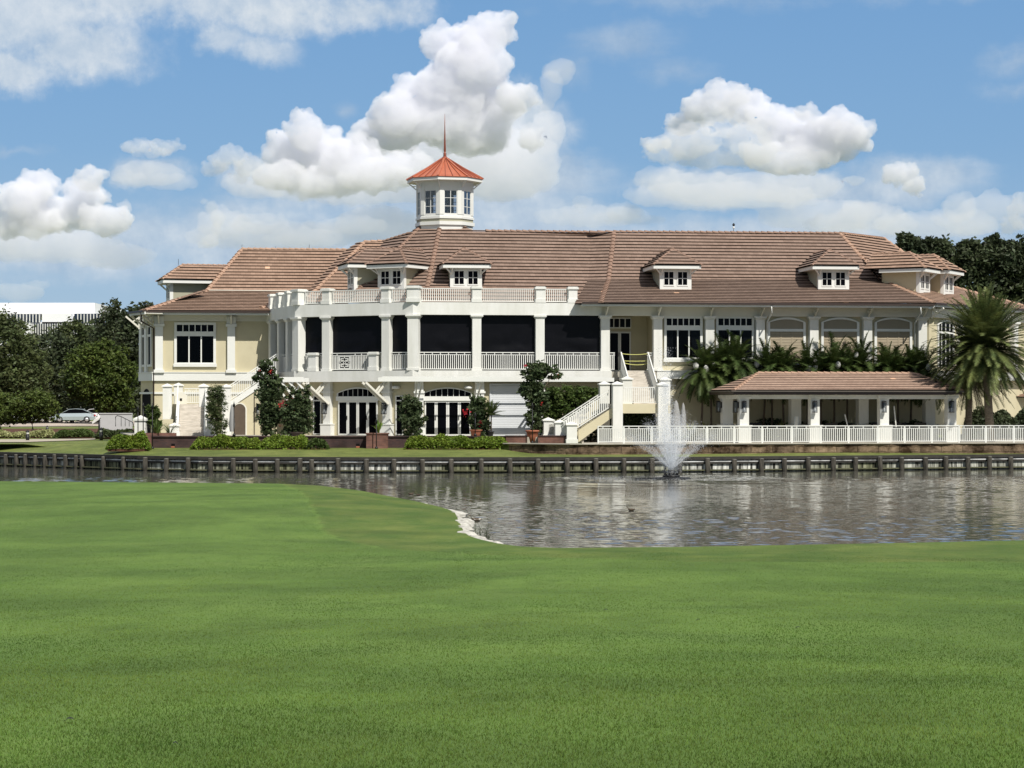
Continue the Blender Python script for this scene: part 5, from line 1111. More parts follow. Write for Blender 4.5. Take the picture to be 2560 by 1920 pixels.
obj('wall_face',(Vs,np.array(Qs)),M['coral'],sw)
pts=[(xa-.3,126.6),(xa+1.7,125.3),(xa+3.5,124.25),(5.0,124.25),(xb,swD(xb)-.05)]
m=MB(); m.sweep(pts,.10,-.6,1.445,1.495); obj('coping',m,M['concrete'],sw)
m=MB(); m.prism([(WX(1130,128.6),128.6),(xa-.2,126.7),(xa+3.4,124.9),(WX(1454,124.9),124.9),(WX(1454,131),131),(WX(1130,131),131)],.9,1.44); obj('upper_lawn',m,M['bank'],kind='structure')
# white pond railing in bays
PR=thing('pond_railing','white metal railing with close balusters along the edge of the stone wall','railing',(WX(2000,124.5),124.5,1.49))
bays=[1495,1560,1630,1700,1768,1836,1906,1980,2052,2122,2195,2262,2330,2398,2465,2535,2610,2680]
for a_,b_ in zip(bays,bays[1:]):
    Da=swD(WX(a_,125.5))+.2; Db=swD(WX(b_,125.5))+.2; rail((WX(a_,Da),Da,1.50),(WX(b_,Db)-.03,Db,1.50),.98,sp=.118,name='railing_panel',parent=PR,post=2.2,gap=5)
# ================================================================ pavilion
PV=Fr(WX(1858,129.0),129.0,10); Pc=PV.P(6,3,1.47)
PA=thing('pavilion','open white loggia with low brown tiled hip roof on square posts above the pond railing','pavilion',tuple(Pc))
zpe=PV.Z(2050,976,-.9); zh=zpe-.24
plF=Plane(PV.P(0,-.95,zpe),10,17.0); plF.lift=.034
apL=plF.ray(1896,932); apR=plF.ray(2286,933); cL=plF.ray(1834,975.5); cR=plF.ray(2404,974)
def side(ap,c,az):   # side hip through corner and apex
    d=(ap-c); u=Vector((math.cos(R(az)),math.sin(R(az)),0)); return d
m=MB(); tiles(m,plF,[cL,cR,apR,apL],e=.37)
def plane3(a,b,c):   # plane whose eave a-b is level and which holds c
    u=(b-a).normalized(); n=u.cross(c-a).normalized(); n=n if n.z>0 else -n
    az=math.degrees(math.atan2(n.x,-n.y)); pt=math.degrees(math.acos(n.z)); return Plane(a,az,pt)
v=Vector((PV.v[0],PV.v[1],0)); dp=5.3
bL=Vector((cL.x,cL.y,cL.z))+v*dp; bR=Vector((cR.x,cR.y,cR.z))+v*dp; bL.z=cL.z; bR.z=cL.z; cR.z=cL.z
tiles(m,plane3(bL,cL,apL),[bL,cL,apL],e=.37); tiles(m,plane3(cR,bR,apR),[cR,bR,apR],e=.37)
m.add([bL-Vector((0,0,.02)),bR-Vector((0,0,.02)),apR-Vector((0,0,.02)),apL-Vector((0,0,.02))],[(0,1,2,3)],0); m.uv.append([(0,0)]*4)
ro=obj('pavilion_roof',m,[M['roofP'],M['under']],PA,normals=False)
[(lambda c:(caps(c,a_,b_,.13),obj('ridge_cap',c,M['capL'],ro)))(MB()) for a_,b_ in ((cL,apL),(cR,apR),(apL,apR))]
m=MB(); loop=[(bL.x,bL.y),(cL.x,cL.y),(cR.x,cR.y),(bR.x,bR.y)]
m.sweep(loop,.02,-.10,zpe-.24,zpe-.06); obj('fascia',m,M['gutter'],PA)
m=MB(); m.sweep(loop,.13,.025,zpe-.09,zpe-.015); obj('gutter',m,pm('bronze_gutter',(.10,.085,.07),.4,.5,.1,2),PA)
m=MB(); m.add([Vector((p[0],p[1],zpe-.20)) for p in loop],[(0,1,2,3)]); obj('soffit',m,M['trim'],PA)
def pc(s,t,w=.55,z1=None):
    z1=z1 or zpe-.26; m=MB(); h=w/2; m.fb(PV,s-h,s+h,t-h,t+h,1.47,z1-.28); m.fb(PV,s-h,s+h,t-h,t+h,z1-.28,z1-.14,tx=.12); m.fb(PV,s-h-.12,s+h+.12,t-h-.12,t+h+.12,z1-.14,z1)
    m.fb(PV,s-h-.12,s+h+.12,t-h-.12,t+h+.12,1.47,1.47+.95); m.fb(PV,s-h-.17,s+h+.17,t-h-.17,t+h+.17,2.42,2.50); return obj('post',m,M['stucco_white'],PA)
fp=[1858,2034.5,2207.5,2376]
for px in fp: pc(PV.S(px),0)
sb0,sb1=PV.S(1858),PV.S(2376)
for f in (0,1/3,2/3,1): pc(sb0+(sb1-sb0)*f-.0,3.6,.62)
m=MB(); m.fb(PV,sb0-.27,sb1+.27,-.2,.2,zpe-.50,zpe-.262); m.fb(PV,sb0-.27,sb1+.27,3.4,3.8,zpe-.50,zpe-.262); m.fb(PV,sb0-.2,sb0+.2,.2,3.4,zpe-.50,zpe-.262); m.fb(PV,sb1-.2,sb1+.2,.2,3.4,zpe-.50,zpe-.262); obj('beam',m,M['stucco_white'],PA)
# ---- lanterns: black carriage lamps on brackets
def lantern():
    t=thing('wall_lantern','black wall lantern','lantern',(0,0,0)); fr=Fr(0,0,0)
    m=MB(); m.box(-.08,.08,-.03,0,-.1,.22); m.bar((0,-.02,.2),(0,-.16,.28),.03,.03); m.box(-.10,.10,-.27,-.07,.24,.27); m.hexa([(-.12,-.29,.20),(.12,-.29,.20),(.12,-.05,.20),(-.12,-.05,.20),(-.07,-.24,.25),(.07,-.24,.25),(.07,-.10,.25),(-.07,-.10,.25)])
    for x in (-.105,.085):
        for y in (-.275,-.085): m.box(x,x+.02,y,y+.02,-.30,.20)
    m.box(-.11,.11,-.28,-.06,-.33,-.29); obj('frame',m,M['iron'],t)
    m=MB(); m.box(-.08,.08,-.25,-.09,-.28,.19); obj('glass',m,M['clear'],t)
    m=MB(); m.tube([(0,-.17,-.29),(0,-.17,-.08)],.02,6); obj('candle',m,M['white'],t)
    return t
LN=lantern(); first=[True]
def put_lantern(p,az,label,g):
    if first[0]: o=LN; first[0]=False; o.location=p; o.rotation_euler=(0,0,R(az)); o['label']=label
    else: o=dup(LN,p,R(az),label)
    o['group']=g; o.scale=(1.15,1.15,1.15); return o
for px,lb in zip(fp,('second lantern on the pavilion, on the front face of its left corner post','black lantern on the second front post of the pavilion','black lantern on the third front post of the pavilion','black lantern on the right corner post of the pavilion beside the palms')):
    put_lantern(PV.P(PV.S(px,-.28),-.285,3.62),10,lb,'lanterns on the pavilion posts')
put_lantern(PV.P(sb0-.285,0,3.62),-80,'black lantern on the side face of the pavilion left corner post','lanterns on the pavilion posts')
put_lantern(PV.P(sb0-.32,3.6,3.62),-80,'black lantern on the rear left post of the pavilion','lanterns on the pavilion posts')
for fr,px,lb in ((FA,814,'black lantern left of the left patio doors'),(FA,963,'black lantern between the patio doors and the brick planter pier'),(FM,1048,'black lantern beside the vine left of the right patio doors')):
    s=fr.S(px,0); put_lantern(fr.P(s,tl-.325,fr.Z(px,1020)),fr.az,lb,'lanterns on the patio pilasters')
put_lantern(FS.P(FS.S(645,3.4),3.42,3.45),7,'black lantern on the cream stair wall left of the flowering vine','lanterns on the patio pilasters')
# ---- pergola slats of the patio
def pergola(fr,xa,xb,label,zt=5.23):
    t0,t1=-2.3,.30; s0,s1=fr.S(xa,t0),fr.S(xb,t0); P_=thing('pergola',label,'pergola',tuple(fr.P((s0+s1)/2,t1,zt-.2)))
    m=MB(); m.fb(fr,s0,s1,t0-.07,t0+.07,zt-.14,zt+.10); obj('front_beam',m,M['white'],P_)
    m=MB(); m.fb(fr,s0+.3,s1-.3,t0+.6,t0+.66,zt+.11,zt+.17); m.fb(fr,s0+.3,s1-.3,t0+1.2,t0+1.26,zt+.11,zt+.17); obj('cross_slats',m,M['white'],P_)
    return P_,s0,s1,t0
PG,g0,g1,gt=pergola(FM,945,1535,'long white pergola beam running below the balcony from the patio doors to the stair')
for px in (1049,1198,1356):
    s=FM.S(px,gt)
    m=MB()
    for q in (-.17,.17): m.bar(FM.P(s+q,gt+.05,5.10),FM.P(s+q*.4,-.1,3.95),.09,.10)
    for k in range(3): f=(k+.5)/3; z=5.1-1.15*f; t=gt+.05+(-.1-gt-.05)*f; m.bar(FM.P(s-.17*(1-f*.6),t,z),FM.P(s+.17*(1-f*.6),t,z),.05,.06)
    obj('brace',m,M['white'],PG)
FG=Fr(WX(672,136.5),136.5,7)
P2,h0,h1,ht=pergola(FG,664,772,'short white pergola bracket over the flowering vine left of the patio doors',5.24)
for px in (680,702,722,742):
    s=FG.S(px,ht); m=MB(); m.bar(FG.P(s,ht,5.12),FG.P(s+.95,ht+.5,4.0),.09,.13); m.bar(FG.P(s+.45,ht+.25,4.55),FG.P(s+.75,ht+.3,5.08),.07,.09); obj('brace',m,M['white'],P2)
# ================================================================ leaves
def crown(name,ells,n,leaf,mat,parent,seed,clump=.30,asp=.5,inner=.45,**k):
    rg=np.random.default_rng(seed); tot=sum(e[1][0]*e[1][1]*e[1][2] for e in ells); Cs=[]
    for c,r in ells:
        ne=max(30,int(n*(r[0]*r[1]*r[2])/tot)); K=max(10,ne//30); d=rg.normal(size=(K,3)); d/=np.linalg.norm(d,axis=1)[:,None]
        rad=inner+(1.02-inner)*rg.random(K)**.55; cc=np.array(c)+d*rad[:,None]*np.array(r); idx=rg.integers(0,K,ne); cs=clump*np.mean(r)*rg.uniform(.5,1.25,K)
        off=rg.normal(size=(ne,3))*.5*cs[idx][:,None]; off[:,2]*=.7; Cs.append(cc[idx]+off)
    return leafmesh(name,np.concatenate(Cs),leaf,mat,parent,rg,asp,**k)
def leafmesh(name,Cn,leaf,mat,parent,rg,asp=.5,**k):
    n=len(Cn); a=rg.normal(size=(n,3)); a[:,2]*=.6; a/=np.linalg.norm(a,axis=1)[:,None]; b=rg.normal(size=(n,3)); b-=a*(a*b).sum(1)[:,None]; b/=np.linalg.norm(b,axis=1)[:,None]
    l=leaf*rg.uniform(.6,1.4,n)[:,None]; V=np.stack([Cn-a*l,Cn+b*l*asp,Cn+a*l,Cn-b*l*asp],1).reshape(-1,3)
    return obj(name,(V,np.arange(n*4).reshape(-1,4)),mat,parent,**k)
def tree(name,label,cat,px,pyb,D,ells,n,leaf,mat,seed,group=None,trunk=.22,clump=.30,zb=None,inner=.45,asp=.5):
    """ells in picture pixels: (cx,cy,rx,ry[,dD]) at distance D"""
    x=WX(px,D); z0=EYE-(pyb-HZ)*D/F if zb is None else zb; T=thing(name,label,cat,(x,D,z0),group); E=[]
    for e in ells:
        c=W(e[0],e[1],D+(e[4] if len(e)>4 else 0)); rx=e[2]*D/F; rz=e[3]*D/F; E.append(((c.x,c.y,c.z),(rx,rx*.9,rz)))
    m=MB(); top=Vector(E[0][0]); b=Vector((x,D,z0)); r=random.Random(seed); k=b.lerp(top,.38); k.x=x+(top.x-x)*.3
    m.tube([b-Vector((0,0,.2)),b.lerp(k,.5)+Vector((r.uniform(-.1,.1),0,0)),k],[trunk*1.25,trunk,trunk*.85],8)
    for c,rr_ in E:
        for q in range(2): e=Vector(c)+Vector((r.uniform(-.5,.5)*rr_[0],r.uniform(-.4,.4)*rr_[1],r.uniform(-.1,.5)*rr_[2])); m.tube([k,k.lerp(e,.5)+Vector((0,0,.2)),e],[trunk*.7,trunk*.4,trunk*.12],6)
    obj('trunk',m,M['bark'],T); crown('crown',E,n,leaf,mat,T,seed,clump,inner=inner,asp=asp); return T
gL='dark trees behind the driveway'
TL=[('dark spreading tree at the far left edge of the picture',20,1055,215,[(10,880,75,95),(55,930,70,80),(-20,960,60,70),(5,820,40,30)],9000,'oak'),
 ('dense dark tree below the white office block with bare pale twigs',105,1060,222,[(110,900,80,75),(150,960,75,70),(70,985,60,50)],9000,'oakdark'),
 ('olive green tree beside the round tree, touching the office windows',180,1060,226,[(190,860,62,55),(215,930,65,80),(160,915,45,50)],8000,'oak'),
 ('tall pointed dark tree rising above the office roof',278,1060,214,[(284,790,26,40),(285,850,55,70),(275,930,65,90),(262,775,12,18),(297,778,14,20)],9000,'oakdark'),
 ('dark tree behind the left wing gutter corner',350,1060,205,[(350,800,42,38),(345,870,50,80),(360,960,50,80),(366,765,16,18),(335,772,12,16)],9000,'oakdark'),
 ('shaded dark tree low behind the round tree',240,1060,232,[(250,1000,120,45),(120,1020,110,40),(20,1030,90,35)],7000,'oakdark')]
for i,(lb,px,pb_,D,E,n,mt) in enumerate(TL): D+=46; tree('broadleaf_tree',lb,'tree',px,pb_-8,D,E,int(n*1.5),.24,M[mt],30+i,gL,.25,.34)
tree('round_tree','rounded bright green tree with short trunk on the mulch bed before the driveway','tree',278,1071,180,[(240,942,78,66),(225,905,52,45),(270,895,50,50),(300,950,42,70),(210,965,45,42),(268,1008,52,28),(300,1005,35,32),(258,865,32,22)],22000,.135,M['round'],50,None,.14,.24,zb=1.4)
tree('small_tree','low spreading pale green tree beside the path','tree',78,1075,170,[(85,1015,58,38),(45,1030,40,28),(116,1028,24,22),(136,1036,18,15),(95,995,35,18)],9000,.11,M['round'],52,'small trees by the path',.07,.25,zb=1.4)
tree('small_tree','low green tree cut by the left edge of the picture','tree',0,1075,172,[(5,1020,42,42),(-25,1030,40,35),(20,1045,25,22)],7000,.11,M['round'],53,'small trees by the path',.08,.25,zb=1.4)
gR='dark trees behind the right wing'
for i,(px,E,lb) in enumerate([(2275,[(2275,650,40,60),(2268,600,26,18),(2290,612,22,20)],'dark tree rising just right of the main roof end'),(2345,[(2345,670,50,70),(2335,610,28,24),(2362,622,20,20)],'dark tree with a double tip behind the right dormers'),
   (2420,[(2425,680,52,80),(2415,625,30,22),(2440,640,26,26)],'dark rounded tree between the dormers and the date palm top'),(2480,[(2485,680,48,85),(2480,610,20,28),(2498,640,30,30)],'tallest pointed dark tree above the date palm'),
   (2550,[(2550,690,55,85),(2535,625,28,24),(2560,608,18,24)],'dark tree cut by the right edge of the picture'),(2610,[(2620,700,60,90),(2600,640,40,40)],'dark tree at the far right beyond the date palm')]):
    tree('evergreen_tree',lb,'tree',px,1000,185,E,9500,.19,M['oakdark'],70+i,gR,.25,.30,zb=1.5)
# ---- hedges and shrubs
def hedge(label,x0,x1,y0,y1,D,z0,n,mat,seed,leaf=.07,name='hedge',cat='hedge',dep=.55,group=None,bumpy=.26):
    rg=np.random.default_rng(seed); X0,X1=WX(x0,D),WX(x1,D); z1=EYE-(y0-HZ)*D/F; T=thing(name,label,cat,((X0+X1)/2,D,z0),group)
    x=rg.uniform(X0,X1,n); y=D+rg.uniform(-dep,dep,n); ht=(z1-z0); 
    hh=np.array([1+bumpy*2*(mn.noise(Vector((a*1.1,b*1.1,seed)))) for a,b in zip(x,y)]); ed=np.minimum(1,np.minimum(x-X0,X1-x)/.35)**.5; ed2=(1-(np.abs(y-D)/dep)**3*.5)
    z=z0+ht*hh*ed*ed2*(rg.random(n)**.45); 
    Cn=np.stack([x,y,z],1); leafmesh('foliage',Cn,leaf,mat,T,rg,.55); m=MB(); m.box(X0+.1,X1-.1,D-dep*.8,D+dep*.5,z0-.1,z0+.04); obj('mulch_bed',m,M['mulch'],T); return T
hedge('lime green hedge left of the brick wall end',268,375,1086,1118,126.5,1.12,6500,M['lime'],1)
hedge('lime green hedge before the dark brick wall at the left stair',478,655,1094,1121,127.2,1.12,8500,M['lime'],2,bumpy=.30)
hedge('yellow-green hedge in the middle of the dark brick wall',650,775,1092,1121,127.3,1.12,6500,M['lime'],3,bumpy=.28)
hedge('thin reddish green shrub at the right end of the middle hedge',765,822,1097,1121,127.2,1.12,1400,M['mid'],4,name='low_shrub',cat='shrub',bumpy=.2)
hedge('bright yellow-green hedge below the right patio doors',1012,1272,1093,1122,127.2,1.12,14000,M['lime'],5,bumpy=.28)
hedge('variegated yellow hedge row along the path at far left',-20,142,1079,1097,157,1.33,6000,M['pale'],6,leaf=.08)
hedge('dark green hedge row left of the path lamp',135,240,1076,1096,156,1.33,5000,M['mid'],7,leaf=.08)
hedge('spiky pale grass border beneath the round tree',240,340,1076,1094,154,1.36,2600,M['feather'],8,leaf=.12,name='border_plant',cat='plants',bumpy=.3)
hedge('yellow flowering ground cover beside the left stair pillar',372,408,1070,1088,131.5,1.5,1500,M['pale'],9,leaf=.06,name='low_shrub',cat='shrub')
hedge('dark hedge at the foot of the palms behind the pavilion',1735,2330,1056,1100,135.9,1.47,16000,M['vine'],10,leaf=.09,bumpy=.2)
hedge('dark hedge on the right side past the date palms',2400,2640,1030,1100,141,1.47,12000,M['oakdark'],11,leaf=.11,bumpy=.25,dep=1.2)
hedge('low plants in the shade under the right staircase landing',1470,1660,1035,1100,132.2,1.5,9000,M['vine'],12,leaf=.08,bumpy=.2)
def shrub(label,px,pyb,D,E,n,leaf,mat,seed,name='shrub',cat='shrub',zb=ZG,clump=.3,asp=.5,trunk=.05,flowers=None,group=None,inner=.2):
    T=tree(name,label,cat,px,pyb,D,E,n,leaf,mat,seed,group,trunk,clump,zb=zb,inner=inner,asp=asp)
    if flowers:
        rg=np.random.default_rng(seed+500)
        for (fx,fy,fr_,fn) in flowers:
            c=W(fx,fy,D-.35); Cn=np.array(c)+rg.normal(size=(fn,3))*fr_*D/F*.55; leafmesh('flower_cluster',Cn,.055,M['flower'],T,rg,.8)
    return T
shrub('tall feathery green shrub right of the left staircase',541,1090,132.6,[(540,1010,24,45),(545,1060,22,30),(532,985,14,22),(552,985,14,20),(528,1030,14,24)],9000,.085,M['feather'],101,asp=.2)
shrub('dense flowering vine with red blooms left of the patio, climbing the short pergola',682,1090,131.4,[(676,1000,28.8,78),(668,1060,21.6,41.6),(672,912,22,20),(648,938,20,14),(690,960,19.2,31.2),(683,1035,21.6,58.5)],8250,0.112,M['vine'],102,'flowering_vine','vine',flowers=[(721,997,8,46),(706,1009,7,34),(648,925,4,8),(676,930,4,8),(702,1062,4,6)])
shrub('leafy vine trained beside the narrow window left of the patio doors',746,1090,131.0,[(746,1045,36,49.4),(760,990,16.8,41.6),(735,1010,21.6,44.2),(765,1040,16.8,49.4),(720,1050,24,46.8)],6375,0.105,M['vine'],103,'flowering_vine','vine',flowers=[(733,1030,3,6),(700,1012,3,5)])
shrub('dark vine on the pilaster left of the right patio doors',1026,1090,131.2,[(1024,1030,28.8,39),(1012,1015,16.8,26),(1040,1050,24,41.6),(1020,1070,16.8,26)],4500,0.105,M['vine'],104,'flowering_vine','vine')
shrub('potted vine with red blooms right of the right patio doors',1196,1092,130.2,[(1200,1040,26.4,44.2),(1192,1010,19.2,26),(1205,1068,21.6,28.6),(1184,1050,12,31.2)],4500,0.105,M['vine'],105,'flowering_vine','vine',zb=ZG+.3,flowers=[(1163,1033,7,30),(1200,1058,7,26),(1192,1080,6,18)])
shrub('tall potted vine spilling over the long pergola beam left of the shrubs',1331,1092,130.0,[(1335,985,26.4,41.6),(1332,1030,16.8,46.8),(1342,1066,14.4,31.2),(1350,1000,24,36.4),(1338,928,33.6,26),(1384,930,21.6,18.2),(1318,975,19.2,23.4)],6375,0.112,M['vine'],106,'flowering_vine','vine',zb=ZG+.3,flowers=[(1312,914,5,10),(1353,1008,6,24),(1386,940,6,8),(1326,928,4,8)])
shrub('bushy light green shrub between the tall vine and the stair',1385,1092,131.6,[(1395,1000,40.8,41.6),(1375,1040,36,52),(1400,1045,31.2,44.2),(1360,1020,19.2,39)],6750,0.120,M['mid'],107)
shrub('green shrub with pale flowers behind the stair handrail',1450,1080,131.9,[(1450,990,42,24),(1440,1010,34,26),(1480,985,22,18),(1425,985,22,20)],8500,.08,M['mid'],108,zb=1.6)
shrub('bright broad-leaved shrub beside the left stair pillar',384,1090,131.2,[(384,1040,18,26),(372,1030,10,16),(392,1060,14,18)],1500,.16,M['mid'],109,asp=.3)
# ---- strappy plants and palms
def frond(mb,b,d0,L_,droop,nl,ll,w=.02,seed=0,up0=.6,vee=.5):
    """one feather frond: rachis with leaflets both sides"""
    r=random.Random(seed); d=Vector(d0).normalized(); p=Vector(b); pts=[p.copy()]; n=9; st=L_/n
    for i in range(n): d=(d+Vector((0,0,-droop*(.4+i/n)))*(st)).normalized(); p=p+d*st; pts.append(p.copy())
    mb.tube(pts,[w*1.4*(1-.8*i/n) for i in range(n+1)],4,1,cap=False)
    for i in range(nl):
        f=.10+.9*i/nl; k=min(n-1,int(f*n)); q=pts[k].lerp(pts[k+1],f*n-k); t=(pts[k+1]-pts[k]).normalized(); s=t.cross(Vector((0,0,1)))
        if s.length<.05: s=Vector((1,0,0))
        s.normalize(); u=s.cross(t); l=ll*math.sin(math.pi*min(.97,(.18+.8*f)))**.6*r.uniform(.85,1.1)
        for sg in (-1,1):
            dr=(s*sg+t*.75+u*vee+Vector((0,0,-.15-.25*f))+Vector((r.uniform(-.12,.12),r.uniform(-.12,.12),r.uniform(-.12,.12)))).normalized(); e=q+dr*l; e.z-=l*.12; wd=t*(.030*ll/.5)
            mb.add([q-wd,q+wd,e],[(0,1,2)],0)
def palm(label,base,h,R_,nf,seed,mat,lean=(0,0),ll=.5,nl=36,trunk=.12,group=None,name='palm_tree',dead=0,tm='palmbark',elmin=-35,parent_cat='palm',droop=.35,white=False):
    r=random.Random(seed); T=thing(name,label,parent_cat,base,group); b=Vector(base); top=b+Vector((lean[0],lean[1],h)); m=MB()
    m.tube([b-Vector((0,0,.2)),b.lerp(top,.5)+Vector((lean[0]*.1,0,0)),top],[trunk*1.15,trunk,trunk*.95],10); obj('trunk',m,M[tm],T); m=MB()
    for i in range(nf):
        az=2*math.pi*(i*.618)+r.uniform(-.2,.2); el=R(85-(85-elmin)*((i+.5)/nf)**.85+r.uniform(-6,6)); d=Vector((math.cos(az)*math.cos(el),math.sin(az)*math.cos(el),math.sin(el)))
        frond(m,top+d*trunk,d,R_*r.uniform(.88,1.08),droop,nl,ll,.018,seed*100+i)
    obj('crown',m,[mat,M['mid']],T,normals=False)
    if dead:
        m=MB()
        for i in range(dead):
            az=r.uniform(0,6.283); el=R(r.uniform(-70,-35)); d=Vector((math.cos(az)*math.cos(el),math.sin(az)*math.cos(el),math.sin(el))); frond(m,top-Vector((0,0,r.uniform(.1,.6)))+d*trunk,d,R_*r.uniform(.55,.8),.5,22,ll*.6,.02,seed*70+i,vee=.1)
        obj('dead_fronds',m,[M['dead'],M['dead']],T,normals=False)
    return T
Dp=131.5
palm('large date palm with thick patterned trunk at the right edge of the pavilion',(WX(2477,Dp),Dp,1.47),EYE-(872-HZ)*Dp/F-1.47,3.6,230,11,M['datepalm'],ll=.55,nl=60,trunk=.24,dead=26,name='date_palm',elmin=-34,droop=.27,lean=(-.30,0))
palm('second date palm with dark trunk just left of the large one',(WX(2421,Dp+1.5),Dp+1.5,1.47),EYE-(925-HZ)*Dp/F-1.47,3.4,100,12,M['datepalm'],ll=.5,nl=40,trunk=.20,dead=18,name='date_palm',elmin=-32,droop=.28,lean=(.1,.3))
gP='slender palms behind the pavilion'
pl_=[(1752,905,134.2,'slender palm arching over the left end of the pavilion roof'),(1800,892,135.5,'palm whose crown stands under the second clubhouse window'),(1850,884,135,'palm with the highest crown left of the first shuttered window'),(1905,900,136,'palm right of the downspout, below the first shuttered window'),
 (1960,902,134.6,'palm in front of the first louvred shutter'),(2020,905,135.2,'palm in front of the pilaster between the first two shutters'),(2085,893,135.6,'palm below the second louvred shutter'),(2150,890,134.8,'bushy palm with pale flower sheath left of the third shutter'),(2215,903,135.6,'palm below the third louvred shutter'),(2275,907,134.9,'palm in front of the last pilaster'),(2322,912,135.8,'palm between the last pilaster and the date palms')]
for i,(px,py,D,lb) in enumerate(pl_):
    D=134.5+(px-1752)/570*1.7+(.25 if i%2 else -.15)
    r=random.Random(i+5); palm(lb,(WX(px,D),D,1.47),EYE-(py+24-HZ)*D/F-1.47,1.95+.3*r.random(),54,200+i,M['palm'],ll=.52,nl=36,trunk=.065,group=gP,elmin=-60,droop=.75,lean=(r.uniform(-.3,.3),0),tm='bark')
    if i in (0,1,5,6,7,10,3):
        T=[o for o in C.objects if o.name.startswith('palm_tree')][-1]; rs=random.Random(i)
        for k in range(2 if i in (0,5) else 1):
            q=Vector((WX(px+rs.uniform(-22,22),D-1.2),D-1.2,EYE-(py+rs.uniform(-8,26)-HZ)*D/F)); m=MB(); a=rs.uniform(-.9,.9); ax=Vector((math.sin(a),-.2,math.cos(a))).normalized()
            q.y+=.5; m.tube([q-ax*.24,q-ax*.15,q,q+ax*.15,q+ax*.24],[.03,.13,.18,.13,.03],10); obj('flower_sheath',m,M['cloth'],T)
LOWP=[(1778,925,133.6,'low palm under the left end of the palm row'),(1830,922,133.8,'low palm right of the two leftmost palms'),(1930,925,133.9,'low bushy palm behind the second pavilion post'),(2052,922,133.7,'low bushy palm left of the second louvred shutter'),(2118,925,133.9,'low bushy palm right of the second louvred shutter'),(2245,924,133.8,'low bushy palm near the right end of the palm row')]
for i,(px,py,D,lb) in enumerate(LOWP): D=134.2+(px-1752)/570*1.7; palm(lb,(WX(px,D),D,1.47),EYE-(py+10-HZ)*D/F-1.47,1.7,44,240+i,M['palm'],ll=.5,nl=30,trunk=.06,group=gP,elmin=-60,droop=.8,tm='bark')
def strappy(label,px,pyb,D,zb,n,h,w,mat,seed,spread=.5,name='strap_plant',pot=None,group=None,cat='plant'):
    x=WX(px,D); T=thing(name,label,cat,(x,D,zb),group); r=random.Random(seed); m=MB()
    for i in range(n):
        az=r.uniform(0,6.283); sp=r.uniform(.1,1)*spread; hh=h*r.uniform(.6,1); p=Vector((x,D,zb)); pts=[]
        for k in range(6): f=k/5; pts.append(p+Vector((math.cos(az)*sp*f**1.5*h,math.sin(az)*sp*f**1.5*h,hh*(f-.25*f*f*sp*2))))
        sd_=Vector((-math.sin(az),math.cos(az),0)); vs=[]
        for k,q in enumerate(pts): ww=w*math.sin(math.pi*min(.98,.15+.8*k/5)); vs+= [q-sd_*ww,q+sd_*ww]
        m.add(vs,[(2*k,2*k+1,2*k+3,2*k+2) for k in range(5)],0)
    obj('leaf',m,mat,T,normals=False) if False else obj('leaves',m,mat,T,normals=False)
    return T
M['banana']=leafmat('broad_bright_leaf',(.07,.14,.02),(.20,.28,.05),sc=2)
strappy('broad-leaved plant in the brick planter pier, one tall paddle leaf',946,1085,128.5,2.0,16,.95,.07,M['banana'],1,.55)
strappy('spiky bird of paradise plant at the foot of the left stair',424,1085,131.6,1.75,22,1.15,.03,M['feather'],2,.7)
strappy('broad-leaved plant with pale blooms beside the left pillar',392,1085,130.6,1.8,26,1.2,.05,M['mid'],3,.7)
palm('small potted palm before the roller shutter',(WX(1228,130),130,ZG+.3),1.0,.9,22,301,M['palm'],ll=.3,nl=22,trunk=.04,name='potted_palm',elmin=0,droop=.5,tm='bark')
for i,(px,D,lb) in enumerate(((1728,133.6,'spiky pale plant left of the pavilion'),(1765,134.6,'spiky pale plant at the pavilion left end'),(1955,134.8,'spiky pale plant seen through the left pavilion bay'),(2075,134.9,'spiky pale plant seen through the second pavilion bay'),(2252,134.8,'spiky pale plant seen through the third pavilion bay'))): strappy(lb,px,1100,134.1+(px-1752)/570*1.7,1.47,34,1.5,.05,M['pale'],60+i,.55,group='spiky plants behind the pavilion')
# ---- pots
def pot(label,px,D,z,r=.36,h=.42,mat='terracotta',group='terracotta pots on the patio wall'):
    x=WX(px,D); T=thing('plant_pot',label,'pot',(x,D,z),group); m=MB(); m.lathe((x,D,z),[(r*.62,0),(r*.80,h*.55),(r*.95,h*.86),(r*1.08,h*.87),(r*1.08,h),(r*.9,h),(r*.88,h*.9)],20); obj('bowl',m,M[mat],T); m=MB(); m.lathe((x,D,z),[(r*.85,h*.88),(.02,h*.92)],14); obj('soil',m,M['mulch'],T)
pot('wide terracotta pot holding the red-flowering vine by the patio doors',1190,129.9,1.80)
pot('tall terracotta pot under the tall vine between the red brick walls',1331,129.4,1.45,.38,.75)
pot('small dark pot holding the little palm',1226,130,1.80,.22,.32,'black','dark pots')
pot('long dark bowl at the foot of the vine left of the patio doors',741,130,1.86,.40,.22,'gutter','dark pots')
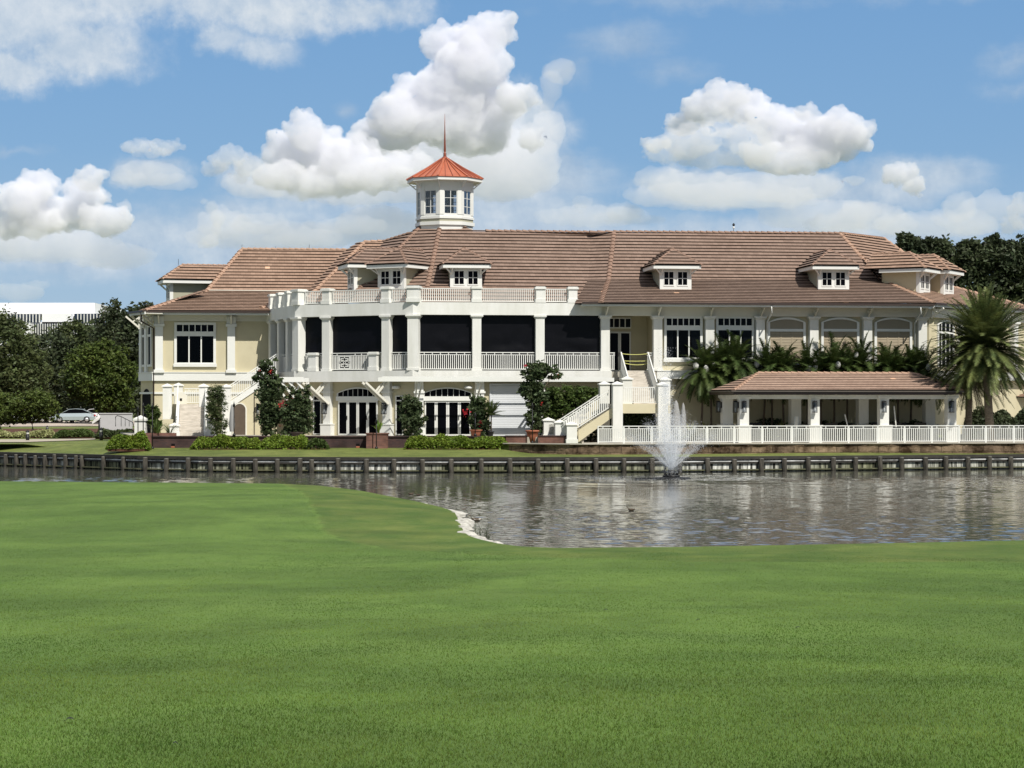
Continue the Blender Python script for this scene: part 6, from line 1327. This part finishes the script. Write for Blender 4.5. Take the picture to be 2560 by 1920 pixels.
# ---- garden torches, bollards
def torch(label,px,D,z0,y0):
    x=WX(px,D); z1=EYE-(y0-HZ)*D/F; T=thing('garden_torch',label,'garden torch',(x,D,z0),'thin black garden torches along the terrace'); m=MB(); m.tube([(x,D,z0),(x,D,z1-.3)],.03,6); obj('pole',m,M['iron'],T)
    m=MB(); m.lathe((x,D,z1-.34),[(.03,0),(.075,.03),(.06,.10),(.085,.12),(.03,.24),(.005,.36)],8); obj('head',m,M['iron'],T)
    m=MB(); m.lathe((x,D,z0),[(.10,0),(.08,.10),(.03,.16)],8); obj('base',m,M['iron'],T)
torch('leftmost black garden torch beside the white gate pier',345,128.3,1.95,1014); torch('black garden torch just right of the white gate pier',358,128.2,1.95,1006); torch('tall black garden torch standing on the grass at the brick wall end',381,127.4,1.12,1008)
torch('black garden torch beside the arched brown door',585,128.6,1.87,1004); torch('black garden torch rising in front of the brick planter pier',941,127.6,1.12,1045); torch('black garden torch in front of the wide terracotta pot',1188,128.3,1.87,1030); torch('black garden torch in front of the tall terracotta pot',1331,128.0,1.44,1006)
def bollard(label,px,pyb,pyt,D):
    x=WX(px,D); z0=EYE-(pyb-HZ)*D/F; z1=EYE-(pyt-HZ)*D/F; T=thing('bollard_light',label,'bollard light',(x,D,z0),'black bollard lights by the path'); h=z1-z0
    m=MB(); m.tube([(x,D,z0),(x,D,z0+h*.62)],.12,10); obj('post',m,M['iron'],T); m=MB(); m.tube([(x,D,z0+h*.62),(x,D,z0+h*.80)],.09,10); obj('lens',m,M['white'],T); m=MB(); m.lathe((x,D,z0+h*.80),[(.13,0),(.13,h*.06),(.05,h*.14),(.01,h*.2)],10); obj('cap',m,M['iron'],T)
bollard('black bollard light at the near side of the path, far left',69,1105,1074,146); bollard('black bollard light right of the path end',253,1101,1068,147); bollard('small black bollard light on the mulch behind the variegated hedge',118,1080,1064,165)
x=WX(248,160); T=thing('path_lamp','pale hooded lamp on a black post above the dark hedge','lamp',(x,160,1.4)); m=MB(); m.tube([(x,160,1.4),(x,160,2.6)],.07,8); obj('post',m,M['iron'],T); m=MB()
m.add([(x-.45,159.8,2.30),(x+.02,159.8,2.62),(x+.1,159.8,2.75),(x-.3,159.8,2.66),(x-.5,159.8,2.42),(x-.45,160.2,2.30),(x+.02,160.2,2.62),(x+.1,160.2,2.75),(x-.3,160.2,2.66),(x-.5,160.2,2.42)],[(0,1,2,3,4),(9,8,7,6,5),(0,5,6,1),(1,6,7,2),(2,7,8,3),(3,8,9,4),(4,9,5,0)]); obj('hood',m,M['stucco_white'],T)
# ---- left white piers, low wall, iron handrail
T=thing('gate_pier','white gate pier with pyramid cap at the left end of the terrace','pier',(WX(352,131),131,1.3)); m=MB(); x=WX(352,131); m.box(x-.33,x+.33,130.7,131.3,1.2,2.75); m.box(x-.40,x+.40,130.62,131.38,2.75,2.88); m.add([(x-.38,130.64,2.88),(x+.38,130.64,2.88),(x+.38,131.36,2.88),(x-.38,131.36,2.88),(x,131,3.08)],[(0,1,4),(1,2,4),(2,3,4),(3,0,4)]); obj('pier_body',m,M['stucco_white'],T)
T=thing('garden_wall','low white stucco garden wall behind the round tree trunk','wall',(WX(290,165),165,1.4)); m=MB(); m.box(WX(250,165),WX(330,165),165,165.3,1.3,3.0); m.box(WX(248,165),WX(330,165),164.95,165.35,3.0,3.08); obj('wall_face',m,pm('white_stucco_shaded',(.50,.50,.50),.9,.2,.05,2),T)  # white wall, its shade put into the grey base colour
T=thing('iron_handrail','curved black iron handrail in front of the low white wall','handrail',(WX(305,158),158,1.5)); 
pts=[W(289,1066,158),W(289,1042,158),W(293,1039,158),W(302,1041,158),W(332,1056,158),W(334,1066,158)]; m=MB(); m.tube(pts,.03,6); obj('top_rail',m,M['iron'],T)
for px,y in ((303,1042),(313,1047),(323,1052)): m=MB(); m.tube([W(px,y,158),W(px,1066,158)],.02,5); obj('baluster',m,M['iron'],T)
# ---- closed umbrellas
def umbrella(label,px,D,z0,h,r,g='closed white umbrellas'):
    x=WX(px,D); T=thing('closed_umbrella',label,'umbrella',(x,D,z0),g); m=MB(); m.tube([(x,D,z0),(x,D,z0+h)],.025,6); obj('pole',m,M['white'],T); m=MB()
    vs=[];n=16
    for k,(f,rr_) in enumerate(((.15,.7),(.35,.95),(.7,.75),(.93,.42),(1.0,.1))):
        for j in range(n): a=2*math.pi*j/n; q=r*rr_*(1+.18*(-1)**j*(1-f)); vs.append((x+q*math.cos(a),D+q*math.sin(a),z0+h*f))
    m.add(vs,[(k*n+j,k*n+(j+1)%n,(k+1)*n+(j+1)%n,(k+1)*n+j) for k in range(4) for j in range(n)],0,True); obj('canopy',m,M['umbrella'],T); m=MB(); m.lathe((x,D,z0),[(.25,0),(.25,.06),(.05,.08)],12); obj('base',m,M['concrete'],T)
umbrella('closed white umbrella left of the arched brown door',580,131.2,ZG,1.95,.17); umbrella('closed white umbrella right of the white stair pillar, behind the fountain',1690,131.8,1.47,2.5,.30); umbrella('slim closed white umbrella leaning toward the pavilion, behind the fountain',1708,132.6,1.47,2.35,.20)
# ---- furniture in the pavilion
def chair(label,s,t,rz,g='dark lounge chairs under the pavilion'):
    p=PV.P(s,t,1.47); T=thing('lounge_chair',label,'chair',tuple(p),g); T.rotation_euler=(0,0,0); c,sn=math.cos(rz),math.sin(rz)
    def Q(x,y,z): return (p.x+x*c-y*sn,p.y+x*sn+y*c,1.47+z)
    def bx(m,x0,x1,y0,y1,z0,z1,ly=0): m.hexa([Q(x0,y0,z0),Q(x1,y0,z0),Q(x1,y1,z0),Q(x0,y1,z0),Q(x0,y0+ly,z1),Q(x1,y0+ly,z1),Q(x1,y1+ly,z1),Q(x0,y1+ly,z1)])
    m=MB(); bx(m,-.36,.36,-.36,.32,.34,.46); obj('seat',m,M['black'],T); m=MB(); bx(m,-.36,.36,.28,.38,.46,1.15,.14); obj('backrest',m,M['black'],T)
    for x in (-.38,.32): m=MB(); bx(m,x,x+.06,-.34,.34,.62,.68); obj('armrest',m,M['black'],T)
    for x in (-.36,.30):
        for y in (-.34,.28): m=MB(); bx(m,x,x+.06,y,y+.06,0,.34 if y>0 else .62); obj('leg',m,M['black'],T)
L_=sb1-sb0
for f,t,rz,lb in ((.40,2.2,.3,'dark chair left of the tipped white lounger'),(.47,1.6,2.8,'dark chair below the tipped white lounger'),(.72,2.4,.2,'dark chair right of the third pavilion post'),(.78,1.7,3.0,'dark chair in the middle of the right pavilion bay'),(.84,2.6,.1,'dark chair in the shade left of the right corner post'),(.90,1.8,3.1,'dark chair next to the right corner post'),(.13,2.3,.4,'dark chair in the left pavilion bay')): chair(lb,sb0+L_*f,t,rz)
for px,y0,y1,lean,lb in ((1992,1041,1075,.25,'pale blue-white folded sunbed standing upright left of the second pavilion post'),(2112,1036,1066,-.7,'white lounger slat tipped up in the second pavilion bay'),(2235,1015,1050,-.3,'thin white bar leaning in the third pavilion bay')):
    D=131.2; a=W(px,y1+18,D); b=W(px,y0,D); a.x+=-lean*.8*.5+ .0; T=thing('sunbed',lb,'sunbed',tuple(a),'folded white sunbeds under the pavilion'); m=MB(); w_=.26 if px==1992 else .07; m.bar(a,b,w_,.05,side=(1,0,0)); obj('frame',m,pm('pale_blue_sling',(.62,.68,.70),.7,.2,.04,2) if px==1992 else M['white'],T); m=MB(); m.bar(a-Vector((0,.06,0)),b-Vector((0,.06,0)),w_*.6,.02,side=(1,0,0)); obj('slat',m,M['white'],T)
# ---- car
def car(label,px,pyb,D,rz,col,group):
    x0=WX(px,D); z0=EYE-(pyb-HZ)*D/F; T=thing('parked_car',label,'car',(x0,D,z0),group); c,s=math.cos(rz),math.sin(rz)
    def Q(x,y,z): return (x0+x*c-y*s,D+x*s+y*c,z0+z)
    prof=[(-2.35,.42,.62),(-2.30,.30,.78),(-1.9,.26,.88),(-1.2,.26,.96),(-.9,.26,.98),(.2,.26,.99),(1.3,.26,1.0),(1.9,.26,.97),(2.2,.30,.88),(2.33,.42,.70)]
    m=MB(); vs=[]
    for x,zl,zh_ in prof:
        wy=.92 if abs(x)<2 else .78
        for y,z in ((-wy,zl),(-wy-.01,(zl+zh_)/2),(-wy+.10,zh_),(wy-.10,zh_),(wy+.01,(zl+zh_)/2),(wy,zl)): vs.append(Q(x,y,z))
    n=6; fs=[(i*n+k,i*n+(k+1)%n,(i+1)*n+(k+1)%n,(i+1)*n+k) for i in range(len(prof)-1) for k in range(n)]+[tuple(range(n))[::-1],tuple((len(prof)-1)*n+k for k in range(n))]
    m.add(vs,fs,0,False); obj('body',m,col,T)
    roofp=[(-1.25,.97),(-.45,1.40),(.25,1.46),(1.0,1.40),(1.95,.99)]
    m=MB(); vs=[]
    for x,z in roofp: 
        wz=.80 if z<1.1 else .62
        vs+=[Q(x,-wz,z),Q(x,wz,z)]
    fs=[(2*i,2*i+1,2*i+3,2*i+2) for i in range(4)]+[(0,2,4,6,8),(1,3,5,7,9)]; m.add(vs,fs,0); obj('windows',m,M['pane'],T)
    m=MB(); 
    for i in range(1,3): 
        a,b=roofp[i],roofp[i+1]; m.hexa([Q(a[0],-.62,a[1]-.03),Q(b[0],-.62,b[1]-.03),Q(b[0],.62,b[1]-.03),Q(a[0],.62,a[1]-.03),Q(a[0],-.60,a[1]+.02),Q(b[0],-.60,b[1]+.02),Q(b[0],.60,b[1]+.02),Q(a[0],.60,a[1]+.02)])
    for a,b in zip(roofp,roofp[1:]):
        for sy in (-1,1):
            wa=.80 if a[1]<1.1 else .62; wb=.80 if b[1]<1.1 else .62; m.bar(Q(a[0],sy*wa,a[1]+.01),Q(b[0],sy*wb,b[1]+.01),.05,.05)
    obj('roof',m,col,T)
    for x in (-1.42,1.45):
        for y in (-.86,.86):
            ct=Vector(Q(x,y,.33)); ax=(Vector(Q(x,y+.1,.33))-ct); m=MB(); m.tube([ct-ax,ct+ax],.33,18); w_=obj('wheel',m,M['black'],T); m=MB(); sg=-1 if y<0 else 1; m.tube([ct+ax*sg*1.01,ct+ax*sg*1.08],.22,12); obj('rim',m,pm('alloy',(.5,.5,.5),.3,.5,.05,3,metal=.6),w_)
    for y in (-.7,.7): m=MB(); m.hexa([Q(2.27,y-.14,.70),Q(2.36,y-.14,.70),Q(2.36,y+.14,.70),Q(2.27,y+.14,.70),Q(2.2,y-.14,.84),Q(2.28,y-.14,.84),Q(2.28,y+.14,.84),Q(2.2,y+.14,.84)]); obj('tail_light',m,M['flower'],T)
    return T
silver=pm('silver_paint',(.46,.52,.54),.25,.5,.03,1,metal=.5,coat=.6)
car('silver grey car parked on the driveway left of the round tree',184,1056,236,0.12,silver,'cars on the driveway')
car('white car half hidden behind the small tree and the round tree trunk',236,1055,243,0.1,pm('white_paint_car',(.7,.7,.7),.3,.5,.03,1,coat=.5),'cars on the driveway')
car('white car mostly hidden behind the left small tree',75,1057,240,0.05,pm('white_paint_car2',(.72,.72,.72),.3,.5,.03,1,coat=.5),'cars on the driveway')
# ---- office block far behind
OD=420.; T=thing('office_building','white flat-roofed office block with rows of dark windows behind the left trees','building',(WX(100,OD),OD,1.45)); FO=Fr(WX(0,OD),OD,0)
m=MB(); m.pb(FO,-220,237,757,784,6,40); m.pb(FO,-220,20,776,784,0,6); m.pb(FO,105,178,783,809,0,20); m.pb(FO,-220,262,805,812,-.0,20); m.pb(FO,-220,262,838,848,0,20); m.pb(FO,55,75,808,840,-3,0); m.fb(FO,-20,19,.5,20,0,19)
obj('wall',m,pm('office_white',(.84,.84,.84),.7,.3,.03,.1),T)
m=MB(); m.pb(FO,15,100,786,806,-.3,.4); m.pb(FO,186,262,784,812,-.3,.4); m.pb(FO,75,262,809,838,-.8,.4); m.pb(FO,-220,15,786,838,-.3,.4); obj('window_band',m,pm('office_glass',(.02,.03,.055),.15,.5,.2,.1),T)
m=MB()
for px in range(-215,262,8):
    if px<100 or px>186: m.pb(FO,px,px+1.6,785,806,-.9,-.35)
for px in range(76,262,6): m.pb(FO,px,px+1.2,809,838,-1.4,-.85)
obj('fins',m,M['white'],T)
# low building with tiled roof at far right
T=thing('side_building','low dark building with brown tiled roof behind the date palms at the right edge','building',(WX(2560,150),150,1.45)); FD=Fr(WX(2560,148),148,3)
m=MB(); m.fb(FD,FD.S(2440),FD.S(2760),1.2,6,1.45,5.0); obj('wall',m,M['yellow'],T)
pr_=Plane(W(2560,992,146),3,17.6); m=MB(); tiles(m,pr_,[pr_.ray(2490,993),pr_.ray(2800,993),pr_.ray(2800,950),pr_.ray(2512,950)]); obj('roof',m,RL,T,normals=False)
m=MB(); m.fb(FD,FD.S(2480),FD.S(2700),.9,1.15,1.45,4.4); obj('dark_opening',m,M['dark'],T)
# ================================================================ fountain
FT=thing('fountain','floating pond fountain throwing a tall white plume and a fan of jets','fountain',(FX,FY,0)); 
m=MB(); m.lathe((FX,FY,0),[(.9,-.1),(1.0,.02),(.95,.08),(.3,.12)],24); m.bar((FX-1.8,FY-.2,.03),(FX-.8,FY,.03),.25,.08); obj('float',m,M['iron'],FT)
m=MB(); m.lathe((FX,FY,.1),[(.42,0),(.45,.08),(.25,.12),(.12,.22),(.10,.34)],14)
for k in range(10): a=2*math.pi*k/10; m.tube([(FX+.3*math.cos(a),FY+.3*math.sin(a),.2),(FX+.42*math.cos(a),FY+.42*math.sin(a),.45)],.03,5)
m.tube([(FX,FY,.3),(FX,FY,.65)],.05,6); obj('nozzle',m,M['iron'],FT)
def sprayM(name,al,col=(.85,.90,.95)):
    mm,nt,Nn,Ln=newmat(name); out=Nn.new('ShaderNodeOutputMaterial'); d=Nn.new('ShaderNodeBsdfDiffuse'); d.inputs[0].default_value=(*col,1); t=Nn.new('ShaderNodeBsdfTranslucent'); t.inputs[0].default_value=(*col,1); ms=Nn.new('ShaderNodeMixShader'); ms.inputs[0].default_value=.5; Ln.new(d.outputs[0],ms.inputs[1]); Ln.new(t.outputs[0],ms.inputs[2])
    tr=Nn.new('ShaderNodeBsdfTransparent'); m2=Nn.new('ShaderNodeMixShader'); m2.inputs[0].default_value=al; Ln.new(tr.outputs[0],m2.inputs[1]); Ln.new(ms.outputs[0],m2.inputs[2]); Ln.new(m2.outputs[0],out.inputs[0]); return mm
spm=sprayM('water_spray',.30,(.93,.95,.97)); jm=sprayM('water_jet',.45,(.95,.97,1))
rg=np.random.default_rng(9)
def drops(name,Cn,size,mat,kind=None):
    n=len(Cn); a=rg.normal(size=(n,3)); a/=np.linalg.norm(a,axis=1)[:,None]; b=rg.normal(size=(n,3)); b-=a*(a*b).sum(1)[:,None]; b/=np.linalg.norm(b,axis=1)[:,None]; l=size*rg.uniform(.5,1.5,n)[:,None]
    V=np.stack([Cn-a*l-b*l*.6,Cn+a*l-b*l*.6,Cn+b*l],1).reshape(-1,3); return obj(name,(V,np.arange(n*3).reshape(-1,3)),mat,FT,kind=kind)
S_=FY/F
def zpx(y): return EYE-(y-HZ)*S_
# central plume: broad falling column with ragged top
n=9000; f=rg.random(n)**.9; z=zpx(1150)+(zpx(960)-zpx(1150))*f; wd=(26-10*f)*S_; C1=np.stack([FX+(-6-8*f)*S_+rg.normal(size=n)*wd*.5,FY+rg.normal(size=n)*wd*.6,z],1)
n=1500; f=rg.random(n)**1.5; z=zpx(965)+(zpx(868)-zpx(965))*f; C2=np.stack([FX+(-12-4*f+rg.normal(size=n)*(7+4*f))*S_,FY+rg.normal(size=n)*.2,z],1)
n=11000; f=rg.random(n); C3=np.stack([FX+rg.normal(size=n)*(18+62*f)*.55*S_,FY+rg.normal(size=n)*(.3+1.0*f),zpx(1185-105*f+rg.normal(size=n)*6)],1)
drops('plume_spray',np.concatenate([C1,C2]),.022,spm,'stuff'); drops('mist',C3,.016,spm,'stuff')
def jet(az,el,L_,seed,wide=.013,name='water_jet',dens=900):
    # ballistic arc: thin core that breaks into drops
    r=random.Random(seed); a=R(az); e=R(el); d=Vector((math.cos(a)*math.cos(e),math.sin(a)*math.cos(e),math.sin(e))); pts=[]; n=12
    for i in range(n+1): f=i/n; p=Vector((FX,FY,.45))+d*L_*f; p.z-=.16*(L_*f)**2*.25; pts.append(p)
    m=MB(); m.tube(pts[:8],[wide*(1-.9*i/8) for i in range(8)],5); obj(name,m,jm,FT)
    k=rg.random(dens); i0=np.minimum((k*n).astype(int),n-1); P=np.array([tuple(p) for p in pts]); q=P[i0]+(P[i0+1]-P[i0])*((k*n-i0)[:,None]); return q+rg.normal(size=q.shape)*(.015+.13*k[:,None])
Q_=[]
for i in range(12): Q_.append(jet(i*30+8,43,3.1,i))
for i in range(14): Q_.append(jet(i*25.7+3,64,3.0,40+i,.010))
for i in range(10): Q_.append(jet(i*36+11,78,3.4,80+i,.012))
Q_.append(jet(0,89,3.3,99,.03))
drops('jet_spray',np.concatenate(Q_),.021,spm,'stuff')
# froth where the water lands
n=5000; rr_=rg.normal(size=n)*.5+2.6; a=rg.uniform(0,2*np.pi,n); C4=np.stack([FX+rr_*np.cos(a)*1.5,FY+rr_*np.sin(a),.02+np.abs(rg.normal(size=n))*.05],1); drops('splash',C4,.014,spm,'stuff')
# ================================================================ white rocks, ducks, twigs
def rock(mat,seed,r=.22):
    g=random.Random(seed); m=MB(); vs=[]; n,k=8,5
    for i in range(k+1):
        ph=math.pi*i/k
        for j in range(n): th=2*math.pi*j/n; q=r*(1+.35*mn.noise(Vector((math.cos(th)*math.sin(ph)*1.7+seed,math.sin(th)*math.sin(ph)*1.7,math.cos(ph)*1.7)))); vs.append((q*math.sin(ph)*math.cos(th),q*math.sin(ph)*math.sin(th),q*.55*math.cos(ph)))
    m.add(vs,[(i*n+j,i*n+(j+1)%n,(i+1)*n+(j+1)%n,(i+1)*n+j) for i in range(k) for j in range(n)]); return m
M['rock']=pm('white_limestone',(.26,.245,.21),.9,.2,hue=(.66,.64,.58),scale=6,bump=.5)
rk=[obj('shore_rock',rock(M['rock'],i*3+1),M['rock'],label='white limestone rock in the pile along the near bank',cat='rock',group='white limestone rocks on the near bank') for i in range(4)]
r=random.Random(2); RP=[(1062,1262),(1075,1266),(1084,1268),(1112,1274),(1123,1277),(1131,1279)]
for i in range(28):
    f=r.random(); y=1284+58*f; xm=interp(y,[(1284,1146),(1295,1154),(1310,1153),(1325,1150),(1342,1164)]); RP.append((xm+r.uniform(-6,8),y))
RP+= [(1178,1341),(1186,1343),(1194,1345),(1202,1347),(1214,1352),(1222,1354),(1232,1357),(1242,1359),(1250,1362),(1270,1369),(1290,1373),(1205,1349),(1237,1359)]
for i,(a_,b_) in enumerate(RP):
    D=(EYE-.22)*F/(b_-HZ); p=(WX(a_,D),D,.20); s=r.uniform(.45,1.6)*(.55 if a_<1135 or a_>1172 else 1)
    if i<4: o=rk[i]; o.location=p
    else: o=rk[i%4].copy(); C.objects.link(o); o.location=p
    o.scale=(s,s,s*.8); o.rotation_euler=(0,0,r.uniform(0,6)); 
M['duck']=pm('mottled_brown_feathers',(.035,.028,.022),.8,.2,hue=(.12,.09,.06),scale=20); M['beak']=pm('duck_bill',(.20,.14,.03),.5,.3,.1,5); M['duckpale']=pm('pale_feathers',(.50,.47,.42),.8,.2,.2,12)
def duck(label,px,py,rz,neck=1.0,pale=False,s=1.0):
    D=EYE*F/(py-HZ); x0=WX(px,D); T=thing('duck',label,'duck',(x0,D,0),'ducks swimming on the pond'); c,sn=math.cos(rz)*s,math.sin(rz)*s
    def Q(x,y,z): return (x0+x*c-y*sn,D+x*sn+y*c,z*s)
    m=MB(); secs=[(-.30,.0,.10),(-.26,.05,.11),(-.15,.11,.08),(0,.14,.07),(.12,.12,.08),(.20,.075,.12),(.235,.05,.17),(.25,.04,.17+.05*neck),(.26,.04,.20+.06*neck),(.285,.05,.235+.07*neck),(.315,.045,.24+.07*neck),(.345,.02,.235+.07*neck)]
    vs=[];n=10
    for x,r_,z in secs:
        for k in range(n): th=2*math.pi*k/n; vs.append(Q(x,max(.004,r_)*math.cos(th),z+max(.004,r_)*.75*math.sin(th)))
    m.add(vs,[(i*n+k,i*n+(k+1)%n,(i+1)*n+(k+1)%n,(i+1)*n+k) for i in range(len(secs)-1) for k in range(n)]+[tuple(range(n))[::-1],tuple((len(secs)-1)*n+k for k in range(n))],0,True); b=obj('body',m,M['duck'],T)
    zb_=.235+.07*neck; m=MB(); m.hexa([Q(.34,-.02,zb_-.012),Q(.34,.02,zb_-.012),Q(.40,.016,zb_-.016),Q(.40,-.016,zb_-.016),Q(.34,-.018,zb_+.01),Q(.34,.018,zb_+.01),Q(.40,.012,zb_-.006),Q(.40,-.012,zb_-.006)]); obj('bill',m,M['beak'],b)
    for sy in (-1,1): m=MB(); m.add([Q(.14,sy*.10,.13),Q(-.26,sy*.06,.15),Q(-.22,sy*.10,.09),Q(.05,sy*.145,.08)],[(0,1,2,3)]); obj('wing',m,M['duckpale'] if pale else M['duck'],b,normals=False)
duck('largest duck with a pale side, close to the white rocks',1190,1303,math.pi,.8,True,.62); duck('dark duck swimming farther off toward the left bank',1028,1237,.4,1.0,False,.5); duck('small duck just right of the dark duck near the left bank',1046,1239,2.6,.6,False,.38); duck('lone dark duck on open water below the fountain',1578,1277,2.9,.7,False,.5)
# weeds beside the rocks
T=thing('shore_weeds','sparse thin dark reeds standing in the water beside the white rocks','reeds',(WX(1190,62),62,0)); m=MB(); r=random.Random(8)
for i in range(46):
    px=r.uniform(1165,1225); py=interp(px,[(1165,1318),(1190,1335),(1225,1348)])+r.uniform(-9,6); D=EYE*F/(py-HZ); x=WX(px,D); h=r.uniform(.10,.34); m.tube([(x,D,-.02),(x+r.uniform(-.05,.05),D,h*.6),(x+r.uniform(-.12,.12),D,h)],[.005,.005,.002],3)
obj('stems',m,M['vine'],T)
def twig(label,px,py,L_,seed):
    D=10.8
    for _ in range(60):
        z=lawn_z(WX(px,D),D,60); y=HZ+(EYE-z)*F/D; D*= (y-HZ)/(py-HZ)
    x=WX(px,D); z=lawn_z(x,D,60); T=thing('fallen_leaf',label,'leaf',(x,D,z),'dead leaves on the lawn'); r=random.Random(seed); m=MB(); n=8; vs=[]
    for i in range(n+1):
        f=i/n; w_=.010*math.sin(math.pi*min(.97,f+.06))*L_/.05; cx_=x+(f-.5)*L_; z_=z+.022+.012*math.sin(f*3.1)+.004*r.random(); vs+=[(cx_,D-w_,z_),(cx_,D+w_,z_+.006)]
    m.add(vs,[(2*i,2*i+1,2*i+3,2*i+2) for i in range(n)]+[]); m.tube([(x-L_*.5,D,z+.022),(x-L_*.75,D,z+.015)],[.0015,.001],4); obj('blade',m,M['black'],T,normals=False)
twig('curled dark dead leaf, the larger of the leaves on the lawn at lower left',175,1808,.055,1); twig('small dark dead leaf near the bottom edge of the lawn',438,1870,.032,2); twig('small brown leaf in the middle of the lawn below the pond',1515,1530,.05,3); twig('tiny brown leaf on the lawn at the right',1995,1575,.05,4); twig('tiny dark leaf left of the right hand leaf on the lawn',1745,1556,.04,5)
